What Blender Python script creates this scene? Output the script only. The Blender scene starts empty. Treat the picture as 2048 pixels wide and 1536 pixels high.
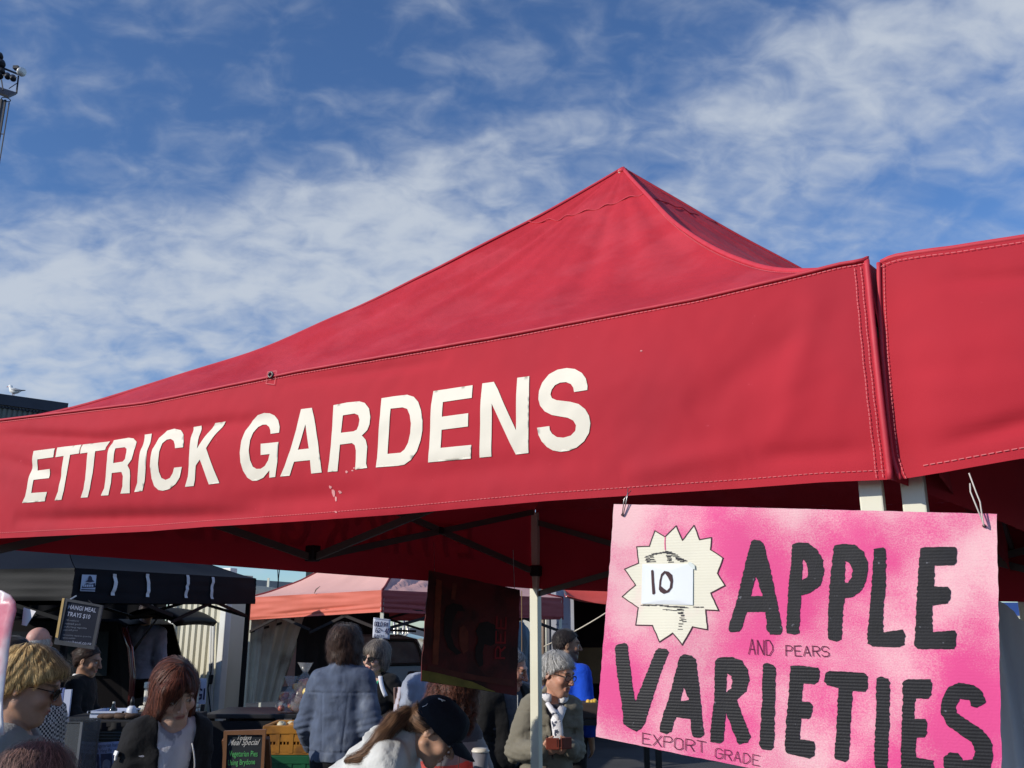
import bpy, bmesh, math, random
import numpy as np
from mathutils import Vector, Matrix, noise as mnoise
from mathutils.geometry import delaunay_2d_cdt
random.seed(7); np.random.seed(7)
SC = bpy.context.scene
COL = SC.collection
R = math.radians
# ------------------------------------------------------------------ camera, sky, sun, exposure
FPX, PITCH, EYE = 1800.0, R(15.0), 1.65
CAM = np.array((0.0, 0.0, EYE))
cam = bpy.data.objects.new('camera', bpy.data.cameras.new('camera'))
cam.data.sensor_width = 36.0; cam.data.lens = 36.0*FPX/2048.0
cam.data.clip_start = 0.05; cam.data.clip_end = 2000.0
cam.location = CAM; cam.rotation_euler = (R(90)+PITCH, 0, 0)
COL.objects.link(cam); SC.camera = cam

SUN_EL = R(24.0); SUN_AZ = math.atan2(-0.88, -0.475)          # azimuth as atan2(x, y) of the direction to the sun
to_sun = Vector((math.sin(SUN_AZ)*math.cos(SUN_EL), math.cos(SUN_AZ)*math.cos(SUN_EL), math.sin(SUN_EL)))
sun = bpy.data.objects.new('sun', bpy.data.lights.new('sun', 'SUN'))
sun.data.energy = 3.9; sun.data.angle = R(0.53); sun.data.color = (1.0, 0.93, 0.82)
sun.rotation_euler = to_sun.to_track_quat('Z', 'Y').to_euler()
COL.objects.link(sun)

def dirpx(u, v):
    cx = (u-1024.0)/FPX; cy = -(v-768.0)/FPX
    return np.array((cx, math.cos(PITCH)-math.sin(PITCH)*cy, math.sin(PITCH)+math.cos(PITCH)*cy))
def at(u, v, Y):
    d = dirpx(u, v); return CAM + d*(Y/d[1])
def px_of(p):
    q = np.asarray(p, float)-CAM
    f = q[1]*math.cos(PITCH)+q[2]*math.sin(PITCH); up = -q[1]*math.sin(PITCH)+q[2]*math.cos(PITCH)
    return 1024+FPX*q[0]/f, 768-FPX*up/f

SKY_STRENGTH = 0.12
W = bpy.data.worlds.new('World'); SC.world = W; W.use_nodes = True
nt = W.node_tree; nt.nodes.clear()
def N(t, typ, **kw):
    n = t.nodes.new(typ)
    for k, v in kw.items():
        if k.startswith('i_'): n.inputs[k[2:].replace('_', ' ')].default_value = v
        else: setattr(n, k, v)
    return n
def math_n(t, op, a, b=None, c=None, clamp=False):
    n = t.nodes.new('ShaderNodeMath'); n.operation = op; n.use_clamp = clamp
    for i, x in enumerate((a, b, c)):
        if x is None: continue
        if isinstance(x, (int, float)): n.inputs[i].default_value = x
        else: t.links.new(x, n.inputs[i])
    return n.outputs[0]
def ramp_n(t, fac, a, b):
    n = N(t, 'ShaderNodeMapRange', interpolation_type='SMOOTHSTEP'); n.inputs['From Min'].default_value = a; n.inputs['From Max'].default_value = b
    t.links.new(fac, n.inputs['Value']); return n.outputs[0]
def mixc(t, fac, a, b, blend='MIX'):
    n = N(t, 'ShaderNodeMix', data_type='RGBA', blend_type=blend)
    for s, x in ((0, fac), (6, a), (7, b)):
        if isinstance(x, (int, float)): n.inputs[s].default_value = x
        elif isinstance(x, (tuple, list)): n.inputs[s].default_value = tuple(x)[:3]+(1,)
        else: t.links.new(x, n.inputs[s])
    return n.outputs[2]
def build_sky():
    L = nt.links
    sky = N(nt, 'ShaderNodeTexSky', sky_type='NISHITA', sun_disc=False, sun_elevation=SUN_EL, sun_rotation=SUN_AZ % (2*math.pi),
            air_density=1.0, dust_density=0.15, ozone_density=1.6)
    tc = N(nt, 'ShaderNodeTexCoord'); sep = N(nt, 'ShaderNodeSeparateXYZ')
    L.new(tc.outputs['Generated'], sep.inputs[0])
    zz = math_n(nt, 'ADD', math_n(nt, 'MAXIMUM', sep.outputs[2], 0.0), 0.42)
    cmb = N(nt, 'ShaderNodeCombineXYZ')
    L.new(math_n(nt, 'DIVIDE', sep.outputs[0], zz), cmb.inputs[0]); L.new(math_n(nt, 'DIVIDE', sep.outputs[1], zz), cmb.inputs[1])
    def noi(scale, rot, sx, sy, detail, rough=0.55, dist=0.0, off=(0, 0, 0)):
        m = N(nt, 'ShaderNodeMapping'); m.inputs['Rotation'].default_value = (0, 0, R(rot)); m.inputs['Scale'].default_value = (sx, sy, 1); m.inputs['Location'].default_value = off
        L.new(cmb.outputs[0], m.inputs[0])
        n = N(nt, 'ShaderNodeTexNoise'); n.inputs['Scale'].default_value = scale; n.inputs['Detail'].default_value = detail; n.inputs['Roughness'].default_value = rough; n.inputs['Distortion'].default_value = dist
        L.new(m.outputs[0], n.inputs['Vector']); return n.outputs[0]
    def band(p0, p1, w, bend=0.0):     # a street of cloud across the whole sky: distance from a great circle
        a = Vector(dirpx(*p0)).normalized(); b = Vector(dirpx(*p1)).normalized(); n = a.cross(b).normalized()
        d = N(nt, 'ShaderNodeVectorMath', operation='DOT_PRODUCT'); d.inputs[1].default_value = n
        nrm = N(nt, 'ShaderNodeVectorMath', operation='NORMALIZE'); L.new(tc.outputs['Generated'], nrm.inputs[0]); L.new(nrm.outputs[0], d.inputs[0])
        x = math_n(nt, 'DIVIDE', d.outputs['Value'], w)
        return math_n(nt, 'POWER', 2.718, math_n(nt, 'MULTIPLY', math_n(nt, 'MULTIPLY', x, x), -1.0))
    big = noi(2.6, 20, 1.0, 1.3, 3, 0.5, 0.2, (3.4, 1.2, 0))
    puff = noi(17.0, -25, 1.0, 1.25, 4, 0.52, 0.45, (0.3, 0.9, 0))
    wisp = noi(6.0, -30, 0.7, 1.9, 6, 0.53, 0.5)
    fine = noi(34.0, -20, 1.0, 1.4, 3, 0.5, 0.3)
    b1 = band((0, 640), (950, 520), 0.105)
    b1b = band((1350, 400), (2048, 90), 0.120)
    b2 = band((350, 480), (1450, 195), 0.035)
    ax = math_n(nt, 'DIVIDE', sep.outputs[0], math_n(nt, 'MAXIMUM', sep.outputs[1], 0.05))
    side = ramp_n(nt, ax, 0.06, 0.30); lside = ramp_n(nt, ax, 0.22, -0.12)
    cov = math_n(nt, 'MULTIPLY', math_n(nt, 'MULTIPLY', b1, lside), 0.53)
    cov = math_n(nt, 'ADD', cov, math_n(nt, 'MULTIPLY', math_n(nt, 'MULTIPLY', b1b, side), 0.41))
    cov = math_n(nt, 'ADD', cov, math_n(nt, 'MULTIPLY', b2, 0.16))
    tex = math_n(nt, 'ADD', math_n(nt, 'MULTIPLY', puff, 0.92), math_n(nt, 'MULTIPLY', wisp, 0.62))
    tex = math_n(nt, 'ADD', tex, math_n(nt, 'MULTIPLY', fine, 0.20))
    tex = math_n(nt, 'ADD', tex, math_n(nt, 'MULTIPLY', big, 0.50))
    den = math_n(nt, 'ADD', tex, cov)
    mask = math_n(nt, 'ADD', math_n(nt, 'MULTIPLY', ramp_n(nt, den, 0.98, 1.86), 0.72), math_n(nt, 'MULTIPLY', ramp_n(nt, den, 1.3, 1.9), 0.20))
    lowmask = ramp_n(nt, sep.outputs[2], -0.02, 0.10)
    mask = math_n(nt, 'MULTIPLY', math_n(nt, 'MULTIPLY', mask, 0.93), lowmask)
    cloud = (4.9, 5.35, 5.95)
    colr = mixc(nt, mask, mixc(nt, 1.0, sky.outputs[0], (0.60, 0.83, 1.16), 'MULTIPLY'), cloud)
    bg = N(nt, 'ShaderNodeBackground'); bg.inputs[1].default_value = SKY_STRENGTH
    out = N(nt, 'ShaderNodeOutputWorld'); L.new(colr, bg.inputs[0]); L.new(bg.outputs[0], out.inputs[0])
build_sky()
SC.view_settings.view_transform = 'Standard'; SC.view_settings.look = 'None'; SC.view_settings.gamma = 1.0
SC.view_settings.exposure = 0.0; SC.view_settings.use_curve_mapping = False
SC.render.engine = 'CYCLES'
SC.cycles.max_bounces = 8; SC.cycles.transparent_max_bounces = 12
SC.cycles.sample_clamp_indirect = 6.0
try: SC.cycles.use_denoising = True
except Exception: pass
# ------------------------------------------------------------------ materials
MATS = {}
def srgb(r, g, b):
    f = lambda c: (c/255/12.92) if c/255 <= 0.04045 else ((c/255+0.055)/1.055)**2.4
    return (f(r), f(g), f(b))
def mat(name, col, rough=0.6, var=0.12, vscale=6.0, bump=0.0, bscale=60.0, trans=0.0, metal=0.0, attr=None, wave=None, col2=None, c2scale=3.0, c2range=(0.45, 0.62),
        spec=0.4, sheen=0.0, wrinkle=0.0, wscale=22.0, coat=0.0, alpha=1.0, transmission=0.0, tcol=None, sss=0.0, stretch=(1, 1, 1), fleck=None, bdist=0.002, grain=0):
    if name in MATS: return MATS[name]
    m = bpy.data.materials.new(name); m.use_nodes = True; t = m.node_tree; L = t.links
    b = t.nodes['Principled BSDF']; out = t.nodes['Material Output']
    b.inputs['Roughness'].default_value = rough; b.inputs['Metallic'].default_value = metal
    b.inputs['Specular IOR Level'].default_value = spec
    if sheen: b.inputs['Sheen Weight'].default_value = sheen
    if coat: b.inputs['Coat Weight'].default_value = coat
    if transmission: b.inputs['Transmission Weight'].default_value = transmission
    if sss:
        b.inputs['Subsurface Weight'].default_value = sss; b.inputs['Subsurface Radius'].default_value = (0.012, 0.004, 0.002)
    tc = N(t, 'ShaderNodeTexCoord'); mp = N(t, 'ShaderNodeMapping'); mp.inputs['Scale'].default_value = stretch
    L.new(tc.outputs['Object'], mp.inputs[0]); vec = mp.outputs[0]
    def noi(s, d=4):
        n = N(t, 'ShaderNodeTexNoise'); n.inputs['Scale'].default_value = s; n.inputs['Detail'].default_value = d; L.new(vec, n.inputs['Vector']); return n.outputs[0]
    if attr:
        a = N(t, 'ShaderNodeAttribute', attribute_name=attr); c = a.outputs['Color']
    else:
        rgb = N(t, 'ShaderNodeRGB'); rgb.outputs[0].default_value = tuple(col)+(1,); c = rgb.outputs[0]
    if col2 is not None:
        q = noi(c2scale, 5)
        if grain: q = math_n(t, 'ADD', q, math_n(t, 'MULTIPLY', math_n(t, 'SUBTRACT', noi(420.0, 3), 0.5), 0.24))
        c = mixc(t, ramp_n(t, q, *c2range), c, col2)
    if fleck is not None:      # (colour, scale, threshold)
        c = mixc(t, ramp_n(t, noi(fleck[1], 3), fleck[2], fleck[2]+0.06), c, fleck[0])
    if var:
        v = N(t, 'ShaderNodeMapRange'); v.inputs['To Min'].default_value = 1-var; v.inputs['To Max'].default_value = 1+var
        v.inputs['From Min'].default_value = 0.3; v.inputs['From Max'].default_value = 0.7
        L.new(noi(vscale, 5), v.inputs['Value'])
        c = mixc(t, 1.0, c, v.outputs[0], 'MULTIPLY')
    L.new(c, b.inputs['Base Color'])
    h = None
    if wrinkle: h = math_n(t, 'MULTIPLY', noi(wscale, 3), wrinkle)
    if bump: q = math_n(t, 'MULTIPLY', noi(bscale, 3), bump); h = q if h is None else math_n(t, 'ADD', h, q)
    if wave:                   # (axis, period in metres, strength)
        s = N(t, 'ShaderNodeSeparateXYZ'); L.new(tc.outputs['Object'], s.inputs[0])
        w = math_n(t, 'SINE', math_n(t, 'MULTIPLY', s.outputs[wave[0]], 2*math.pi/wave[1]))
        w = math_n(t, 'MULTIPLY', w, wave[2]); h = w if h is None else math_n(t, 'ADD', h, w)
    if h is not None:
        bp = N(t, 'ShaderNodeBump'); bp.inputs['Strength'].default_value = 1.0; bp.inputs['Distance'].default_value = bdist
        L.new(h, bp.inputs['Height']); L.new(bp.outputs[0], b.inputs['Normal'])
    sh = b.outputs[0]
    if trans:
        tr = N(t, 'ShaderNodeBsdfTranslucent')
        if tcol: tr.inputs[0].default_value = tuple(tcol)+(1,)
        else: L.new(c, tr.inputs[0])
        mx = N(t, 'ShaderNodeMixShader'); mx.inputs[0].default_value = trans
        L.new(sh, mx.inputs[1]); L.new(tr.outputs[0], mx.inputs[2]); sh = mx.outputs[0]
    if alpha < 1:
        tp = N(t, 'ShaderNodeBsdfTransparent'); mx = N(t, 'ShaderNodeMixShader'); mx.inputs[0].default_value = alpha
        L.new(tp.outputs[0], mx.inputs[1]); L.new(sh, mx.inputs[2]); sh = mx.outputs[0]
    L.new(sh, out.inputs[0]); MATS[name] = m; return m
# ------------------------------------------------------------------ objects
def tag(o, label=None, cat=None, group=None, kind=None):
    if label: o['label'] = label
    if cat: o['category'] = cat
    if group: o['group'] = group
    if kind: o['kind'] = kind
    return o
def thing(name, loc, label, cat, group=None, rotz=0.0):
    o = bpy.data.objects.new(name, None); o.empty_display_size = 0.1; COL.objects.link(o)
    o.location = tuple(float(x) for x in loc); o.rotation_euler = (0, 0, rotz)
    return tag(o, label, cat, group)
def link_mesh(name, verts, faces, material, root=None, smooth=False, mats=None, midx=None, world=True):
    """one mesh object; VERTS in world coordinates, moved into the root's frame (root unrotated when world=True)"""
    me = bpy.data.meshes.new(name)
    v = np.asarray(verts, float).reshape(-1, 3)
    off = np.zeros(3)
    if root is not None and world: off = np.array(chain_loc(root))
    me.from_pydata((v-off).tolist(), [], [tuple(int(i) for i in f) for f in faces])
    for mm in (mats or [material]): me.materials.append(mm)
    if midx is not None: me.polygons.foreach_set('material_index', np.asarray(midx, np.int32))
    if smooth: me.polygons.foreach_set('use_smooth', np.ones(len(me.polygons), bool))
    me.update()
    o = bpy.data.objects.new(name, me); COL.objects.link(o)
    if root is not None: o.parent = root
    return o
def chain_loc(o):
    l = Vector((0, 0, 0))
    while o is not None: l = l+o.location; o = o.parent
    return l
class MB:
    """collects shapes into one mesh"""
    def __init__(s): s.v = []; s.f = []; s.m = []; s.n = 0
    def add(s, v, f, m=0):
        v = np.asarray(v, float).reshape(-1, 3); s.v.append(v)
        s.f += [tuple(int(i)+s.n for i in q) for q in f]; s.m += [m]*len(f); s.n += len(v); return s
    def box(s, c, size, rot=None, bevel=0.0, m=0):
        c = np.asarray(c, float); h = np.asarray(size, float)/2
        if bevel <= 0:
            v = np.array([(x, y, z) for x in (-1, 1) for y in (-1, 1) for z in (-1, 1)], float)*h
            f = [(0, 1, 3, 2), (4, 6, 7, 5), (0, 4, 5, 1), (2, 3, 7, 6), (0, 2, 6, 4), (1, 5, 7, 3)]
        else:
            bm = bmesh.new(); bmesh.ops.create_cube(bm, size=2.0)
            for q in bm.verts: q.co = Vector((q.co.x*h[0], q.co.y*h[1], q.co.z*h[2]))
            bmesh.ops.bevel(bm, geom=list(bm.edges), offset=min(bevel, min(h)*0.95), segments=2, profile=0.6, affect='EDGES')
            bm.verts.index_update(); v = np.array([q.co[:] for q in bm.verts]); f = [[q.index for q in g.verts] for g in bm.faces]; bm.free()
        if rot is not None: v = v @ np.asarray(rot, float).T
        return s.add(v+c, f, m)
    def bar(s, a, b, w, d=None, up=(0, 0, 1), m=0, ext=0.0):
        """rectangular bar from a to b"""
        a = Vector(a); b = Vector(b); ax = (b-a); L = ax.length; ax.normalize(); a = a-ax*ext; b = b+ax*ext; L += 2*ext
        u = Vector(up)
        if abs(u.dot(ax)) > 0.98: u = Vector((1, 0, 0)) if abs(ax.x) < 0.9 else Vector((0, 1, 0))
        sx = ax.cross(u).normalized(); u = sx.cross(ax).normalized()
        M = np.array((sx[:], ax[:], u[:])).T
        return s.box((a+b)/2, (w, L, d or w), M, m=m)
    def tube(s, pts, r, n=10, m=0, cap=True, flat=1.0):
        pts = [Vector(p) for p in pts]; rs = r if hasattr(r, '__len__') else [r]*len(pts)
        vs = []; fs = []; prev = None
        for i, p in enumerate(pts):
            d = (pts[min(i+1, len(pts)-1)]-pts[max(i-1, 0)])
            d = d.normalized() if d.length > 1e-9 else Vector((0, 0, 1))
            if prev is None: u = d.orthogonal().normalized()
            else: u = (prev-d*prev.dot(d)); u = u.normalized() if u.length > 1e-6 else d.orthogonal().normalized()
            prev = u; w = d.cross(u)
            for k in range(n):
                a = 2*math.pi*k/n; vs.append(p+u*(math.cos(a)*rs[i])+w*(math.sin(a)*rs[i]*flat))
        for i in range(len(pts)-1):
            for k in range(n):
                fs.append((i*n+k, i*n+(k+1) % n, (i+1)*n+(k+1) % n, (i+1)*n+k))
        if cap: fs += [tuple(range(n))[::-1], tuple((len(pts)-1)*n+k for k in range(n))]
        return s.add([v[:] for v in vs], fs, m)
    def lathe(s, c, prof, n=20, axis=None, m=0):
        """PROF: (radius, height) pairs about the z axis (or AXIS) at c"""
        M = np.eye(3)
        if axis is not None: M = np.array(Vector(axis).to_track_quat('Z', 'Y').to_matrix())
        vs = []; fs = []
        for r, h in prof:
            for k in range(n):
                a = 2*math.pi*k/n; vs.append((r*math.cos(a), r*math.sin(a), h))
        for i in range(len(prof)-1):
            for k in range(n): fs.append((i*n+k, i*n+(k+1) % n, (i+1)*n+(k+1) % n, (i+1)*n+k))
        fs += [tuple(range(n))[::-1], tuple((len(prof)-1)*n+k for k in range(n))]
        return s.add(np.array(vs) @ M.T+np.asarray(c, float), fs, m)
    def grid(s, P, m=0, two=None):
        """P: (n, m, 3) array of points"""
        P = np.asarray(P, float); a, b = P.shape[:2]
        f = [(i*b+j, (i+1)*b+j, (i+1)*b+j+1, i*b+j+1) for i in range(a-1) for j in range(b-1)]
        return s.add(P.reshape(-1, 3), f, m)
    def build(s, name, material, root=None, smooth=False, mats=None, world=True):
        return link_mesh(name, np.concatenate(s.v), s.f, material, root, smooth, mats, s.m if mats else None, world)
def solid(o, th, off=0.0):
    md = o.modifiers.new('thickness', 'SOLIDIFY'); md.thickness = th; md.offset = off; return o
def fnoise(x, y, z=0.0, oct=3):
    return mnoise.fractal(Vector((x, y, z)), 1.0, 2.0, oct)
# ------------------------------------------------------------------ flat lettering on a frame
class Frame:
    def __init__(s, o, x, n=None, up=(0, 0, 1)):
        s.o = np.asarray(o, float); s.x = np.asarray(x, float)/np.linalg.norm(x)
        up = np.asarray(up, float); s.n = np.cross(s.x, up); s.n /= np.linalg.norm(s.n)      # faces the viewer when x points to the right
        s.y = np.cross(s.n, s.x)
    def roll(s, ang):
        c, t = math.cos(ang), math.sin(ang); x, y = s.x.copy(), s.y.copy(); s.x = x*c+y*t; s.y = y*c-x*t; return s
    def px(s, u, v):
        d = dirpx(u, v); k = np.dot(s.o-CAM, s.n)/np.dot(d, s.n); p = CAM+d*k-s.o; return (float(np.dot(p, s.x)), float(np.dot(p, s.y)))
    def w(s, a, b, h=0.0): return s.o+s.x*a+s.y*b+s.n*h
    def rot(s): return np.array((s.x, s.y, s.n)).T
def inside(p, polys):
    x, y = p; c = False
    for P in polys:
        j = len(P)-1
        for i in range(len(P)):
            xi, yi = P[i]; xj, yj = P[j]
            if (yi > y) != (yj > y) and x < (xj-xi)*(y-yi)/(yj-yi)+xi: c = not c
            j = i
    return c
def densify(P, step, jit=0.0, closed=True):
    out = []; n = len(P)
    for i in range(n if closed else n-1):
        a = P[i]; b = P[(i+1) % n]; L = math.dist(a, b); k = max(1, int(round(L/step)))
        for q in range(k):
            t = q/k; x = a[0]+(b[0]-a[0])*t; y = a[1]+(b[1]-a[1])*t
            if jit: x += random.uniform(-jit, jit); y += random.uniform(-jit, jit)*0.4
            out.append((x, y))
    return out
def fill(polys, step=None):
    """triangles filling polygons with even-odd holes; STEP adds inner points so that the patch can follow folds"""
    V = []; E = []
    for P in polys:
        k = len(V); V += [Vector(p) for p in P]; E += [(k+i, k+(i+1) % len(P)) for i in range(len(P))]
    if step:
        xs = [v.x for v in V]; ys = [v.y for v in V]
        x = min(xs)+step/2
        while x < max(xs):
            y = min(ys)+step/2
            while y < max(ys):
                if inside((x, y), polys): V.append(Vector((x, y)))
                y += step
            x += step
    vs, es, fs, *_ = delaunay_2d_cdt(V, E, [], 0, 1e-6)
    T = []
    for f in fs:
        c = (vs[f[0]]+vs[f[1]]+vs[f[2]])/3
        if inside((c.x, c.y), polys): T.append(tuple(f))
    return [(v.x, v.y) for v in vs], T
def stroke_poly(pts, w, closed=False):
    """quads along a polyline"""
    out = []
    seg = list(zip(pts[:-1], pts[1:]))+([(pts[-1], pts[0])] if closed else [])
    for a, b in seg:
        dx, dy = b[0]-a[0], b[1]-a[1]; L = math.hypot(dx, dy) or 1e-9
        ex, ey = dx/L*w*0.45, dy/L*w*0.45; nx, ny = -dy/L*w/2, dx/L*w/2
        out.append([(a[0]-ex+nx, a[1]-ey+ny), (a[0]-ex-nx, a[1]-ey-ny), (b[0]+ex-nx, b[1]+ey-ny), (b[0]+ex+nx, b[1]+ey+ny)])
    return out
STROKES = {'A': ['00 26 40', '12 32'], 'B': ['00 06 36 45 44 33 03', '33 42 41 30 00'], 'C': ['45 36 16 05 01 10 30 41'], 'D': ['00 06 26 44 42 20 00'], 'E': ['46 06 00 40', '03 33'], 'F': ['46 06 00', '03 33'],
 'G': ['45 36 16 05 01 10 30 41 43 23'], 'H': ['00 06', '40 46', '03 43'], 'I': ['20 26'], 'J': ['36 31 20 10 01'], 'K': ['00 06', '46 03 40'], 'L': ['06 00 40'], 'M': ['00 06 23 46 40'], 'N': ['00 06 40 46'],
 'O': ['10 01 05 16 36 45 41 30 10'], 'P': ['00 06 36 45 44 33 03'], 'Q': ['10 01 05 16 36 45 41 30 10', '22 40'], 'R': ['00 06 36 45 44 33 03', '23 40'], 'S': ['45 36 16 05 04 13 33 42 41 30 10 01'],
 'T': ['06 46', '26 20'], 'U': ['06 01 10 30 41 46'], 'V': ['06 20 46'], 'W': ['06 10 24 30 46'], 'X': ['00 46', '06 40'], 'Y': ['06 23 46', '23 20'], 'Z': ['06 46 00 40'],
 '0': ['10 01 05 16 36 45 41 30 10'], '1': ['15 26 20'], '2': ['05 16 36 45 44 00 40'], '3': ['05 16 36 45 33 42 41 30 10 01'], '4': ['30 36 02 42'], '6': ['36 16 03 01 10 30 41 42 33 02'], '^': ['12 24 32'], '$': ['45 36 16 05 04 13 33 42 41 30 10 01', '27 2-'], '-': ['03 33'], '.': ['00 10']}
def hand_text(txt, p0, p1, h, w, jit=0.12, gap=1.0):
    """hand-drawn single-stroke letters along the line p0-p1 (2D); returns quads"""
    d = np.array(p1, float)-np.array(p0, float); L = np.linalg.norm(d); d /= L; n = np.array((-d[1], d[0]))
    if h < 0: n = -n; h = -h
    cw = L/len(txt); out = []
    for i, ch in enumerate(txt):
        for st in STROKES.get(ch.upper(), []):
            pts = []
            for tok in st.split():
                if tok[1] == '-': a, b = float(tok[0]), -1.0
                else: a, b = float(tok[0]), float(tok[1])
                a += random.uniform(-jit, jit); b += random.uniform(-jit, jit)
                q = np.array(p0, float)+d*(i*cw+a/4*cw*0.74*gap)+n*(b/6*h); pts.append((q[0], q[1]))
            out += stroke_poly(pts, w)
    return out
def quads_mesh(quads, place, name, material, root, h=0.0015, world=True):
    mb = MB()
    for k, q in enumerate(quads): mb.add([place(a, b, h+0.00002*(k % 7)) for a, b in q], [tuple(range(len(q)))])
    return mb.build(name, material, root, world=world)
def type_mesh(txt, place, p0, p1, name, material, root, h=0.0015, shear=0.0, hscale=1.0, bold=0.0):
    """type set from p0 to p1 with the built-in face"""
    cu = bpy.data.curves.new('lettering', 'FONT'); cu.body = txt; cu.size = 1.0; cu.shear = shear; cu.resolution_u = 3; cu.offset = bold
    ob = bpy.data.objects.new('lettering', cu); COL.objects.link(ob)
    me = bpy.data.meshes.new_from_object(ob.evaluated_get(bpy.context.evaluated_depsgraph_get()))
    v = np.array([q.co[:] for q in me.vertices]); f = [tuple(p.vertices) for p in me.polygons]
    bpy.data.objects.remove(ob); bpy.data.curves.remove(cu); bpy.data.meshes.remove(me)
    x0, x1 = v[:, 0].min(), v[:, 0].max(); d = np.array(p1, float)-np.array(p0, float); L = np.linalg.norm(d); d /= L; n = np.array((-d[1], d[0]))
    k = L/(x1-x0); P = [place(*(np.array(p0)+d*((q[0]-x0)*k)+n*(q[1]*k*hscale)), h) for q in v]
    return link_mesh(name, P, f, material, root)
# ------------------------------------------------------------------ ground
def build_ground():
    m = mat('asphalt', (0.06, 0.06, 0.062), 0.9, 0.25, 1.5, bump=1.0, bscale=160, col2=(0.045, 0.045, 0.048), c2scale=0.6)
    mb = MB(); S = 600.0
    xs = sorted(set([-S, -80, -30, -12, -6, -3, 0, 3, 6, 12, 30, 80, S])); ys = sorted(set([-S, -60, -20, -6, 0, 4, 8, 12, 18, 26, 40, 80, S]))
    mb.grid([[(x, y, 0.0) for y in ys] for x in xs])
    o = mb.build('ground', m); o['kind'] = 'structure'
build_ground()
# ------------------------------------------------------------------ canvas
RED = mat('red_canvas', srgb(190, 44, 58), 0.75, 0.05, 3.0, bump=0.6, bscale=900, col2=srgb(178, 44, 58), c2scale=2.2, c2range=(0.40, 0.70), trans=0.085, tcol=srgb(160, 30, 46), spec=0.2, sheen=0.05,
          fleck=(srgb(212, 78, 92), 34.0, 0.74), bdist=0.0006)
RED_ROOF = mat('red_roof_canvas', srgb(194, 52, 62), 0.5, 0.08, 4.0, wrinkle=2.2, wscale=9.0, col2=srgb(200, 62, 72), c2scale=5.0, bump=0.25, bscale=500, trans=0.06, tcol=srgb(170, 24, 38), spec=0.16, bdist=0.004)
RED_SEAM = mat('red_seam_tape', srgb(196, 56, 70), 0.6, 0.08, 30.0)
THREAD = mat('pink_thread', srgb(212, 108, 112), 0.7, 0.1, 60.0)
CREAM = mat('cream_powder_coat', srgb(226, 224, 204), 0.38, 0.04, 5.0, spec=0.5, fleck=((0.35, 0.33, 0.28), 40.0, 0.77))
GREYBAR = mat('grey_truss_paint', srgb(96, 90, 84), 0.45, 0.06, 8.0)
LETTER = mat('cream_letter_paint', srgb(226, 219, 203), 0.55, 0.03, 8.0)
STEEL = mat('dull_steel', (0.42, 0.41, 0.40), 0.32, 0.1, 40.0, metal=1.0)
BLACKP = mat('black_plastic', (0.015, 0.015, 0.017), 0.45, 0.1, 20.0)

def interp(px, xs, ys): return float(np.interp(px, xs, ys))
def smoothnoise(x, y, s): return mnoise.noise(Vector((x, y, s)))

class Valance:
    """vertical cloth wall from A towards B (plan points); top and bottom heights are functions of the distance along it"""
    def __init__(s, A, B, ztop, zbot, fold, seed=0.0, outward=None):
        s.A = np.array(A[:2], float); B = np.array(B[:2], float); s.L = np.linalg.norm(B-s.A); s.d = (B-s.A)/s.L
        s.n = np.array((s.d[1], -s.d[0]));
        if outward is not None and np.dot(s.n, outward) < 0: s.n = -s.n
        s.zt, s.zb, s.fold = ztop, zbot, fold
    def P(s, a, z, h=0.0):
        zt, zb = s.zt(a), s.zb(a); t = (z-zb)/max(zt-zb, 1e-6)
        q = s.A+s.d*a+s.n*(s.fold(a, t)+h); return np.array((q[0], q[1], z))
    def mesh(s, na, nz, a0=0.0, a1=None):
        a1 = s.L if a1 is None else a1
        out = []
        for i in range(na+1):
            a = a0+(a1-a0)*i/na; zt, zb = s.zt(a), s.zb(a)
            out.append([s.P(a, zb+(zt-zb)*j/nz) for j in range(nz+1)])
        return np.array(out)
    def frame(s):      # local coordinates (distance, height)
        return s
    def px(s, u, v):
        d = dirpx(u, v); n3 = np.array((s.n[0], s.n[1], 0)); A3 = np.array((s.A[0], s.A[1], 0))
        k = np.dot(A3-CAM, n3)/np.dot(d, n3); p = CAM+d*k
        return (float(np.dot(p[:2]-s.A, s.d)), float(p[2]))

def roof_faces(corners, peak, eave, g, sag, ns=26, nt=40, wr=0.0, seed=0.0, bulge=(0, 0, 0, 0), straight=()):
    """four cloth faces from the eaves to the peak; EAVE(k, t) is the eave point of side k, G the rise along a hip"""
    faces = []
    for k in range(4):
        rows = []
        for i in range(ns+1):
            s_ = (i/ns); row = []
            for j in range(nt+1):
                t = j/nt; e = eave(k, t); pl = np.array(e)*(1-s_)+np.array(peak)*s_
                gg = g(s_)
                if k in straight: gg = gg+(s_-gg)*min(1.0, (1-t)*1.15)*0.95
                if k == 2 and straight: gg = gg+(s_-gg)*min(1.0, t*1.2)*0.95
                z = e[2]+(peak[2]-e[2])*gg-(0.3 if k in straight else 1.0)*sag*math.sin(math.pi*t)*math.sin(math.pi*min(1, s_*1.05))
                if bulge[k]: z += bulge[k]*math.sin(math.pi*t)**0.7*math.sin(math.pi*s_)**0.9
                if wr:
                    rr = 1-s_
                    z += wr*s_*(1-s_)*2.2*mnoise.noise(Vector((t*13+k*7+seed, s_*1.6, seed)))+wr*0.5*mnoise.noise(Vector((pl[0]*3+seed, pl[1]*3, 1.0)))*math.sin(math.pi*s_)
                row.append((pl[0], pl[1], z))
            rows.append(row)
        faces.append(np.array(rows))
    return faces
def hip_line(faces, k, lift=0.004, n=None):
    return [tuple(r[0]+np.array((0, 0, lift))) for r in faces[k]]
def strip_on(P, Q, name, material, root):
    mb = MB(); mb.grid(np.array([P, Q])); return mb.build(name, material, root, True)
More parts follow.
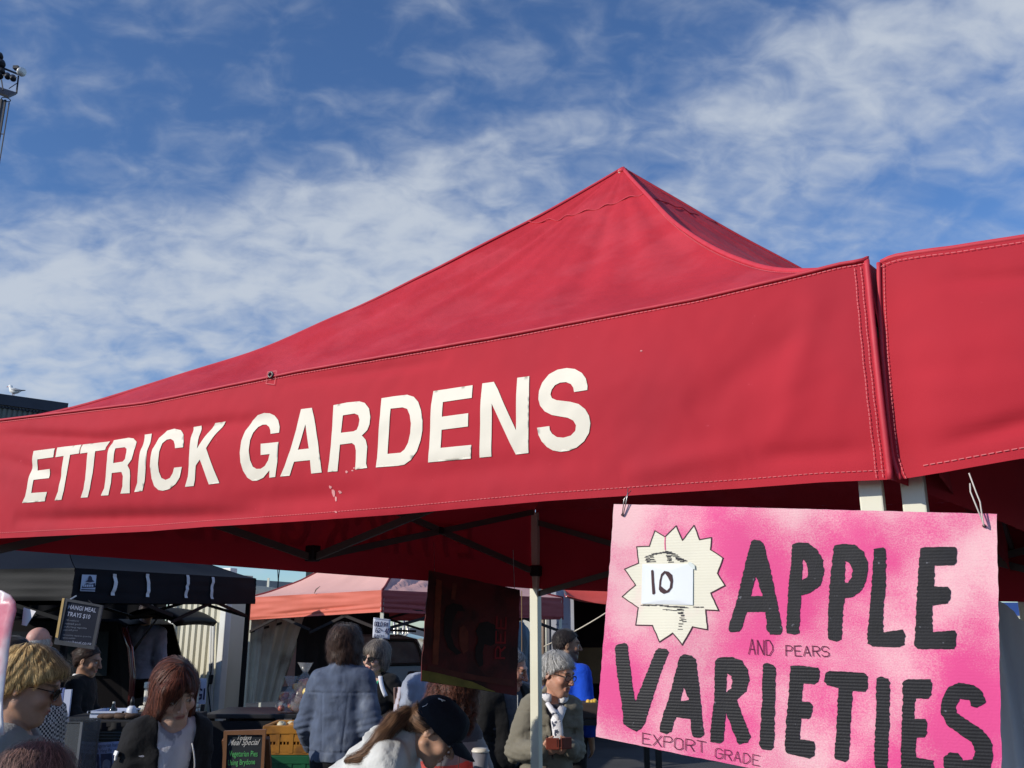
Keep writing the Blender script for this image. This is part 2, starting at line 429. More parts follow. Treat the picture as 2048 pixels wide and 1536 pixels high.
def stitches(pts, material, root, nrm, step=0.011, ln=0.0075, w=0.0016, name='stitching'):
    """dashed thread along a line of points; one part, nobody could count them"""
    mb = MB(); pts = [np.array(p) for p in pts]; acc = [0.0]
    for a, b in zip(pts[:-1], pts[1:]): acc.append(acc[-1]+np.linalg.norm(b-a))
    def pos(x):
        i = min(max(int(np.searchsorted(acc, x))-1, 0), len(pts)-2); t = (x-acc[i])/max(acc[i+1]-acc[i], 1e-9); return pts[i]+(pts[i+1]-pts[i])*t
    x = 0.0; nrm = np.array(nrm, float)
    while x+ln < acc[-1]:
        a, b = pos(x), pos(x+ln); d = b-a; d /= max(np.linalg.norm(d), 1e-9); sd = np.cross(d, nrm); sd /= max(np.linalg.norm(sd), 1e-9)
        mb.add([a+sd*w/2+nrm*0.001, a-sd*w/2+nrm*0.001, b-sd*w/2+nrm*0.001, b+sd*w/2+nrm*0.001], [(0, 1, 2, 3)]); x += step
    o = mb.build(name, material, root); o['kind'] = 'stuff'; return o

# ================================================================== the red canopy with the lettering
YF = 1.70
_fb, _ft = at(1775, 960, YF), at(1740, 517, YF)
FR = (_fb+_ft)/2; FR[0] = (_fb[0]*0.55+_ft[0]*0.45)
AX = np.array((-0.8800, 0.4750)); BX = np.array((0.4750, 0.8800))           # along the front (to the left) and along the side (away)
FLEN = 3.02
FL = np.array((FR[0]+AX[0]*FLEN, FR[1]+AX[1]*FLEN, 0))
class _P: pass
def build_main():
    base = Valance(FR, FL, lambda a: 0, lambda a: 0, lambda a, t: 0, outward=-BX)
    topx = [(1741, 517), (1727, 523), (1680, 530), (1586, 554), (1390, 600), (1000, 674), (600, 743), (293, 806), (0, 841), (-70, 853)]
    botx = [(1776, 960), (1640, 966), (1500, 977), (1240, 994), (1097, 1003), (810, 1028), (600, 1042), (400, 1053), (293, 1062), (0, 1077), (-70, 1080)]
    T = sorted(base.px(*p) for p in topx); B = sorted(base.px(*p) for p in botx)
    ta, tz = zip(*T); ba, bz = zip(*B)
    zt = lambda a: interp(a, ta, tz); zb = lambda a: interp(a, ba, bz)
    def crease(a, z, p0, p1, w, d):      # a soft crease between two pixels of the valance
        (a0, z0), (a1, z1) = p0, p1; L2 = (a1-a0)**2+(z1-z0)**2; t = max(0, min(1, ((a-a0)*(a1-a0)+(z-z0)*(z1-z0))/L2))
        q = ((a-a0)*(z1-z0)-(z-z0)*(a1-a0))/math.sqrt(L2); f = math.sin(math.pi*t)**0.5 if 0 < t < 1 else 0
        return d*f*math.exp(-(q/w)**2)
    cre = [((0, 868), (330, 888), 0.020, -0.014), ((180, 880), (560, 838), 0.022, -0.012), ((0, 915), (140, 960), 0.02, -0.008), ((30, 1040), (520, 1028), 0.022, -0.018), ((430, 1010), (760, 985), 0.03, -0.008),
           ((1380, 830), (1640, 640), 0.035, -0.007), ((1640, 560), (1560, 900), 0.03, 0.006), ((1500, 920), (1760, 900), 0.02, -0.006), ((560, 770), (900, 720), 0.016, -0.006), ((760, 960), (1200, 920), 0.03, -0.006),
           ((1250, 950), (1500, 900), 0.025, 0.007)]
    cre = [(base.px(*a), base.px(*b), w, d) for a, b, w, d in cre]
    def fold(a, t):
        z = zb(a)+(zt(a)-zb(a))*t
        f = 0.012*mnoise.noise(Vector((a*1.3, t*1.2, 4.0)))*math.sin(math.pi*min(1, t*1.0))**0.5
        f += 0.005*mnoise.noise(Vector((a*4.0+z*2, z*9, 9.0)))*math.sin(math.pi*t)
        f += 0.0012*mnoise.noise(Vector((a*24+z*7, z*20, 2.0)))
        f += sum(crease(a, z, p, q, w, d) for p, q, w, d in cre)
        f += 0.012*(1-t)**2*math.sin(a*2.2+0.5) + 0.014*math.sin(math.pi*t)
        return f
    V = Valance(FR, FL, zt, zb, fold, outward=-BX)
    BLb = at(1072, 1178, 5.1); BRx = FR[:2]+(BLb[:2]-FL[:2])
    side_len = np.linalg.norm(BLb[:2]-FL[:2])
    BL = np.array((BLb[0], BLb[1], 0)); BR = np.array((BRx[0], BRx[1], 0))
    root = thing('market_canopy', ((FR[0]+BL[0])/2, (FR[1]+BL[1])/2, 0), 'large red market canopy with white garden name lettered on its front valance', 'canopy')
    # valances
    mb = MB(); mb.grid(V.mesh(320, 52)); front = mb.build('front_valance', RED, root, True)
    zFLb, zFLt = zb(FLEN), zt(FLEN)
    hT = 0.44; zBLb = BLb[2]; zBRb = at(2300, 1210, BR[1])[2]
    zFRb, zFRt = zb(0), zt(0)
    nz = lambda s_, amp=0.010: (lambda a, t: amp*mnoise.noise(Vector((a*1.7+s_, t*1.3, s_)))+0.004*mnoise.noise(Vector((a*6+s_, t*5, s_)))+0.01*math.sin(math.pi*t))
    lin = lambda z0, z1, L, sag=0.0: (lambda a: z0+(z1-z0)*a/L-sag*math.sin(math.pi*min(max(a/L, 0), 1)))
    VL = Valance(FL, BL, lin(zFLt, zBLb+hT, side_len, 0.015), lin(zFLb-0.015, zBLb, side_len, 0.0), nz(11.0), outward=AX)
    VB = Valance(BL, BR, lin(zBLb+hT, zBRb+hT, FLEN, 0.015), lin(zBLb, zBRb, FLEN, 0.01), nz(17.0), outward=BX)
    VR = Valance(FR, BR, lin(zFRt, zBRb+hT, side_len, 0.02), lin(zFRb, zBRb, side_len, 0.0), nz(23.0, 0.006), outward=-AX)
    for nm, v, k in (('side_valance', VL, 60), ('back_valance', VB, 40), ('side_valance', VR, 60)):
        m2 = MB(); m2.grid(v.mesh(k, 12)); m2.build(nm, RED, root, True)
    # roof
    pk = at(1245, 337, 3.40); pk = np.array(pk)
    cs = [FR, FL, BL, BR]; ztop = [V, VL, VB, VR]
    def eave(k, t):
        if k == 0: return V.P(t*FLEN, zt(t*FLEN), 0)
        if k == 1: return VL.P(t*side_len, VL.zt(t*side_len))
        if k == 2: return VB.P(t*VB.L, VB.zt(t*VB.L))
        return VR.P((1-t)*side_len, VR.zt((1-t)*side_len))
    g = lambda s_: 0.12*s_+0.88*s_**1.5
    faces = roof_faces(cs, pk, eave, g, 0.035, 48, 80, 0.034, 3.0, (0, 0, 0, 0.0), (3, ))
    mb = MB()
    for F in faces: mb.grid(F)
    mb.build('roof', RED_ROOF, root, True)
    # hip seams: a doubled tape with a raised roll down each hip
    for k in range(4):
        line = [p for p in hip_line(faces, k, 0.003)]
        mb = MB(); mb.tube(line, 0.0085, 6, flat=0.5); mb.build('hip_seam', RED_SEAM, root, True)
        if k in (0, 1):
            Fp = faces[k]; th = [tuple(r[1]*0.72+r[0]*0.28+np.array((0, 0, 0.003))) for r in Fp[:-3]]
            stitches(th, THREAD, root, (-0.35, -0.6, 0.7), 0.013, 0.009, 0.0022)
    # the reinforcing cap at the peak: a seam across each face
    for k in (0, 3):
        line = [faces[k][40][j]+np.array((0, 0, 0.004)) for j in range(0, 81, 2 if k == 0 else 8)]
        line = [p-np.array((0, 0, 0.004*math.sin(j*0.9))) for j, p in enumerate(line)]
        mb = MB(); mb.tube(line, 0.0042, 5, flat=0.6); mb.build('cap_seam', RED_SEAM, root, True)
    mb = MB(); mb.lathe(pk+np.array((0, 0, -0.02)), [(0.03, -0.006), (0.02, 0.014), (0.008, 0.022)], 12); mb.build('peak_cap', RED_SEAM, root, True)
    # eave piping, hem, corner binding with their threads
    pip = [V.P(FLEN*i/120, zt(FLEN*i/120)+0.001, 0.003) for i in range(121)]
    mb = MB(); mb.tube(pip, 0.0042, 6); mb.build('eave_piping', RED_SEAM, root, True)
    ln = [V.P(FLEN*i/150, zt(FLEN*i/150)-0.007, 0.0022) for i in range(151)]; stitches(ln, THREAD, root, np.array((V.n[0], V.n[1], 0)), 0.010, 0.0072, 0.0016)
    hem = [V.P(FLEN*i/150, zb(FLEN*i/150)+0.018, 0.0012) for i in range(151)]; stitches(hem, THREAD, root, np.array((V.n[0], V.n[1], 0)), 0.010, 0.0068, 0.0013)
    for a0 in (0.012, 0.024):
        ln = [V.P(a0+0.0004*math.sin(i), zb(0)+(zt(0)-zb(0))*(0.01+0.97*i/40), 0.003) for i in range(41)]; stitches(ln, THREAD, root, np.array((V.n[0], V.n[1], 0)), 0.0085, 0.0062, 0.0015)
    bind = [V.P(0.0, zb(0)+(zt(0)-zb(0))*i/30, 0.0) for i in range(31)]
    mb = MB(); mb.tube(bind, 0.006, 8); mb.build('corner_binding', RED_SEAM, root, True)
    # grommet tag at the eave
    ga, gz = V.px(545, 751); gp = V.P(ga, gz, 0.006); n3 = (V.n[0], V.n[1], 0.15)
    ang = np.linspace(0, 2*math.pi, 25); fx = np.array((V.d[0], V.d[1], 0)); rr = 0.0075
    mb = MB(); mb.tube([gp+np.array(n3)*0.002+fx*math.cos(t)*rr+np.array((0, 0, 1))*math.sin(t)*rr for t in ang], 0.0030, 8); gr = mb.build('grommet', mat('dark_steel', (0.10, 0.095, 0.09), 0.4, 0.1, metal=0.8), root, True)
    mb = MB(); mb.lathe(gp-np.array(n3)*0.004, [(0.0075, 0), (0.007, 0.003)], 16, n3); mb.build('grommet_hole', BLACKP, gr)
    tg = [V.px(535, 768), V.px(552, 770), V.px(554, 742), V.px(536, 744)]
    mb = MB()
    for q in stroke_poly(tg, 0.0016, True): mb.add([V.P(a, z, 0.004) for a, z in q], [(0, 1, 2, 3)])
    mb.build('grommet_tag_thread', THREAD, root)
    # lettering
    A_, B_, C_ = (4.655, 40, 840), (5.251, 470, 720), (5.389, 840, 720)
    def P_(s): return [tuple(float(x) for x in q.split(',')) for q in s.split()]
    glyphs = [
     (A_, '153,293 352,268 342,352 192,372 183,474 306,460 302,546 165,563 143,685 291,675 262,760 52,777 85,715 105,640 140,400'),
     (A_, '375,262 592,233 585,318 500,330 470,560 450,660 420,747 357,753 395,670 410,580 440,340 362,352'),
     (A_, '603,232 828,196 828,285 742,298 718,500 690,640 662,723 598,729 632,650 650,560 668,310 596,320'),
     (A_, '862,186 1000,163 1050,170 1085,205 1100,260 1098,320 1085,375 1045,430 1064,470 1065,530 1048,685 965,690 990,620 998,530 985,490 895,500 885,590 852,705 785,709 820,640 838,540 855,380', '922,270 1000,258 1025,275 1030,310 1022,370 1000,395 910,409'),
     (A_, '1160,136 1228,127 1230,220 1210,460 1190,580 1165,665 1090,675 1125,590 1140,480 1165,250'),
     (A_, '1557,262 1560,210 1540,140 1500,95 1440,82 1370,100 1310,170 1270,280 1250,440 1255,550 1275,620 1310,655 1350,662 1410,645 1470,600 1510,540 1538,442 1467,450 1450,500 1420,545 1380,562 1345,545 1327,490 1325,420 1340,300 1365,225 1400,190 1435,183 1465,200 1480,235 1485,271'),
     (A_, '1618,66 1692,53 1697,130 1685,275 1822,30 1920,15 1770,270 1872,590 1776,603 1745,490 1708,375 1668,430 1650,560 1635,617 1558,626 1590,530 1605,420 1622,200'),
     (B_, '500,772 503,710 485,640 440,590 390,567 330,563 260,585 200,640 140,750 105,860 88,980 90,1080 110,1170 150,1240 200,1272 250,1270 320,1240 392,1165 386,1241 452,1234 480,1080 494,870 308,889 305,1006 402,996 385,1060 345,1120 300,1148 255,1150 215,1125 190,1060 183,960 195,850 225,770 270,710 315,685 355,685 390,710 405,745 408,784'),
     (B_, '722,525 836,511 865,620 910,870 940,1080 950,1190 840,1201 832,1062 665,1079 608,1222 505,1230 560,1120 620,960 680,740', '776,685 703,953 816,940'),
     (B_, '1062,483 1200,455 1330,443 1390,460 1440,520 1458,610 1452,690 1430,750 1375,805 1415,850 1430,920 1424,1000 1418,1100 1430,1143 1304,1160 1310,1060 1312,960 1300,905 1270,884 1145,900 1130,1060 1115,1177 1012,1185 1035,1060 1050,900 1058,700', '1168,592 1290,573 1330,590 1345,640 1338,700 1320,745 1285,762 1153,776'),
     (B_, '1563,410 1700,388 1830,373 1900,395 1950,450 1985,540 2005,650 2003,750 1985,860 1950,970 1890,1060 1820,1110 1750,1122 1521,1138 1535,1040 1545,850 1560,600', '1667,522 1790,508 1840,525 1870,590 1885,680 1878,780 1855,880 1820,950 1780,985 1645,998'),
     (C_, '165,342 592,282 592,422 278,465 273,625 559,588 556,730 270,765 262,960 592,928 582,1072 128,1115 140,960 152,500'),
     (C_, '697,264 822,247 870,330 1070,772 1075,205 1203,187 1210,400 1198,1013 1060,1028 1000,900 810,485 812,600 800,1050 674,1062 688,700 690,450'),
     (C_, '1843,345 1845,300 1825,220 1780,160 1700,115 1610,103 1510,120 1420,170 1350,260 1318,350 1312,440 1330,510 1380,570 1460,610 1630,640 1690,670 1718,720 1710,780 1660,830 1580,852 1510,845 1460,810 1435,770 1430,728 1295,744 1310,820 1345,890 1400,950 1460,985 1540,1000 1630,990 1720,955 1800,890 1855,800 1872,700 1860,620 1820,550 1750,495 1660,470 1510,452 1460,430 1443,390 1455,340 1490,290 1545,262 1610,257 1665,280 1692,320 1700,366')]
    allp = []; GHOST = mat('thin_letter_print', srgb(235, 215, 205), 0.6, 0.03, trans=0.45)
    for gl in glyphs:
        (s_, ox, oy) = gl[0]; polys = []
        for poly in gl[1:]: polys.append(densify([V.px(x/s_+ox, y/s_+oy) for x, y in P_(poly)], 0.009))
        allp.append(polys)
        vs, T = fill(polys, 0.010)
        if not T: continue
        mb = MB(); mb.add([V.P(a, z, 0.0021) for a, z in vs], T); mb.build('letter', LETTER, root, True)
    # the same name on the outside of the left valance: seen from inside only as a ghost through the cloth
    a_min = min(p[0] for q in allp for r in q for p in r)
    for polys in allp:
        pp = [[(0.25+(a-a_min)*1.05, z-zb(a)+VL.zb(side_len*0.3)) for a, z in P] for P in polys]
        vs, T = fill(pp, None)
        if T:
            mb = MB(); mb.add([VL.P(a, z, 0.012) for a, z in vs], T); mb.build('letter', GHOST, root)
    # bird-dropping / scuff marks under the lettering
    rnd = random.Random(4); SPL = mat('pale_splash', srgb(222, 150, 150), 0.7, 0.2, 60.0)
    for (u, v, w, h) in ((668, 988, 5, 9), (672, 999, 3, 6), (664, 975, 3, 4), (682, 985, 4, 4), (700, 945, 3, 3), (712, 943, 3, 2), (1288, 706, 3, 2), (672, 1024, 3, 3), (716, 938, 2, 2)):
        P = []
        for k in range(9):
            t = 2*math.pi*k/9; q = rnd.uniform(0.5, 1.1); P.append(V.px(u+w*q*math.cos(t), v+h*q*math.sin(t)))
        mb = MB(); mb.add([V.P(a, z, 0.0012) for a, z in P], [tuple(range(9))]); mb.build('dried_splash', SPL, root)
    # legs and trusses
    def leg(p, zt_, z0=0.0, s_=0.043, nm='leg'):
        M = np.array(((-AX[0], BX[0], 0), (-AX[1], BX[1], 0), (0, 0, 1)))
        mb = MB(); mb.box((p[0], p[1], (zt_+z0)/2), (s_, s_, zt_-z0), M, 0.003); o = mb.build(nm, CREAM, root)
        mb = MB(); mb.box((p[0], p[1], 0.006), (0.12, 0.12, 0.012), M, 0.002); mb.build('foot_plate', STEEL, o)
        return o
    ins = 0.045
    q = at(1744, 990, 1.775); L_FR = np.array((q[0], q[1]))
    leg(L_FR, zFRt-0.02); leg(FL[:2]-AX*ins+BX*ins, zFLt-0.02)
    q = at(1071, 1200, 5.1); L_BL = np.array((q[0], q[1])); lb = leg(L_BL, zBLb+hT-0.02, s_=0.048)
    leg(BR[:2]+AX*ins-BX*ins, zBRb+hT-0.02)
    # slider bracket on the back-left leg
    mb = MB(); br = at(1071, 1142, 5.1); M = np.array(((-AX[0], BX[0], 0), (-AX[1], BX[1], 0), (0, 0, 1)))
    mb.box(br, (0.075, 0.075, 0.06), M, 0.01); mb.build('bracket', BLACKP, root)
    def lp(u, v):      # point just inside the left side, through a pixel
        sd_ = (BL-FL)[:2]/side_len; n3 = np.array((-sd_[1], sd_[0], 0)); o3 = np.array((FL[0], FL[1], 0))-n3*0.05; d = dirpx(u, v); k = np.dot(o3-CAM, n3)/np.dot(d, n3); return CAM+d*k
    def bar(a, b, nm='truss_bar'):
        mb = MB(); mb.bar(a, b, 0.016, 0.030); mb.build(nm, GREYBAR, root)
    J1 = lp(625, 1116); X1 = lp(880, 1061); T2 = lp(1066, 1024); D2 = lp(1060, 1140)
    ext = lambda a, b, z: a+(b-a)*((z-a[2])/(b[2]-a[2]))
    zt_l = VL.zt(1.9)-0.06
    bar(J1, T2); bar(D2, ext(D2, X1, zt_l))
    bar(J1, ext(J1, lp(435, 1050), zt_l)); bar(lp(-60, 1112), ext(lp(-60, 1112), lp(210, 1052), zt_l))
    c2 = J1+np.array((-AX[0], -AX[1], 0))*1.45+np.array((0, 0, 0.42)); bar(J1, c2)
    mb = MB(); mb.box(J1+np.array((0, 0, 0.02)), (0.05, 0.05, 0.07), M, 0.006); mb.build('truss_joint', BLACKP, root)
    mb = MB(); mb.box(X1, (0.03, 0.03, 0.035), M, 0.006); mb.build('truss_joint', BLACKP, root)
    # back side scissors, right side scissors, front scissors
    d3 = lambda p, z: np.array((p[0], p[1], z))
    bl_in = L_BL; br_in = BR[:2]+AX*ins-BX*ins; fr_in = L_FR; fl_in = FL[:2]-AX*ins+BX*ins
    def scissors(a, b, za, zb_, low=0.34, n=1):
        for i in range(n):
            p, q = a+(b-a)*i/n, a+(b-a)*(i+1)/n; z0, z1 = za+(zb_-za)*i/n, za+(zb_-za)*(i+1)/n
            bar(d3(p, z0-low), d3(q, z1)); bar(d3(p, z0), d3(q, z1-low))
    scissors(bl_in, br_in, zBLb+hT-0.07, zBRb+hT-0.07, 0.40, 2)
    scissors(fr_in, br_in, zFRt-0.06, zBRb+hT-0.07, 0.30, 2)
    scissors(fr_in+BX*0.03, fl_in+BX*0.03, zFRt-0.05, zFLt-0.05, 0.27, 2)
    # centre pole that lifts the peak, with cross trusses
    cz = (zFRt+zBLb+hT)/2
    mb = MB(); mb.bar((pk[0], pk[1], cz-0.1), (pk[0], pk[1], pk[2]-0.02), 0.04); mb.build('centre_pole', CREAM, root)
    for p, z in ((fr_in, zFRt-0.05), ((fl_in+bl_in)/2, cz-0.05), (br_in, zBRb+hT-0.07)): bar(d3(p, z), d3(pk, cz+0.05))
    return dict(V=V, VL=VL, VR=VR, root=root, pk=pk, faces=faces)
MAIN = build_main()

# ================================================================== the neighbouring red canopy on the right
def build_right():
    A = FR+np.array((0.034, -0.020, 0)); D = -AX*1.0; D = np.array((0.86, -0.51)); D /= np.linalg.norm(D)
    base = Valance(A, A[:2]+D, lambda a: 0, lambda a: 0, lambda a, t: 0, outward=(-0.3, -1))
    topx = [(1757, 523), (1762, 516), (1790, 509), (1900, 497), (2048, 475)]; botx = [(1784, 958), (1800, 957), (1900, 943), (2048, 917)]
    T = sorted(base.px(*p) for p in topx); B = sorted(base.px(*p) for p in botx)
    ta, tz = zip(*T); ba, bz = zip(*B); LEN = 1.5
    zt = lambda a: interp(a, ta, tz); zb = lambda a: interp(a, ba, bz)
    a0 = base.px(1759, 523)[0]
    def fold(a, t):
        z = zb(a)+(zt(a)-zb(a))*t
        f = 0.010*mnoise.noise(Vector((a*2.2+31, t*1.6, 4.0)))+0.006*mnoise.noise(Vector((a*3+t*2, t*7, 19.0)))*math.sin(math.pi*t)
        f += 0.0012*mnoise.noise(Vector((a*24+z*7, z*20, 12.0)))
        f -= 0.012*math.exp(-((t-0.83-0.02*math.sin(a*20))/0.035)**2)*max(0, math.sin((a-0.06)*9))*0.6
        f -= 0.012*math.exp(-((t-0.13-0.25*(a-0.1))/0.04)**2)*min(1, max(0, (a-0.03)*8))
        f += 0.010*math.sin(math.pi*t)-0.012*math.exp(-(max(a-a0, 0)/0.06)**2)
        return f
    V = Valance(A, A[:2]+D*LEN, zt, zb, fold, outward=(-0.3, -1))
    BX2 = np.array((-D[1], D[0])); FAR = 3.0
    root = thing('market_canopy', (A[0]+D[0]*LEN/2+BX2[0]*FAR/2, A[1]+D[1]*LEN/2+BX2[1]*FAR/2, 0), 'plain red canopy without lettering butting against the lettered canopy on its right', 'canopy')
    # wavy left edge: columns start on an uneven line
    edgepx = [(1755, 525), (1757, 600), (1764, 700), (1772, 790), (1777, 850), (1783, 910), (1795, 950), (1800, 957)]
    ev = sorted((base.px(*p)[1], base.px(*p)[0]) for p in edgepx); ez, ea = zip(*ev)
    na, nz = 110, 40; rows = []
    for i in range(na+1):
        f_ = (i/na)**1.25; row = []
        for j in range(nz+1):
            t = j/nz; aa = a0+(LEN-a0)*f_; z = zb(aa)+(zt(aa)-zb(aa))*t
            a = aa+(interp(z, ez, ea)-a0)*(1-f_)**6; row.append(V.P(a, z))
        rows.append(row)
    mb = MB(); mb.grid(rows); mb.build('front_valance', RED, root, True)
    e = [np.array(r) for r in rows[0]]
    mb = MB(); mb.tube([p+np.array((-0.001, -0.002, 0)) for p in e], 0.0045, 8); mb.build('corner_binding', RED_SEAM, root, True)
    n3 = np.array((V.n[0], V.n[1], 0)); off = np.array((D[0], D[1], 0))*0.010
    stitches([p+off+n3*0.003 for p in e], THREAD, root, n3, 0.0085, 0.006, 0.0014)
    hem = [V.P(a0+0.035+(LEN-a0-0.035)*i/120, zb(a0+0.035+(LEN-a0-0.035)*i/120)+0.019, 0.0015) for i in range(121)]; stitches(hem, THREAD, root, n3, 0.0125, 0.009, 0.0018)
    top = [V.P(a0+(LEN-a0)*i/100, zt(a0+(LEN-a0)*i/100), 0.0) for i in range(101)]
    mb = MB(); mb.tube([p+np.array((0, 0, 0.002))-n3*0.004 for p in top], 0.006, 8); mb.build('eave_piping', RED_SEAM, root, True)
    stitches([p-np.array((0, 0, 0.010))+n3*0.004 for p in top], THREAD, root, n3, 0.011, 0.008, 0.0014)
    # side, back, roof
    C = [A[:2]+D*0.012, A[:2]+D*LEN, A[:2]+D*LEN+BX2*FAR, A[:2]+D*0.012+BX2*FAR]
    zt0, zt1 = zt(0.02), zt(LEN); zb0, zb1 = zb(0.02), zb(LEN)
    lin = lambda z0, z1, L: (lambda a: z0+(z1-z0)*a/L)
    nzf = lambda s_: (lambda a, t: 0.008*mnoise.noise(Vector((a*1.7+s_, t*1.3, s_)))+0.004*mnoise.noise(Vector((a*6+s_, t*5, s_))))
    VS = Valance(C[0]+D*0.03+BX2*0.035, C[3]+D*0.03, lin(zt0, zt0-0.05, FAR), lin(zb0, zb0-0.05, FAR), nzf(41), outward=-D)
    VB = Valance(C[3], C[2], lin(zt0-0.05, zt1-0.05, LEN), lin(zb0-0.05, zb1-0.05, LEN), nzf(43), outward=BX2)
    VT = Valance(C[1], C[2], lin(zt1, zt1-0.05, FAR), lin(zb1, zb1-0.05, FAR), nzf(47), outward=D)
    for v, nm in ((VS, 'side_valance'), (VB, 'back_valance'), (VT, 'side_valance')):
        m2 = MB(); m2.grid(v.mesh(40, 10)); m2.build(nm, RED, root, True)
    pk = np.array(((C[0][0]+C[2][0])/2, (C[0][1]+C[2][1])/2, zt0+0.62))
    def eave(k, t):
        if k == 0: a = a0+(LEN-a0)*t; return V.P(a, zt(a))
        if k == 1: return VT.P(t*FAR, VT.zt(t*FAR))
        if k == 2: return VB.P((1-t)*VB.L, VB.zt((1-t)*VB.L))
        return VS.P((1-t)*FAR, VS.zt((1-t)*FAR))
    F = roof_faces(C, pk, eave, lambda s_: s_**1.5, 0.05, 18, 24, 0.015, 8.0)
    mb = MB()
    for f in F: mb.grid(f)
    mb.build('roof', RED_ROOF, root, True)
    M = np.array(((D[0], BX2[0], 0), (D[1], BX2[1], 0), (0, 0, 1)))
    q = at(1829, 990, 1.765)
    ps = [(np.array((q[0], q[1])), zt0), (C[1]-D*0.05+BX2*0.05, zt1), (C[2]-D*0.05-BX2*0.05, zt1-0.05), (C[3]+D*0.05-BX2*0.05, zt0-0.05)]
    for p, z in ps:
        mb = MB(); mb.box((p[0], p[1], z/2-0.01), (0.043, 0.043, z-0.02), M, 0.003); o = mb.build('leg', CREAM, root)
        mb = MB(); mb.box((p[0], p[1], 0.006), (0.12, 0.12, 0.012), M, 0.002); mb.build('foot_plate', STEEL, o)
    d3 = lambda p, z: np.array((p[0], p[1], z))
    for (p, z0), (q2, z1) in ((ps[0], ps[3]), (ps[3], ps[2]), (ps[1], ps[2])):
        for i in range(2):
            a, b = p+(q2-p)*i/2, p+(q2-p)*(i+1)/2; za, zc = z0+(z1-z0)*i/2-0.06, z0+(z1-z0)*(i+1)/2-0.06
            for k in (0, 1):
                mb = MB(); mb.bar(d3(a, za-0.34*k), d3(b, zc-0.34*(1-k)), 0.016, 0.03); mb.build('truss_bar', GREYBAR, root)
    return V
RIGHT = build_right()
# ================================================================== the apple sign
PINK = mat('pink_sprayed_cardboard', (0.80, 0.075, 0.275), 0.62, 0.10, 2.2, col2=(0.88, 0.52, 0.55), c2scale=3.4, c2range=(0.39, 0.65), wave=(1, 0.0056, 0.025), bump=0.35, bscale=240,
           stretch=(1.0, 1.15, 1.0), bdist=0.001, grain=1)
CARD = mat('bare_cardboard', srgb(196, 168, 130), 0.8, 0.12, 14.0)
INK = mat('black_brush_paint', (0.013, 0.012, 0.015), 0.6, 0.25, 30.0, wave=(1, 0.0056, 0.12), bump=0.25, bscale=300, fleck=((0.12, 0.12, 0.14), 70.0, 0.70), bdist=0.0016)
PEN = mat('thin_marker_ink', srgb(96, 22, 52), 0.7, 0.2, 60.0)
MARK = mat('dark_marker_ink', srgb(58, 24, 34), 0.6, 0.2, 60.0)
BURST = mat('cream_bare_paper', srgb(234, 228, 208), 0.7, 0.04, 8.0, wave=(1, 0.0056, 0.08), col2=srgb(240, 206, 204), c2scale=7.0, c2range=(0.56, 0.72), bdist=0.001)
PAPER = mat('laminated_white_card', srgb(236, 238, 240), 0.25, 0.02, 20.0, coat=0.4)
WIRE = mat('galvanised_wire', (0.45, 0.44, 0.42), 0.35, 0.2, 50.0, metal=0.9)
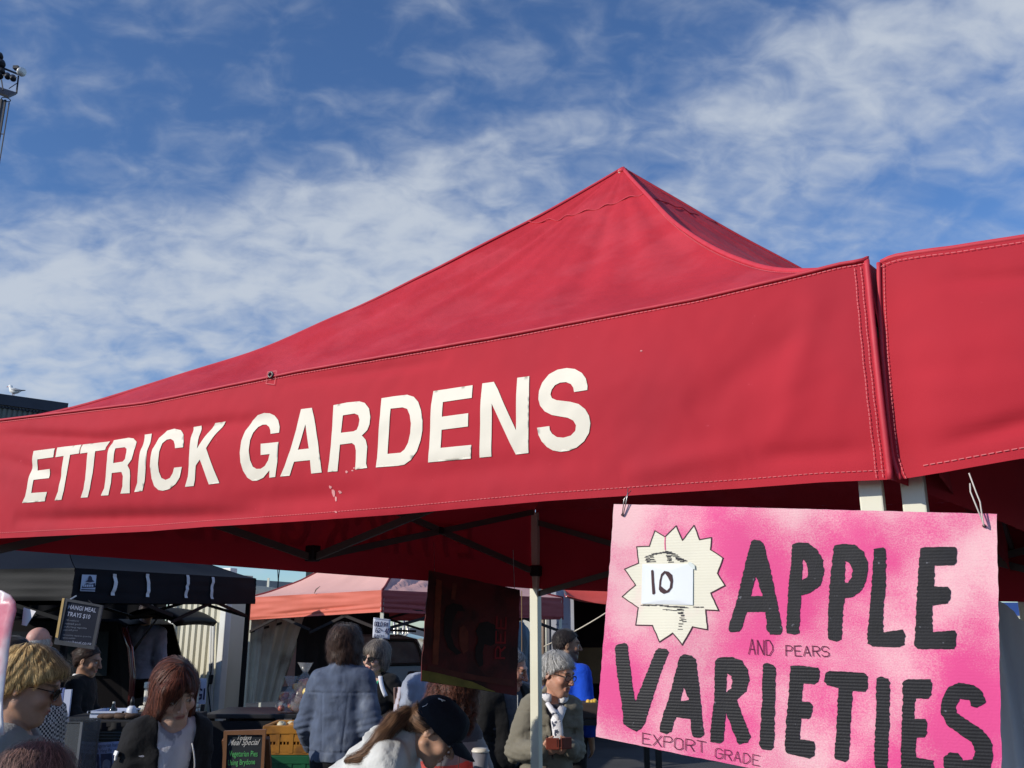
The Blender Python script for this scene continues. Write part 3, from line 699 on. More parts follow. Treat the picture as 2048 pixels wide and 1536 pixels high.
def build_sign():
    Y0 = 1.60; o = at(1994, 1028, Y0)
    fr = Frame(o, (0.895, -0.446, 0))
    P = lambda x, y: fr.px(x/2.3594+1180, y/2.3594+980)
    corners = [fr.px(1228, 1008), fr.px(1994, 1028), fr.px(2005, 1640), fr.px(1192, 1473)]
    root = thing('cardboard_sign', fr.w(*corners[0]), 'pink sprayed cardboard sign reading 10 apple varieties hung on wires', 'sign')
    M = Matrix(fr.rot().tolist()).to_4x4()
    root.matrix_world = Matrix.Translation(fr.w(0, 0)) @ M
    def part(name, verts, faces, m, smooth=False):
        return link_mesh(name, verts, faces, m, root, smooth, world=False)
    # slightly warped board
    def H(a, b): return 0.006*mnoise.noise(Vector((a*2.5, b*2.5, 7.0)))+0.004*mnoise.noise(Vector((a*9, b*3, 3.0)))
    outl = densify(corners, 0.012, 0.0009)
    vs, T = fill([outl], 0.018); n = len(vs); k = len(outl)
    v = [(a, b, H(a, b)) for a, b in vs]+[(a, b, H(a, b)-0.005) for a, b in vs]
    f = [tuple(t) for t in T]+[tuple(i+n for i in t[::-1]) for t in T]
    part('board', v, f, PINK, True)
    rim = [(i, (i+1) % k, (i+1) % k+n, i+n) for i in range(k)]
    part('board_edge', v, rim, CARD)
    def flat(name, polys, m, h, step=0.02):
        vs, T = fill(polys, step)
        return part(name, [(a, b, H(a, b)+h) for a, b in vs], T, m)
    def q_(s): return [tuple(float(x) for x in q.split(',')) for q in s.split()]
    G = ['760,245 775,234 805,238 825,265 870,470 908,665 895,682 850,682 833,660 828,575 740,575 715,650 700,668 660,670 650,655 690,530 720,400|782,405 757,500 815,500',
     '955,255 985,246 1030,250 1070,280 1098,330 1103,390 1085,450 1040,485 995,497 990,580 985,675 965,683 930,675 925,655 935,480|1003,325 1020,345 1030,380 1025,410 1005,423 998,420',
     '1150,262 1190,253 1250,258 1290,290 1312,350 1305,420 1285,470 1240,505 1200,510 1190,610 1187,705 1160,715 1125,705 1120,680 1130,450|1205,335 1225,345 1240,375 1235,410 1215,437 1200,435',
     '1340,278 1385,270 1397,285 1395,450 1383,560 1383,672 1475,658 1487,680 1483,730 1460,742 1330,738 1310,725 1308,690 1325,500',
     '1560,275 1580,270 1725,268 1730,285 1730,345 1715,355 1628,356 1622,455 1690,457 1703,475 1702,510 1685,535 1615,545 1615,670 1720,662 1728,680 1727,735 1715,750 1545,750 1530,735 1535,640 1548,400',
     '118,740 130,727 165,720 176,730 195,880 215,1000 310,760 325,745 360,750 372,765 340,850 260,1100 240,1125 220,1140 190,1125 160,1105 150,1000 125,850',
     '425,785 445,775 480,780 500,800 515,920 540,1155 525,1168 490,1165 480,1140 478,1080 408,1070 385,1140 365,1150 335,1140 330,1120 380,960|443,930 430,995 470,990',
     '590,805 610,790 670,787 715,805 745,850 750,900 735,950 690,990 760,1165 745,1190 700,1200 640,1050 632,1180 615,1195 570,1188 568,1160 585,1000|645,865 665,880 672,905 665,935 640,955',
     '815,822 835,815 865,825 875,840 872,1000 868,1215 855,1228 810,1222 800,1200 812,1000',
     '945,830 975,827 1075,838 1085,855 1075,905 1060,918 1005,912 998,998 1035,1000 1050,1020 1045,1065 1030,1080 995,1078 990,1175 1055,1185 1062,1210 1055,1255 1035,1267 930,1243 920,1225 925,1100 938,950',
     '1110,862 1130,853 1290,862 1312,880 1308,935 1295,952 1238,948 1230,1100 1222,1270 1205,1285 1160,1270 1152,1250 1165,1080 1170,935 1115,920 1105,905',
     '1350,890 1370,880 1405,890 1415,910 1412,1100 1402,1340 1390,1352 1348,1345 1340,1250 1350,1050',
     '1475,905 1495,893 1605,893 1612,910 1610,965 1595,985 1535,982 1530,1080 1585,1080 1590,1100 1588,1145 1575,1165 1540,1168 1535,1260 1620,1275 1625,1330 1600,1350 1490,1340 1468,1320 1468,1200 1475,1000',
     '1868,1000 1850,950 1810,920 1740,908 1690,930 1660,985 1655,1050 1680,1105 1740,1150 1800,1190 1820,1235 1805,1270 1760,1275 1735,1240 1700,1235 1670,1260 1665,1300 1690,1350 1750,1380 1820,1375 1880,1330 1903,1260 1895,1190 1850,1130 1780,1085 1730,1050 1725,1015 1745,985 1790,990 1800,1020 1825,1028']
    INK2 = mat('smooth_black_brush_paint', (0.013, 0.012, 0.015), 0.6, 0.25, 30.0, wave=(1, 0.0056, 0.05), bump=0.2, bscale=300, fleck=((0.12, 0.12, 0.14), 70.0, 0.68), bdist=0.0016)
    for gi, g in enumerate(G):
        polys = []
        for pl in g.split('|'): polys.append(densify([P(*p) for p in q_(pl)], 0.0038, 0.0011))
        flat('letter', polys, INK2 if gi < 5 else INK, 0.0012, None)
    # starburst, its outline, the card with the number and the smears around it
    S = lambda x, y: fr.px(x/5.9077+1220, y/5.9077+1040)
    st = q_('535,128 655,200 785,70 858,240 993,65 1060,232 1200,208 1190,350 1338,450 1270,630 1358,775 1187,862 1280,1070 1130,1060 1150,1295 975,1262 857,1475 745,1335 590,1440 500,1245 305,1240 330,1035 140,905 300,768 170,580 335,510 315,315 465,310')
    star = [S(*p) for p in st]
    b = flat('starburst', [star], BURST, 0.0008)
    mb = MB()
    line = densify(star, 0.008, 0.0005)
    for i, q in enumerate(stroke_poly(line, 0.0021, True)): mb.add([(x, y, H(x, y)+0.0014+0.00002*(i % 5)) for x, y in q], [(0, 1, 2, 3)])
    mb.build('starburst_outline', MARK, b, world=False)
    card = [S(*p) for p in q_('385,520 930,520 985,570 982,1005 372,990')]
    c = flat('number_card', [card], PAPER, 0.0032)
    mb = MB()
    for pl, hole in (('490,600 505,588 520,600 528,740 540,865 522,882 505,876 496,740', None), ('650,602 700,612 742,650 752,720 742,800 700,855 640,874 600,850 583,820 590,720 610,640', '655,630 690,675 720,735 712,800 680,834 645,812 607,780 612,720 625,665')):
        polys = [[S(*p) for p in q_(pl)]]+([[S(*p) for p in q_(hole)]] if hole else [])
        vs, T = fill(polys); mb.add([(x, y, H(x, y)+0.0042) for x, y in vs], T)
    mb.build('digit', MARK, c, world=False)
    tape = [S(*p) for p in q_('925,505 960,498 1005,535 1010,585 985,580 930,525')]
    vs, T = fill([tape]); link_mesh('tape', [(x, y, H(x, y)+0.0045) for x, y in vs], T, mat('shiny_tape', (0.75, 0.78, 0.74), 0.15, 0.02, 9.0, coat=0.6), c, world=False)
    mb = MB(); rnd = random.Random(9)
    def smear(x0, y0, x1, y1, n, w):
        for i in range(n):
            t = i/max(n-1, 1); x = x0+(x1-x0)*t+rnd.uniform(-8, 8); y = y0+(y1-y0)*t+rnd.uniform(-6, 6); l = rnd.uniform(0.5, 1.2)*w
            for q in stroke_poly([S(x-l, y+rnd.uniform(-3, 3)), S(x+l, y+rnd.uniform(-3, 3))], rnd.uniform(0.0010, 0.0022)): mb.add([(a, b2, H(a, b2)+0.0014+0.0001*rnd.random()) for a, b2 in q], [(0, 1, 2, 3)])
    for (x0, y0, x1, y1, n, w) in ((440, 430, 460, 500, 7, 28), (480, 420, 520, 500, 7, 26), (520, 405, 680, 375, 9, 26), (680, 390, 720, 500, 9, 26), (700, 380, 890, 490, 12, 30), (780, 440, 860, 490, 6, 24), (590, 1010, 890, 1035, 12, 46), (380, 1005, 520, 1015, 5, 30), (820, 1050, 880, 1200, 8, 26), (860, 1060, 835, 1290, 8, 22), (1000, 1030, 1080, 1036, 3, 26), (650, 1060, 800, 1075, 5, 22)):
        smear(x0, y0, x1, y1, n, w)
    o2 = mb.build('brush_smear', mat('faded_black_brush', (0.05, 0.045, 0.05), 0.7, 0.2, 40.0), b, world=False); o2['kind'] = 'stuff'
    q = stroke_poly([S(655, 205), S(652, 280), S(656, 350)], 0.0022); mb = MB()
    for i, w in enumerate(q): mb.add([(x, y, H(x, y)+0.0016+0.0001*i) for x, y in w], [(0, 1, 2, 3)])
    mb.build('paint_drip', mat('pink_drip', (0.75, 0.08, 0.25), 0.5, 0.0), b, world=False)
    # small handwriting
    pl = lambda a, b2, h: np.array((a, b2, H(a, b2)+h))
    for txt, p0, p1, hh, w in (('AND', (748, 772), (872, 780), 0.0115, 0.0012), ('PEARS', (925, 780), (1138, 786), 0.0092, 0.0012), ('EXPORT', (250, 1196), (560, 1240), 0.0105, 0.0012), ('GRADE', (592, 1262), (812, 1302), 0.0100, 0.0010)):
        P0, P1 = P(*p0), P(*p1); hgt = {'AND': 68, 'PEARS': 46, 'EXPORT': 50, 'GRADE': 46}[txt]; hh = abs(P(p0[0], p0[1]-hgt)[1]-P0[1])
        quads_mesh(hand_text(txt, P0, P1, hh, w*1.25, 0.18), pl, 'handwriting', PEN, root, 0.0022, False)
    # hanging wires: up through the top corners to the canopy frames
    for pts in ([P(155, 118), fr.px(1252, 1000), fr.px(1262, 985)], [P(160, 118), fr.px(1258, 996), fr.px(1256, 980)],):
        mb = MB(); mb.tube([(pts[0][0], pts[0][1], 0.004)]+[(p[0], p[1]+0.004*i, 0.012-0.012*i) for i, p in enumerate(pts[1:])], 0.0011, 6); mb.build('wire', WIRE, root, True, world=False)
    k = P(1860, 170)
    W1 = [k, fr.px(1951, 1010), fr.px(1941, 985), fr.px(1940, 968)]; W2 = [k, fr.px(1966, 1045), fr.px(1960, 1005), fr.px(1952, 985), fr.px(1938, 947)]
    for Wp in (W1, W2):
        mb = MB(); mb.tube([(k[0], k[1], 0.003), (k[0], k[1], 0.012)]+[(p[0], p[1], 0.014-0.003*i) for i, p in enumerate(Wp[1:])], 0.0013, 6); mb.build('wire', mat('white_wire', srgb(205, 198, 190), 0.5, 0.1), root, True, world=False)
    for kk in (k, P(155, 118)):
        mb = MB(); mb.lathe((kk[0], kk[1], 0.002+H(*kk)), [(0.0032, 0), (0.0026, 0.003)], 10); mb.build('wire_hole', MARK, root, world=False)
build_sign()

# a second sprayed sign, cut off by the left edge of the picture
def build_left_sheet():
    fr = Frame(at(14, 1300, 2.05), (0.93, -0.36, 0))
    pts = [fr.px(-260, 1150), fr.px(0, 1181), fr.px(16, 1190), fr.px(25, 1204), fr.px(27, 1222), fr.px(22, 1260), fr.px(17, 1300), fr.px(12, 1340), fr.px(9, 1400), fr.px(5, 1470), fr.px(-250, 1500)]
    root = thing('cardboard_sign', fr.w(*pts[2]), 'pink and white sheet of a hanging sign cut by the left picture edge', 'sign')
    P2 = mat('pink_white_sheet', srgb(236, 232, 236), 0.3, 0.08, 5.0, col2=srgb(206, 110, 128), c2scale=5.0, c2range=(0.42, 0.60), coat=0.3, bump=0.6, bscale=30)
    vs, T = fill([densify(pts, 0.02, 0.0006)], 0.03); n = len(vs)
    H = lambda a, b: 0.010*mnoise.noise(Vector((a*7, b*6, 2.0)))+0.006*math.sin(b*40)*0.4
    o = link_mesh('sheet', [fr.w(a, b, H(a, b)) for a, b in vs], T, P2, root, True); solid(o, 0.004)
    c = [fr.px(24, 1214), fr.px(49, 1222), fr.px(30, 1252), fr.px(20, 1250)]
    link_mesh('loose_paper', [fr.w(a, b, -0.03) for a, b in c], [(0, 1, 2, 3)], mat('grey_white_paper', srgb(214, 212, 216), 0.7, 0.05), root)
build_left_sheet()

# the dark painted board seen against the light under the canopy
def build_dark_sign():
    o = at(860, 1140, 4.45); fr = Frame(o, (0.84, 0.54, 0))
    c = [fr.px(858, 1140), fr.px(1040, 1180), fr.px(1033, 1391), fr.px(842, 1362)]
    root = thing('cardboard_sign', fr.w(*c[0]), 'dark red painted board hanging in shade with figures and a green lower edge', 'sign')
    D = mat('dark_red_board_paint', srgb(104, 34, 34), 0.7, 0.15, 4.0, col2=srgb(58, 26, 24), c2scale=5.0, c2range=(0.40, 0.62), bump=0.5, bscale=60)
    outl = densify(c, 0.03, 0.003); vs, T = fill([outl], 0.05); n = len(vs); k = len(outl); H = lambda a, b: 0.008*mnoise.noise(Vector((a*4, b*4, 1)))
    F_ = [tuple(t) for t in T]+[tuple(i+n for i in t[::-1]) for t in T]+[(i, (i+1) % k, (i+1) % k+n, i+n) for i in range(k)]
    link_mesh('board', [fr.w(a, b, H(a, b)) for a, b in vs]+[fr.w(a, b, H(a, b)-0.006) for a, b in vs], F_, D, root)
    def patch(name, poly, col, h=0.003, smooth=0.012, jit=0.002):
        vs, T = fill([densify([fr.px(*p) for p in poly], smooth, jit)], 0.03)
        link_mesh(name, [fr.w(a, b, H(a, b)+h) for a, b in vs], T, mat('board_paint_%d_%d_%d' % col, srgb(*col), 0.7, 0.25, 20.0), root)
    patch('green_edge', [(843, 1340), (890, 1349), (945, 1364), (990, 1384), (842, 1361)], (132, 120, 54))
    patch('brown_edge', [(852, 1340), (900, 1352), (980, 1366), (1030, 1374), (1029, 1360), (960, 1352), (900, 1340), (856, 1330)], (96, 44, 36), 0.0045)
    patch('painted_band', [(872, 1158), (884, 1162), (876, 1330), (864, 1328)], (128, 62, 40), 0.003)
    patch('painted_band', [(905, 1165), (914, 1167), (910, 1200), (902, 1198)], (120, 60, 44), 0.003)
    # figure: a curved long shape and a rounded one with a stem
    patch('painted_figure', [(893, 1212), (905, 1206), (922, 1210), (930, 1222), (914, 1222), (905, 1240), (901, 1268), (908, 1292), (922, 1306), (912, 1310), (896, 1296), (887, 1268), (887, 1235)], (34, 22, 20), 0.0035)
    patch('painted_figure', [(958, 1246), (975, 1243), (990, 1250), (997, 1266), (994, 1284), (980, 1292), (968, 1288), (964, 1305), (966, 1330), (958, 1334), (950, 1318), (949, 1295), (956, 1280), (951, 1262)], (38, 22, 20), 0.0035)
    patch('painted_figure', [(918, 1256), (928, 1250), (936, 1262), (936, 1300), (926, 1308), (918, 1290)], (116, 52, 38), 0.003)
    quads_mesh(hand_text('REE', fr.px(1008, 1316), fr.px(1012, 1228), 0.055, 0.009, 0.15), lambda a, b, h: fr.w(a, b, h+H(a, b)), 'handwriting', mat('faded_red_marker', srgb(150, 30, 34), 0.7, 0.1), root, 0.004)
    for p, q in (((868, 1143), (868, 1085)), ((1028, 1178), (1026, 1100))):
        mb = MB(); a = fr.w(*fr.px(*p), 0.004); b = at(q[0], q[1], 4.5); mb.tube([a, b], 0.0014, 6); mb.build('wire', WIRE, root)
build_dark_sign()
# ================================================================== the black canopy
def build_black():
    BLK = mat('black_canvas', (0.007, 0.008, 0.012), 0.8, 0.15, 4.0, bump=0.6, bscale=300, spec=0.12)
    BLK_SUN = mat('sunlit_black_canvas', (0.015, 0.015, 0.015), 0.75, 0.25, 3.0, bump=0.8, bscale=60)  # same black canvas with sunlight painted in, for the sun-facing side
    WH = mat('white_webbing', srgb(206, 208, 214), 0.7, 0.05)
    BM = mat('black_powder_coat', (0.008, 0.008, 0.009), 0.6, 0.1, spec=0.1)
    Nn = at(150, 1136, 7.5); Fr = at(513, 1157, 10.4)
    d1 = Fr[:2]-Nn[:2]; L = np.linalg.norm(d1); d1 /= L; d2 = np.array((-d1[1], d1[0]))
    zt0, zt1 = Nn[2], Fr[2]; zb0 = at(150, 1206, 7.5)[2]; zb1 = at(513, 1208, 10.4)[2]
    C = [Nn[:2], Fr[:2], Fr[:2]+d2*L, Nn[:2]+d2*L]
    root = thing('market_canopy', ((C[0]+C[2])/2).tolist()+[0], 'black canopy with a logo patch and white straps above the hot food stall', 'canopy')
    lin = lambda z0, z1, L_: (lambda a: z0+(z1-z0)*a/L_)
    nz = lambda s_, k=1.0: (lambda a, t: k*(0.012*mnoise.noise(Vector((a*1.5+s_, t*1.3, s_)))+0.010*mnoise.noise(Vector((a*1.2+s_, t*9, s_)))))
    VF = Valance(C[0], C[1], lin(zt0, zt1, L), lin(zb0, zb1, L), nz(1.0), outward=-d2)
    VL = Valance(C[0], C[3], lin(zt0, zt0, L), lin(zb0+0.02, zb0+0.03, L), nz(5.0, 1.7), outward=-d1)
    VB = Valance(C[3], C[2], lin(zt0, zt1, L), lin(zb0, zb1, L), nz(8.0), outward=d2)
    VR = Valance(C[1], C[2], lin(zt1, zt1, L), lin(zb1, zb1, L), nz(9.0), outward=d1)
    for v, m, nm in ((VF, BLK, 'front_valance'), (VL, BLK_SUN, 'side_valance'), (VB, BLK, 'back_valance'), (VR, BLK, 'side_valance')):
        mb = MB(); mb.grid(v.mesh(50, 12)); mb.build(nm, m, root, True)
    ctr = (C[0]+C[2])/2; pk = np.array((ctr[0], ctr[1], zt0+0.78))
    VV = [VF, VR, VB, VL]
    def eave(k, t):
        if k == 0: return VF.P(t*L, VF.zt(t*L))
        if k == 1: return VR.P(t*L, VR.zt(t*L))
        if k == 2: return VB.P((1-t)*L, VB.zt((1-t)*L))
        return VL.P((1-t)*L, VL.zt((1-t)*L))
    F = roof_faces(C, pk, eave, lambda s_: 0.3*s_+0.7*s_**1.3, 0.02, 16, 24, 0.02, 5.0)
    mb = MB()
    for f in F: mb.grid(f)
    mb.build('roof', mat('navy_black_roof', (0.008, 0.010, 0.016), 0.7, 0.12, 3.0, spec=0.15), root, True)
    for p, zz in ((C[0]+d1*0.05+d2*0.05, zt0), (C[1]-d1*0.05+d2*0.05, zt1), (C[2]-d1*0.05-d2*0.05, zt1), (C[3]+d1*0.05-d2*0.05, zt0)):
        mb = MB(); mb.bar((p[0], p[1], 0), (p[0], p[1], zz-0.02), 0.045); o = mb.build('leg', BM, root)
        mb = MB(); mb.box((p[0], p[1], 0.008), (0.13, 0.13, 0.015)); mb.build('foot_plate', STEEL, o)
    def strap(u, v0, v1):
        a, z0 = VF.px(u+1, v0); a1, z1 = VF.px(u, v1); mb = MB(); pts = []
        for i in range(9):
            t = i/8; pts.append((a+(a1-a)*t+0.015*math.sin(t*5+u), z0+(z1-z0)*t))
        mb.grid([[VF.P(p[0]-0.024, p[1], 0.012), VF.P(p[0]+0.024, p[1], 0.012)] for p in pts]); o = mb.build('strap', WH, root); solid(o, 0.002)
    strap(226, 1148, 1191); strap(294, 1148, 1194); strap(371, 1150, 1196); strap(422, 1154, 1198)
    # the logo patch
    def q(u, v): return VF.px(u, v)
    c = [q(161, 1149), q(190, 1150), q(188, 1183), q(158, 1182)]
    lg = link_mesh('logo_patch', [VF.P(a, z, 0.014) for a, z in c], [(0, 1, 2, 3)], mat('pale_logo', srgb(176, 190, 214), 0.6, 0.06), root)
    NAVY = mat('navy_print', srgb(30, 40, 70), 0.7, 0.1)
    def pr(polys, h):
        mb = MB()
        for P in polys: mb.add([VF.P(*q(*p), h) for p in P], [tuple(range(len(P)))])
        mb.build('print', NAVY, lg)
    pr([[(172, 1160), (174, 1153), (177, 1151), (180, 1154), (181, 1160), (185, 1163), (176, 1165), (167, 1163)], [(163, 1171), (170, 1166), (178, 1168), (186, 1166), (187, 1175), (160, 1176)], [(160, 1178), (187, 1179), (187, 1181), (159, 1180.5)]], 0.017)
    mb = MB()
    pl = [[(163+3.4*i, 1169), (165.4+3.4*i, 1169.3), (165+3.4*i, 1174), (162.8+3.4*i, 1173.6)] for i in range(6)]
    for P in pl: mb.add([VF.P(*q(*p), 0.019) for p in P], [(0, 1, 2, 3)])
    o = mb.build('print', mat('pale_print', srgb(190, 200, 220), 0.7, 0), lg)
    # bright specks on the roof and a ring at the corner
    def trus(a, b):
        mb = MB(); mb.bar(a, b, 0.02, 0.03); mb.build('truss_bar', BM, root)
    for A_, B_, za, zc in ((C[0], C[1], zt0, zt1), (C[3], C[2], zt0, zt1), (C[1], C[2], zt1, zt1), (C[0], C[3], zt0, zt0)):
        A_ = A_+(ctr-A_)*0.03; B_ = B_+(ctr-B_)*0.03
        for i in range(2):
            a, b = A_+(B_-A_)*i/2, A_+(B_-A_)*(i+1)/2
            trus((a[0], a[1], za-0.06), (b[0], b[1], zc-0.42)); trus((a[0], a[1], za-0.42), (b[0], b[1], zc-0.06))
    return C, d1, d2, L
BLACK = build_black()

# ------------------------------------------------------------------ hangi meal sign hung from its corner
def build_hangi():
    fr = Frame(at(129, 1196, 7.25), (0.985, 0.17, 0))
    c = [fr.px(129, 1196), fr.px(206, 1211), fr.px(189, 1299), fr.px(109, 1288)]
    root = thing('menu_board', fr.w(*c[0]), 'black framed menu board reading hangi meal trays $10 hanging tilted from the black canopy', 'menu board')
    FRM = mat('dark_grey_frame', (0.075, 0.075, 0.08), 0.6, 0.2, 12.0); SIDE = mat('pale_pine_edge', srgb(222, 184, 118), 0.6, 0.12, 10.0)  # dark grey rails, pale pine strip down the left edge
    inn = [fr.px(136, 1203), fr.px(200, 1214), fr.px(184, 1292), fr.px(119, 1280)]
    mb = MB(); mb.add([fr.w(*p, 0.006) for p in inn]+[fr.w(*p, -0.01) for p in inn], [(0, 1, 2, 3), (7, 6, 5, 4)]+[(i, (i+1) % 4, (i+1) % 4+4, i+4) for i in range(4)]); mb.build('board', mat('navy_board', (0.010, 0.012, 0.026), 0.55, 0.1), root)
    for i in range(4):
        a, b = c[i], c[(i+1) % 4]; a2, b2 = inn[i], inn[(i+1) % 4]
        mb = MB(); P = [a, b, b2, a2]; mb.add([fr.w(*p, 0.016) for p in P]+[fr.w(*p, -0.02) for p in P], [(0, 1, 2, 3), (7, 6, 5, 4)]+[(k, (k+1) % 4, (k+1) % 4+4, k+4) for k in range(4)])
        mb.build('frame_rail', FRM, root)
    e = [fr.px(126, 1196.5), fr.px(130.5, 1196.5), fr.px(117, 1276), fr.px(112, 1274)]
    mb = MB(); mb.add([fr.w(*p, 0.019) for p in e]+[fr.w(*p, -0.03) for p in e], [(0, 1, 2, 3), (7, 6, 5, 4)]+[(k, (k+1) % 4, (k+1) % 4+4, k+4) for k in range(4)]); mb.build('wooden_edge', SIDE, root)
    TX = mat('chalk_grey_lettering', srgb(170, 176, 196), 0.7, 0.1, 30.0)
    pl = lambda a, b, h: fr.w(a, b, h)
    def line(txt, u0, v0, u1, v1, hs=1.15, bold=0.0, h=0.0085): type_mesh(txt, pl, fr.px(u0, v0), fr.px(u1, v1), 'lettering', TX, root, h, 0.0, hs, bold)
    line('HANGI MEAL', 136.5, 1217.5, 192, 1225, 1.25, 0.012); line('TRAYS $10', 134, 1231.5, 180, 1238, 1.25, 0.012)
    for txt, u0, v0, u1, v1 in (('750 traditional', 131.5, 1241.5, 158, 1243.5), ('roasted pork', 130, 1248.5, 162, 1251), ('stuffed hangi vegetables', 128.5, 1254.5, 174, 1258), ('peas and gravy', 127.5, 1261, 156, 1262)):
        hand = txt; type_mesh(txt, pl, fr.px(u0, v0), fr.px(u1, v1), 'small_print', mat('dim_small_print', srgb(120, 126, 140), 0.7, 0.2, 40.0), root, 0.0085)
    for txt, u0, v0, u1, v1 in (('also available, vegetarian, gluten free', 126, 1270.5, 183, 1275), ('options available', 125, 1276.5, 151, 1278)):
        type_mesh(txt, pl, fr.px(u0, v0), fr.px(u1, v1), 'small_print', MATS['dim_small_print'], root, 0.0085)
    line('www.hangi.co.nz', 124, 1285.5, 183, 1290, 1.0)
    mb = MB(); mb.tube([fr.w(*fr.px(141, 1199), 0.01), at(152, 1192, 7.40)], 0.006, 6); mb.build('hanging_cord', mat('pale_cord', srgb(200, 200, 200), 0.7, 0.1), root)
    mb = MB(); mb.tube([fr.w(*fr.px(187, 1209), 0.01), at(176, 1200, 7.62)], 0.004, 6); mb.build('hanging_cord', BLACKP, root)
build_hangi()

# ------------------------------------------------------------------ black van with its tailgate up
def build_van():
    BODY = mat('black_car_paint', (0.006, 0.005, 0.006), 0.55, 0.1, 2.0, spec=0.05); GL = mat('dark_car_glass', (0.005, 0.006, 0.008), 0.35, 0.0, spec=0.15)
    p = at(262, 1300, 10.6); x1 = p[0]; y0 = 10.6; H = 1.74
    root = thing('parked_van', (x1-2.2, y0+0.85, 0), 'black van parked under the black canopy with its tailgate raised', 'van')
    prof = [(-4.5, 0.35), (-4.55, 0.8), (-4.35, 1.0), (-3.6, 1.12), (-2.9, 1.66), (-2.3, 1.74), (-0.25, 1.72), (-0.12, 1.66), (0.02, 1.2), (0.06, 0.85), (0.05, 0.42), (-0.1, 0.33)]
    mb = MB(); n = len(prof)
    for wi, (yy, ins) in enumerate(((0, 0.0), (0.06, 0.0), (1.64, 0.0), (1.70, 0.0))): pass
    secs = [(0.0, 0.06), (0.05, 0.0), (1.65, 0.0), (1.70, 0.06)]
    vs = []
    for yy, ins in secs:
        for (a, z) in prof:
            ti = 0.10*max(0, z-1.0)/0.7; yk = yy+(ti if yy < 0.8 else -ti)
            vs.append((x1+a*(1-ins*0.15), y0+yk, z-(ins*0.5 if z > 1.5 else 0)))
    fs = []
    for k in range(3):
        for i in range(n):
            j = (i+1) % n
            if k == 1 and i in (7, 8): continue          # the open back
            fs.append((k*n+i, k*n+j, (k+1)*n+j, (k+1)*n+i))
    fs += [tuple(range(n))[::-1], tuple(3*n+i for i in range(n))]
    mb.add(vs, fs); mb.build('body', BODY, root)
    for a0, a1 in ((-2.75, -1.95), (-1.85, -0.95), (-0.85, -0.25)):
        mb = MB(); mb.add([(x1+a0, y0+0.015, 1.1), (x1+a1, y0+0.015, 1.1), (x1+a1-0.05, y0+0.07, 1.58), (x1+a0+0.12, y0+0.07, 1.58)], [(0, 1, 2, 3)]); mb.build('window', GL, root)
    for a in (-3.7, -0.85):
        for yy in (0.08, 1.62):
            mb = MB(); mb.lathe((x1+a, y0+yy-0.1, 0.32), [(0.20, 0), (0.32, 0.03), (0.32, 0.17), (0.20, 0.2)], 22, (0, 1, 0)); w = mb.build('wheel', BLACKP, root)
            mb = MB(); mb.lathe((x1+a, y0+yy-0.105, 0.32), [(0.19, 0), (0.12, 0.02)], 18, (0, 1, 0)); mb.build('rim', STEEL, w)
    # rear lamp column and the raised tailgate with its strut
    mb = MB(); mb.tube([(x1-0.10, y0-0.004, 1.62), (x1-0.01, y0-0.004, 1.4), (x1+0.05, y0-0.004, 1.1), (x1+0.06, y0-0.002, 0.8)], 0.035, 8); mb.build('tail_lamp', mat('red_lamp', (0.08, 0.015, 0.015), 0.2, 0.0, coat=0.8), root, True)
    T = at(366, 1248, 10.9); Hn = np.array((x1-0.15, y0+0.2, H+0.0))
    tip = np.array((T[0], y0+0.15, T[2])); d = tip-Hn; W_ = 1.35; rows = []
    for i in range(13):
        t = i/12; q = Hn+d*t+np.array((0, 0, 0.10*math.sin(math.pi*t)**0.8)); rows.append([q+np.array((0, W_*j/8, 0.02*math.sin(math.pi*j/8))) for j in range(9)])
    mb = MB(); mb.grid(rows); o = mb.build('tailgate', BODY, root, True); solid(o, 0.07)
    s0 = np.array((x1-0.02, y0+0.10, 1.36)); s1 = Hn+d*0.55+np.array((0, 0.02, 0.02))
    mb = MB(); mb.tube([s0, s0+(s1-s0)*0.55], 0.016, 8); mb.tube([s0+(s1-s0)*0.55, s1], 0.010, 8); mb.build('gas_strut', BLACKP, root, True)
build_van()

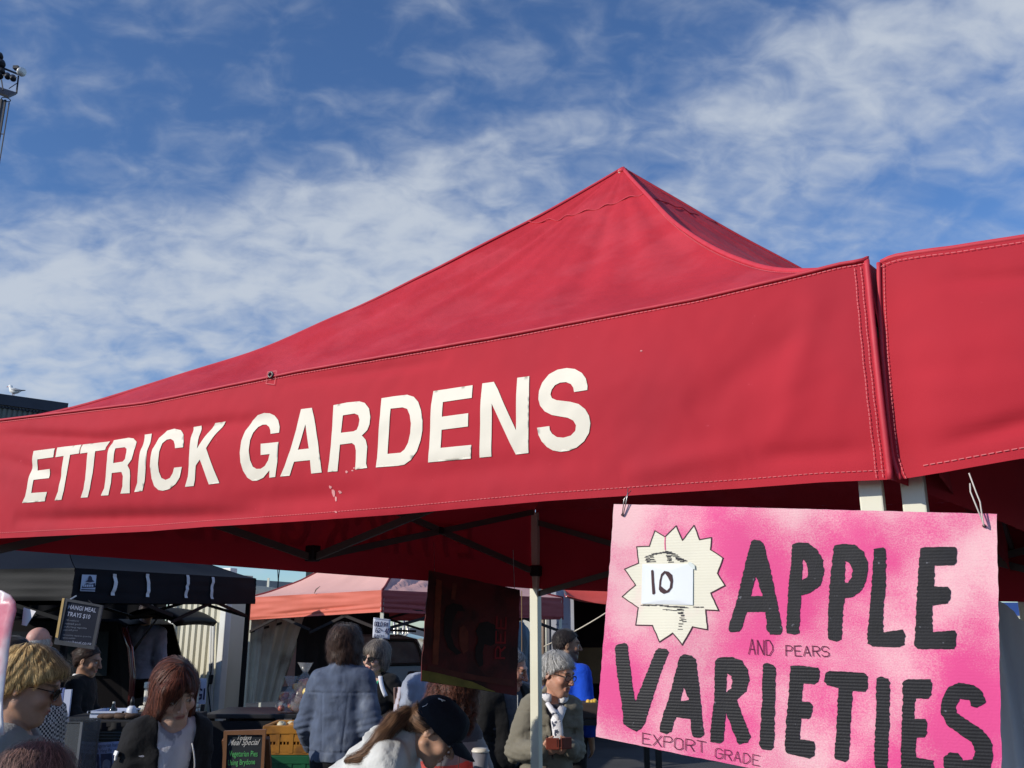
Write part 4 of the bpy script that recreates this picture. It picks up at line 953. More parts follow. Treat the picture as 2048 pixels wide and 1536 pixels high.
# ------------------------------------------------------------------ white truck box / container behind
def build_box():
    CR = mat('cream_container_paint', srgb(214, 210, 190), 0.5, 0.08, 1.6, col2=srgb(186, 178, 152), c2scale=1.3, c2range=(0.52, 0.75), bump=0.4, bscale=14, stretch=(1, 1, 0.25), fleck=((0.40, 0.31, 0.20), 7.0, 0.74))
    WHT = mat('white_container_post', srgb(226, 226, 220), 0.45, 0.06, 3.0, fleck=((0.35, 0.28, 0.2), 20.0, 0.74))
    y0 = 13.2; A = at(338, 1300, y0); B = at(480, 1300, y0); z0 = at(400, 1440, y0)[2]; z1 = 2.36
    root = thing('container', (A[0], y0, 0), 'cream ribbed container with white corner posts behind the stalls', 'container')
    x0, x1 = A[0], B[0]
    # ribbed end panel
    nx = 96; rows = []
    for i in range(nx+1):
        x = x0+(x1-x0-0.14)*i/nx+0.07; ph = (i % 12)/12; d = 0.0 if ph < 0.42 else (0.028 if ph > 0.55 and ph < 0.9 else 0.014)
        rows.append([(x, y0+d, z0+0.02), (x, y0+d, z0+(z1-z0)*0.5), (x, y0+d, z1-0.06)])
    mb = MB(); mb.grid(rows); mb.build('ribbed_panel', CR, root)
    for xx in (x0+0.035, x1-0.035):
        mb = MB(); mb.box((xx, y0+0.0, (z0+z1)/2), (0.10, 0.12, z1-z0), bevel=0.012); mb.build('corner_post', WHT, root)
    mb = MB(); mb.box(((x0+x1)/2, y0+0.02, z1), (x1-x0+0.06, 0.14, 0.12), bevel=0.01); mb.build('top_rail', WHT, root)
    mb = MB(); mb.box(((x0+x1)/2, y0+0.01, z0-0.03), (x1-x0+0.06, 0.12, 0.09), bevel=0.01); mb.build('bottom_rail', mat('rusty_rail', srgb(120, 90, 70), 0.7, 0.3, 6.0), root)
    mb = MB(); mb.box(((x0+x1)/2, y0+0.28, (z0+z1)/2), (x1-x0-0.04, 0.42, z1-z0-0.05)); mb.build('body', CR, root)
    mb = MB(); mb.box(((x0+x1)/2, y0+0.28, z0-0.13), (x1-x0-0.3, 0.4, 0.14)); mb.build('chassis', BLACKP, root)
    for yy in (0.3,):
        for xx in (x0+0.25, x1-0.25):
            mb = MB(); hh = max(0.25, (z0-0.1)/2); mb.lathe((xx-0.12, y0+yy, hh), [(hh*0.6, 0), (hh, 0.03), (hh, 0.21), (hh*0.6, 0.24)], 20, (1, 0, 0)); mb.build('wheel', BLACKP, root)
    q = at(447, 1449, y0-0.08); mb = MB(); mb.box(q, (0.16, 0.06, 0.14), bevel=0.01); mb.build('tail_lamp', mat('red_tail_lamp', (0.35, 0.02, 0.015), 0.3, 0.0, coat=0.6), root)
    q = at(440, 1461, y0-0.1); mb = MB(); mb.box(q, (0.26, 0.05, 0.035), bevel=0.006); mb.build('bumper_bar', WHT, root)
    # door rods and cables on the right post
    for u in (449, 455):
        a, b = at(u+2, 1240, y0-0.07), at(u, 1440, y0-0.07); mb = MB(); mb.tube([a, b], 0.018, 8); mb.build('lock_rod', WHT, root)
    a = at(455, 1340, y0-0.1); pts = [a+np.array((0.0, 0, 0.1)), a, a+np.array((-0.03, 0.0, -0.22)), a+np.array((0.12, -0.02, -0.7)), a+np.array((0.16, -0.02, -1.0))]
    mb = MB(); mb.tube(pts, 0.009, 6); mb.build('cable', BLACKP, root, True)
    mb = MB(); mb.box(at(454, 1356, y0-0.09), (0.05, 0.05, 0.12), bevel=0.01); mb.build('lock_handle', BLACKP, root)
    root.rotation_euler = (0, 0, -0.42)
build_box()

# ------------------------------------------------------------------ faded pink canopy
def build_pink():
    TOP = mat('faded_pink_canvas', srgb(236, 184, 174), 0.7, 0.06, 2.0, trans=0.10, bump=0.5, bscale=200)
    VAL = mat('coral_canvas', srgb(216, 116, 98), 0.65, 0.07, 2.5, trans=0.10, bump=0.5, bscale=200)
    VAL_SHADE = mat('shaded_coral_canvas', srgb(168, 76, 78), 0.62, 0.08, 2.5, trans=0.05, bump=0.5, bscale=200)  # coral canvas with shade painted in, for the sides away from the sun
    Nn, Lf, Rt = at(765, 1180, 10.0), at(497, 1195, 11.7), at(1127, 1196, 12.0)
    far = Lf[:2]+Rt[:2]-Nn[:2]
    zb = dict(N=at(765, 1224, 10.0)[2], L=at(497, 1240, 11.7)[2], R=at(1127, 1239, 12.0)[2])
    C = [Nn[:2], Lf[:2], far, Rt[:2]]; ctr = (C[0]+C[2])/2
    root = thing('market_canopy', (ctr[0], ctr[1], 0), 'faded pink canopy with coral valance over the produce stall behind', 'canopy')
    def V_(a, b, za, zc, ba, bc, s_, out):
        L = np.linalg.norm(np.array(b)-np.array(a))
        def fold(x, t):
            r = x/L
            return 0.016*mnoise.noise(Vector((x*1.1+s_, t*1.0, s_)))-0.022*math.exp(-((t-0.40+0.30*r)/0.06)**2)*math.sin(math.pi*min(1, r+0.1))-0.018*math.exp(-((t-0.16+0.15*r)/0.05)**2)+0.010*mnoise.noise(Vector((x*2+s_, t*6, s_)))
        return Valance(a, b, (lambda x: za+(zc-za)*x/L), (lambda x: ba+(bc-ba)*x/L), fold, outward=out), L
    d1 = (C[1]-C[0])/np.linalg.norm(C[1]-C[0]); d2 = (C[3]-C[0])/np.linalg.norm(C[3]-C[0])
    VF, LF = V_(C[0], C[1], Nn[2], Lf[2], zb['N'], zb['L'], 3.0, -d2); VR, LR = V_(C[0], C[3], Nn[2], Rt[2], zb['N'], zb['R'], 7.0, -d1)
    zf = (Lf[2]+Rt[2])/2; VB, LB = V_(C[1], C[2], Lf[2], zf, zb['L'], zf-0.28, 9.0, d1*1.0); VC, LC = V_(C[3], C[2], Rt[2], zf, zb['R'], zf-0.28, 11.0, d2)
    for v, m, nm in ((VF, VAL, 'front_valance'), (VR, VAL_SHADE, 'side_valance'), (VB, VAL_SHADE, 'side_valance'), (VC, VAL_SHADE, 'back_valance')):
        mb = MB(); mb.grid(v.mesh(60, 22)); mb.build(nm, m, root, True)
    pk = np.array((ctr[0], ctr[1], Nn[2]+1.02))
    def eave(k, t):
        if k == 0: return VF.P(t*LF, VF.zt(t*LF))
        if k == 1: return VB.P(t*LB, VB.zt(t*LB))
        if k == 2: return VC.P((1-t)*LC, VC.zt((1-t)*LC))
        return VR.P((1-t)*LR, VR.zt((1-t)*LR))
    F = roof_faces(C, pk, eave, lambda s_: 0.25*s_+0.75*s_**1.6, 0.03, 22, 50, 0.03, 2.0)
    # creases fanning out of the near corner on the right face
    f3 = F[3]
    for i in range(f3.shape[0]):
        for j in range(f3.shape[1]):
            s_, t = i/22, 1-j/50; r = math.hypot(s_*1.3, t); ang = math.atan2(s_*1.3, t)
            f3[i, j, 2] += 0.022*math.sin(ang*16)*math.exp(-((r-0.30)/0.20)**2)
    for k, f in enumerate(F):
        mb = MB(); mb.grid(f); mb.build('roof_panel', TOP, root, True)
    DS = mat('dark_red_piping', srgb(120, 34, 40), 0.6, 0.1)
    for k in range(4):
        mb = MB(); mb.tube(hip_line(F, k, 0.006), 0.014, 6); mb.build('hip_seam', DS, root, True)
    e = [VF.P(0, zb['N']+(Nn[2]-zb['N'])*i/8, 0.004) for i in range(9)]; mb = MB(); mb.tube(e, 0.012, 6); mb.build('corner_binding', DS, root, True)
    # a scrap of tape and a stain on the front
    a, z = VF.px(637, 1183); mb = MB(); mb.tube([VF.P(a-0.06, z+0.06, 0.03)+np.array((0, 0.03, 0)), VF.P(a, z+0.02, 0.03), VF.P(a+0.05, z-0.02, 0.02)], [0.004, 0.012, 0.006], 6, flat=0.5); mb.build('tape_scrap', mat('grey_tape', srgb(120, 100, 90), 0.7, 0.1), root)
    leg = lambda p, z, w=0.036: (MB().bar((p[0], p[1], 0), (p[0], p[1], z), w))
    for p, z in ((C[0]+(d1+d2)*0.03, Nn[2]-0.03), (C[1]-d1*0.03+d2*0.03, Lf[2]-0.03), (C[2]-(d1+d2)*0.03, zf-0.03), (C[3]+d1*0.03-d2*0.03, Rt[2]-0.03)):
        o = leg(p, z).build('leg', CREAM, root); MB().box((p[0], p[1], 0.008), (0.12, 0.12, 0.015)).build('foot_plate', STEEL, o)
    for a, b, za, zc in ((C[0], C[1], Nn[2], Lf[2]), (C[0], C[3], Nn[2], Rt[2]), (C[1], C[2], Lf[2], zf), (C[3], C[2], Rt[2], zf)):
        a = a+(ctr-a)*0.02; b = b+(ctr-b)*0.02
        for i in range(2):
            p, q = a+(b-a)*i/2, a+(b-a)*(i+1)/2
            for k in (0, 1): MB().bar((p[0], p[1], za-0.08-0.34*k), (q[0], q[1], zc-0.08-0.34*(1-k)), 0.02, 0.03).build('truss_bar', mat('dark_truss', (0.035, 0.03, 0.03), 0.7, 0.1, spec=0.1), root)
    # side curtains hanging at the left end, tied back, and a dark sheet added to blacken the interior
    CUR = mat('dirty_white_tarpaulin', srgb(196, 192, 176), 0.6, 0.15, 4.0, col2=srgb(120, 112, 96), c2scale=2.5, c2range=(0.5, 0.75), trans=0.06)
    rows = []
    for i in range(41):
        t = i/40; row = []
        for j in range(15):
            s_ = j/14; z = zb['L']+0.06-1.05*s_
            p = C[1]+(C[2]-C[1])*(0.02+0.27*t*(1-0.45*s_))-d1*0.05; q = 0.045*math.sin(t*26+1.0)*(1-0.3*s_)+0.02*math.sin(t*61)
            row.append((p[0]+d1[0]*q, p[1]+d1[1]*q, z))
        rows.append(row)
    mb = MB(); mb.grid(rows); mb.build('side_curtain', CUR, root, True)
    BK = mat('dark_interior_sheet', (0.012, 0.011, 0.013), 0.8, 0.2)
    p, q = C[1]+(C[2]-C[1])*0.24, C[1]+(C[2]-C[1])*0.74
    mb = MB(); mb.grid([[(p[0]+(q[0]-p[0])*i/30-d1[0]*(0.06+0.03*math.sin(i*1.3)), p[1]+(q[1]-p[1])*i/30-d1[1]*(0.06+0.03*math.sin(i*1.3)), zb['L']+0.1-1.75*j/6) for j in range(7)] for i in range(31)]); mb.build('interior_sheet', BK, root, True)
    return C
PINKC = build_pink()

def price_sign(name, corners, Y, xd, label, lines, roll=None, curl=0.0):
    fr = Frame(at(*corners[0], Y), xd); c = [fr.px(*p) for p in corners]
    root = thing('price_sign', fr.w(*c[0]), label, 'price sign')
    rows = []
    for i in range(9):
        t = i/8; a = [c[0][k]+(c[3][k]-c[0][k])*t for k in (0, 1)]; b = [c[1][k]+(c[2][k]-c[1][k])*t for k in (0, 1)]
        rows.append([fr.w(a[0]+(b[0]-a[0])*s_/8, a[1]+(b[1]-a[1])*s_/8, curl*math.sin(s_/8*3.1)*t) for s_ in range(9)])
    mb = MB(); mb.grid(rows); o = mb.build('card', mat('bluish_white_card', srgb(206, 210, 224), 0.5, 0.04), root, True); solid(o, 0.003, -1)
    BL = mat('blue_marker', srgb(40, 44, 84), 0.6, 0.1)
    for txt, p0, p1, hpx, w in lines:
        P0, P1 = fr.px(*p0), fr.px(*p1); hh = abs(fr.px(p0[0], p0[1]-hpx)[1]-P0[1])
        quads_mesh(hand_text(txt, P0, P1, hh, w, 0.12), lambda a, b, h: fr.w(a, b, h+curl*0.6), 'handwriting', BL, root, 0.005)
    return fr, root
fr, pr = price_sign('price_sign', [(747, 1235), (781, 1239), (779, 1279), (745, 1275)], 9.85, (0.985, 0.15, 0), 'white hand-lettered price card taped to the pink canopy pole', [('GOLD', (749, 1252), (766, 1252), 8, 0.007), ('B1', (768, 1252), (778, 1253), 7, 0.007), ('62', (751, 1264), (761, 1265), 8, 0.007), ('^', (762, 1264), (767, 1264), 6, 0.006), ('40', (769, 1267), (779, 1269), 11, 0.008), ('EACH', (748, 1273), (768, 1274), 4, 0.004)], curl=0.01)
for a, b in (((748, 1236.5), (780, 1240.5)), ((748, 1274), (778, 1278))):
    P0, P1 = fr.px(*a), fr.px(*b); quads_mesh(stroke_poly([P0, P1], 0.005), lambda x, y, h: fr.w(x, y, h+0.004), 'ruled_border', MATS['blue_marker'], pr, 0.005)

# added black sheet standing in for the dark depth of the hot-food stall
def build_backdrop():
    Y = 13.4; a, b = at(-120, 1230, Y), at(333, 1230, Y); zt = at(200, 1188, Y)[2]
    root = thing('added_black_backdrop', ((a[0]+b[0])/2, Y, 0), 'added black sheet darkening the back of the food stall behind the van', 'added backdrop')
    rows = [[(a[0]+(b[0]-a[0])*i/60, Y+0.05*math.sin(i*0.8), zt*(1-j/5)+0.02) for j in range(6)] for i in range(61)]
    mb = MB(); mb.grid(rows); mb.build('cloth', mat('dark_depth_sheet', (0.006, 0.006, 0.007), 0.9, 0.2, spec=0.05), root, True)
    for x in (a[0], (a[0]+b[0])/2, b[0]): MB().bar((x, Y+0.08, 0), (x, Y+0.08, zt), 0.04).build('post', BLACKP, root)
build_backdrop()
# ------------------------------------------------------------------ produce stall: crates, fruit bags, price card
def crate(label, c, size, m, group, holes=5):
    x, y, z = c; w, d, h = size
    root = thing('plastic_crate', c, label, 'crate', group)
    th = 0.018
    MB().box((x, y, z+th/2), (w, d, th)).build('base', m, root)
    for (nm, cx, cy, sx, sy) in (('side', x, y-d/2+th/2, w, th), ('side', x, y+d/2-th/2, w, th), ('side', x-w/2+th/2, y, th, d-2*th), ('side', x+w/2-th/2, y, th, d-2*th)):
        mb = MB(); long_x = sx > sy; L = sx if long_x else sy
        mb.box((cx, cy, z+h-0.03), (sx+(0.012 if long_x else 0.012), sy+0.012, 0.06), bevel=0.006)             # rim
        mb.box((cx, cy, z+0.045), (sx, sy, 0.05)); mb.box((cx, cy, z+h*0.52), (sx, sy, 0.03))
        for i in range(holes+1):
            o = -L/2+L*i/holes; mb.box((cx+(o*0.97 if long_x else 0), cy+(0 if long_x else o*0.97), z+h/2), (0.03 if long_x else sx*1.3, sy*1.3 if long_x else 0.03, h-0.02))
        for i in range(holes*4):
            o = -L/2+L*(i+0.5)/(holes*4); mb.box((cx+(o*0.97 if long_x else 0), cy+(0 if long_x else o*0.97), z+h*0.28), (0.010 if long_x else sx*0.8, sy*0.8 if long_x else 0.010, h*0.45))
        mb.box((cx, cy, z+h*0.72), (sx*0.82, sy*0.82, h*0.34))
        mb.build(nm, m, root)
    return root
YEL = mat('yellow_crate_plastic', srgb(170, 114, 34), 0.5, 0.2, 7.0, col2=srgb(120, 78, 26), c2scale=4.0); GRN = mat('green_crate_plastic', srgb(20, 84, 50), 0.45, 0.15, 7.0)
def fruit(mb, c, r, seed):
    rnd = random.Random(seed); mb.lathe(c, [(r*0.15, -r*0.80), (r*0.6, -r*0.82), (r*0.95, -r*0.3), (r*1.0, 0.1*r), (r*0.85, r*0.6), (r*0.5, r*0.86), (r*0.12, r*0.72)], 12, (rnd.uniform(-.6, .6), rnd.uniform(-.6, .2), 1))
def build_produce():
    Y = 7.2; a = at(528, 1450, Y); b = at(668, 1450, Y); w = b[0]-a[0]; cx = (a[0]+b[0])/2; d = 0.42
    zt = a[2]; h = 0.205; cy = Y+d/2
    zg = zt-h-0.004
    crate('yellow plastic crate on top of the green crate beside the chalkboard', (cx, cy, zg), (w, d, h), YEL, 'stacked produce crates')
    crate('green plastic crate under the yellow crate at the produce stall', (cx, cy, zg-0.27), (w, d, 0.266), GRN, 'stacked produce crates')
    t = thing('trestle_table', (cx, cy, 0), 'low black covered table carrying the stacked crates', 'table')
    zt2 = zg-0.274
    MB().box((cx, cy, zt2-0.02), (w+0.3, d+0.2, 0.036)).build('tabletop', BLACKP, t)
    for sx in (-1, 1):
        for sy in (-1, 1): MB().box((cx+sx*(w/2+0.05), cy+sy*(d/2), (zt2-0.038)/2), (0.04, 0.04, zt2-0.038)).build('leg', BLACKP, t)
    # fruit in the crate
    AP = mat('onion_skin', srgb(196, 140, 70), 0.45, 0.25, 20.0); GA = mat('garlic_white', srgb(200, 190, 160), 0.6, 0.15, 30.0)
    rnd = random.Random(3); k = 0
    for i in range(9):
        for j in range(4):
            mb = MB(); r = rnd.uniform(0.026, 0.034); fruit(mb, (cx-w/2+0.06+(w-0.12)*i/8+rnd.uniform(-.01, .01), cy-d/2+0.07+(d-0.14)*j/3, zt-0.040+rnd.uniform(-0.008, 0.01)), r, k); k += 1
            o = mb.build('onion', AP if rnd.random() < 0.8 else GA, None, True); tag(o, 'small golden onion lying in the yellow crate', 'onion', 'onions in the yellow crate')
    p = at(563, 1451, Y+0.05); mb = MB(); fruit(mb, p+np.array((0, 0, 0.0)), 0.034, 77); o = mb.build('onion', GA, None, True); tag(o, 'pale onion sitting highest on the rim of the yellow crate', 'onion')
    price_sign('price_sign', [(597, 1451), (631, 1452), (638, 1476), (604, 1478)], Y-0.03, (0.99, 0.1, 0), 'white price card reading NZ clipped to the yellow crate front', [('NZ', (600, 1465), (611, 1465), 8, 0.006), ('JUST', (612, 1464), (631, 1462), 8, 0.006), ('2-4', (611, 1473), (628, 1473), 4, 0.005), ('...', (604, 1455), (614, 1455), 3, 0.004)], curl=0.02)
    # bench with bags of apples behind, at the left end of the pink canopy
    bx = at(600, 1420, 8.4); t = thing('trestle_table', (bx[0], 8.75, 0), 'black cloth covered bench behind the crates with bagged fruit on it', 'table')
    zt3 = at(600, 1428, 8.4)[2]
    MB().box((bx[0], 8.75, zt3-0.02), (1.7, 0.7, 0.04), bevel=0.008).build('tabletop', BLACKP, t)
    MB().box((bx[0], 8.42, zt3/2-0.03), (1.66, 0.012, zt3-0.06)).build('table_skirt', mat('black_cloth', (0.012, 0.012, 0.014), 0.9, 0.2), t)
    for sx in (-1, 1):
        for yy in (8.5, 9.0): MB().box((bx[0]+sx*0.8, yy, (zt3-0.04)/2), (0.04, 0.04, zt3-0.04)).build('leg', BLACKP, t)
    RA = mat('blush_apple', srgb(190, 96, 74), 0.35, 0.25, 18.0, col2=srgb(206, 160, 96), c2scale=9.0, coat=0.2)
    BAG = mat('clear_bag', (0.8, 0.8, 0.82), 0.15, 0.0, alpha=0.16, coat=0.5)
    def bag(label, u, v, Yb, n, r0, spread, hgt):
        base = at(u, v, Yb); root = thing('bag_of_apples', (base[0], Yb, zt3), label, 'bag of apples', 'bags of apples on the bench')
        rnd = random.Random(n+int(u))
        for i in range(n):
            r = rnd.uniform(0.030, 0.036); z = zt3+0.035+hgt*(i/n)
            mb = MB(); fruit(mb, (base[0]+rnd.uniform(-spread, spread), Yb+rnd.uniform(-spread*0.7, spread*0.7), z), r, i); mb.build('apple', RA, root, True)
        prof = [(spread*0.9, 0.004), (spread+0.045, 0.05), (spread+0.04, hgt*0.6), (spread*0.7, hgt+0.06), (0.02, hgt+0.10), (0.07, hgt+0.19)]
        mb = MB(); mb.lathe((base[0], Yb, zt3), prof, 18); vv = mb.v[0]
        for q in vv: q += 0.012*mnoise.noise_vector(Vector(q*14))
        mb.build('clear_bag', BAG, root, True)
    bag('tied clear bag of red apples standing tallest next to the denim jacket', 606, 1425, 8.5, 22, 0.03, 0.085, 0.24)
    bag('low clear bag of red apples left of the taller bag', 578, 1425, 8.55, 12, 0.03, 0.08, 0.12)
    p = at(613, 1384, 8.36); mb = MB(); fruit(mb, p, 0.036, 5); o = mb.build('apple', mat('yellow_apple', srgb(226, 200, 120), 0.4, 0.1, 20.0), None, True); tag(o, 'single yellow apple on top of the tall apple bag', 'apple')
    # dark gas bottle shapes / boxes left of the crates
    t = thing('cardboard_carton', at(512, 1440, 9.0)*np.array((1, 1, 0)), 'dark printed carton standing behind the chalkboard beside the crates', 'carton')
    q = at(505, 1432, 9.0); q2 = at(528, 1470, 9.0)
    MB().box(((q[0]+q2[0])/2-0.06, 9.2, q[2]/2), (0.42, 0.36, q[2]), bevel=0.01).build('box', mat('grey_carton', (0.045, 0.045, 0.05), 0.8, 0.2, 6.0), t)
    mb = MB(); c0 = at(507, 1453, 9.0); mb.tube([np.array((c0[0]+0.045*math.cos(x)*0.7, 9.012, c0[2]+0.07*math.sin(x))) for x in np.linspace(1.6, 4.7, 9)], 0.014, 6); mb.tube([np.array((c0[0]-0.10, 9.012, c0[2]+0.07*s_)) for s_ in (-1, 1)], 0.014, 6); mb.build('print', mat('black_print', (0.008, 0.008, 0.01), 0.8, 0), t)
build_produce()

# ------------------------------------------------------------------ chalkboard
def build_chalk():
    fr = Frame(at(448, 1463, 5.6), (0.99, 0.12, 0)); P = lambda x, y: fr.px(x/9.309+440, y/9.309+1420)
    WD = mat('oak_frame', srgb(132, 92, 62), 0.5, 0.14, 10.0, stretch=(1, 1, 0.2), bump=0.4, bscale=40)
    out = [P(78, 388), P(858, 360), P(790, 1700), P(20, 1760)]; inn = [P(142, 458), P(798, 455), P(735, 1640), P(90, 1690)]
    root = thing('chalkboard', fr.w(*out[3]), 'wood framed chalkboard reading todays meal special in front of the crates', 'chalkboard')
    mb = MB(); mb.add([fr.w(*p, 0.004) for p in inn]+[fr.w(*p, -0.012) for p in inn], [(0, 1, 2, 3), (7, 6, 5, 4)]+[(i, (i+1) % 4, (i+1) % 4+4, i+4) for i in range(4)]); mb.build('board', mat('chalk_slate', (0.022, 0.028, 0.034), 0.75, 0.2, 5.0), root)
    for i in range(4):
        Q = [out[i], out[(i+1) % 4], inn[(i+1) % 4], inn[i]]; mb = MB(); mb.add([fr.w(*p, 0.016) for p in Q]+[fr.w(*p, -0.018) for p in Q], [(0, 1, 2, 3), (7, 6, 5, 4)]+[(k, (k+1) % 4, (k+1) % 4+4, k+4) for k in range(4)]); mb.build('frame_rail', WD, root)
    b = [fr.w(*out[2]), fr.w(*out[3])]
    for q in (b[0], b[1]): MB().bar((q[0], q[1], q[2]), (q[0], q[1]+0.02, 0), 0.035).build('leg', WD, root)
    for q in (fr.w(*out[0]), fr.w(*out[1])): MB().bar((q[0], q[1]+0.03, q[2]-0.05), (q[0], q[1]+0.55, 0), 0.03).build('leg', WD, root)
    WHC = mat('white_chalk', srgb(204, 202, 196), 0.9, 0.1, 60.0); GRC = mat('green_chalk', srgb(98, 196, 112), 0.9, 0.15, 60.0)
    pl = lambda a, b2, h: fr.w(a, b2, h)
    type_mesh('Todays', pl, P(325, 552), P(592, 548), 'lettering', WHC, root, 0.0065, 0.45, 1.15, 0.008)
    type_mesh('Meal Special', pl, P(155, 655), P(745, 645), 'lettering', WHC, root, 0.0065, 0.5, 1.3, 0.008)
    type_mesh('Vegetarian Pies', pl, P(170, 862), P(700, 862), 'lettering', GRC, root, 0.0065, 0.0, 1.7, 0.0)
    type_mesh('Using Brydone', pl, P(150, 1028), P(655, 1005), 'lettering', GRC, root, 0.0065, 0.0, 1.6, 0.0)
    type_mesh('Organic Lamb', pl, P(150, 1180), P(655, 1160), 'lettering', GRC, root, 0.0065, 0.0, 1.6, 0.0) if False else None
build_chalk()

# ------------------------------------------------------------------ the hot-food counter
def build_counter():
    Y = 6.7; a = at(92, 1442, Y); b = at(345, 1442, Y); zt = a[2]
    t = thing('counter_table', ((a[0]+b[0])/2, Y+0.35, 0), 'black covered serving counter under the black canopy with a picture banner', 'table')
    BC = mat('black_tablecloth', (0.012, 0.012, 0.014), 0.85, 0.2)
    MB().box(((a[0]+b[0])/2, Y+0.38, zt-0.02), (b[0]-a[0], 0.75, 0.04), bevel=0.006).build('tabletop', BC, t)
    rows = [[(a[0]+(b[0]-a[0])*i/60, Y+0.012*math.sin(i*0.9), zt-0.01-(zt-0.06)*j/6) for j in range(7)] for i in range(61)]
    mb = MB(); mb.grid(rows); mb.build('tablecloth', BC, t, True)
    for x in (a[0]+0.08, b[0]-0.08):
        for yy in (Y+0.08, Y+0.7): MB().box((x, yy, (zt-0.04)/2), (0.04, 0.04, zt-0.04)).build('leg', STEEL, t)
    fr = Frame((a[0], Y-0.03, zt), (1, 0, 0))
    # striped cloth band and the banner of pies
    band = [fr.px(174, 1464), fr.px(300, 1456), fr.px(300, 1478), fr.px(176, 1486)]
    o = link_mesh('striped_cloth', [fr.w(*p) for p in band], [(0, 1, 2, 3)], mat('grey_green_cloth', (0.045, 0.055, 0.052), 0.8, 0.2, 5.0, wave=(2, 0.02, 1.0), bdist=0.01), t)
    bn = thing('banner', fr.w(*fr.px(176, 1486)), 'blue and white banner with rows of pie pictures along the counter front', 'banner')
    c = [fr.px(175, 1487), fr.px(300, 1477), fr.px(318, 1600), fr.px(180, 1612)]
    rows = []
    for i in range(2):
        p, q = ((c[0], c[1]), (c[3], c[2]))[i]; rows.append([fr.w(p[0]+(q[0]-p[0])*k/20, p[1]+(q[1]-p[1])*k/20, 0.012+0.006*math.sin(k)) for k in range(21)])
    mb = MB(); mb.grid(rows); o = mb.build('sheet', mat('pale_blue_sheet', srgb(150, 166, 206), 0.5, 0.05), bn, True)
    NV = mat('navy_lettering', srgb(24, 30, 66), 0.6, 0.05); pl = lambda x, y, h: fr.w(x, y, h+0.02)
    type_mesh('meat vegetarian hangi mince pies on sale', pl, fr.px(178, 1496), fr.px(299, 1487), 'lettering', NV, bn, 0.002, 0, 1.3)
    for i in range(5):
        u0 = 178+26*i; type_mesh('Hangi Pie', pl, fr.px(u0, 1506-i*1.9), fr.px(u0+22, 1504-i*1.9), 'lettering', NV, bn, 0.002, 0, 1.5)
        P = [fr.px(u0, 1509-1.9*i), fr.px(u0+22.5, 1507.3-1.9*i), fr.px(u0+25, 1555-1.9*i), fr.px(u0+2, 1556-1.9*i)]
        ph = link_mesh('pie_picture', [fr.w(*p, 0.0225) for p in P], [(0, 1, 2, 3)], mat('dusky_photo', srgb(58, 66, 96), 0.5, 0.25, 14.0), bn)
        cx, cy = (P[0][0]+P[1][0])/2+0.01, (P[0][1]+P[2][1])/2+0.01
        A = [(cx+0.028*math.cos(x), cy+0.03*math.sin(x)) for x in np.linspace(0, math.pi, 10)]+[(cx-0.026, cy-0.035), (cx+0.026, cy-0.035)]
        link_mesh('pie', [fr.w(*p, 0.0245) for p in A], [tuple(range(len(A)))], mat('pale_pie', srgb(120, 126, 146), 0.6, 0.2, 30.0), ph)
    # things on the counter
    W_ = mat('white_plastic_tub', srgb(186, 194, 214), 0.4, 0.05)
    def on(u, v, dY=0.2): return at(u, v, Y+dY)
    q0, q1 = on(181, 1424), on(222, 1441); w = q1[0]-q0[0]+0.09
    tub = thing('food_tub', (q0[0]+w/2, Y+0.3, zt), 'white rectangular food tub on the counter beside the brown pile', 'tub')
    mb = MB(); h = q0[2]-zt
    for (cx, cy, sx, sy) in ((0, -0.12, w, 0.012), (0, 0.12, w, 0.012), (-w/2+0.006, 0, 0.012, 0.228), (w/2-0.006, 0, 0.012, 0.228)): mb.box((q0[0]+w/2+cx, Y+0.32+cy, zt+h/2), (sx, sy, h))
    mb.box((q0[0]+w/2, Y+0.32, zt+0.006), (w-0.02, 0.22, 0.01)); mb.build('tub', W_, tub)
    mb = MB()
    for (cx, cy, sx, sy) in ((0, -0.13, w+0.03, 0.02), (0, 0.13, w+0.03, 0.02), (-w/2, 0, 0.02, 0.28), (w/2, 0, 0.02, 0.28)): mb.box((q0[0]+w/2+cx, Y+0.32+cy, zt+h), (sx, sy, 0.012))
    mb.build('rim', W_, tub)
    q = on(234, 1441, 0.2); food = thing('bread_pile', (q[0], Y+0.22, zt), 'brown pile of wrapped food on the counter in front of the bottle', 'food')
    rnd = random.Random(2)
    for i in range(7):
        mb = MB(); c = (q[0]-0.09+0.04*i+rnd.uniform(-.01, .01), Y+0.12+rnd.uniform(-.03, .03), zt+0.018+rnd.uniform(0, 0.012)); mb.lathe(c, [(0.006, -0.05), (0.016, -0.035), (0.019, 0), (0.016, 0.035), (0.006, 0.05)], 10, (1, rnd.uniform(-.4, .4), rnd.uniform(-.2, .2))); mb.build('bun', mat('brown_crust', srgb(74, 56, 44), 0.8, 0.2, 20.0), food, True)
    q = on(261, 1440, 0.15)
    bo = thing('squeeze_bottle', (q[0], q[1], zt), 'white sauce bottle with black cap standing on the counter', 'bottle')
    mb = MB(); hb = on(261, 1411, 0.15)[2]-zt; mb.lathe((q[0], q[1], zt), [(0.030, 0), (0.034, 0.01), (0.034, hb*0.72), (0.026, hb*0.9), (0.014, hb)], 18); mb.build('body', mat('white_bottle', srgb(210, 212, 220), 0.35, 0.03), bo, True)
    mb = MB(); mb.lathe((q[0], q[1], zt+hb), [(0.015, 0), (0.015, 0.03), (0.006, 0.06)], 12); mb.build('cap', BLACKP, bo, True)
    q = on(224, 1440, 0.35); bo = thing('gas_torch', (q[0], q[1], zt), 'slim dark bottle with a spout standing behind the white tub', 'bottle')
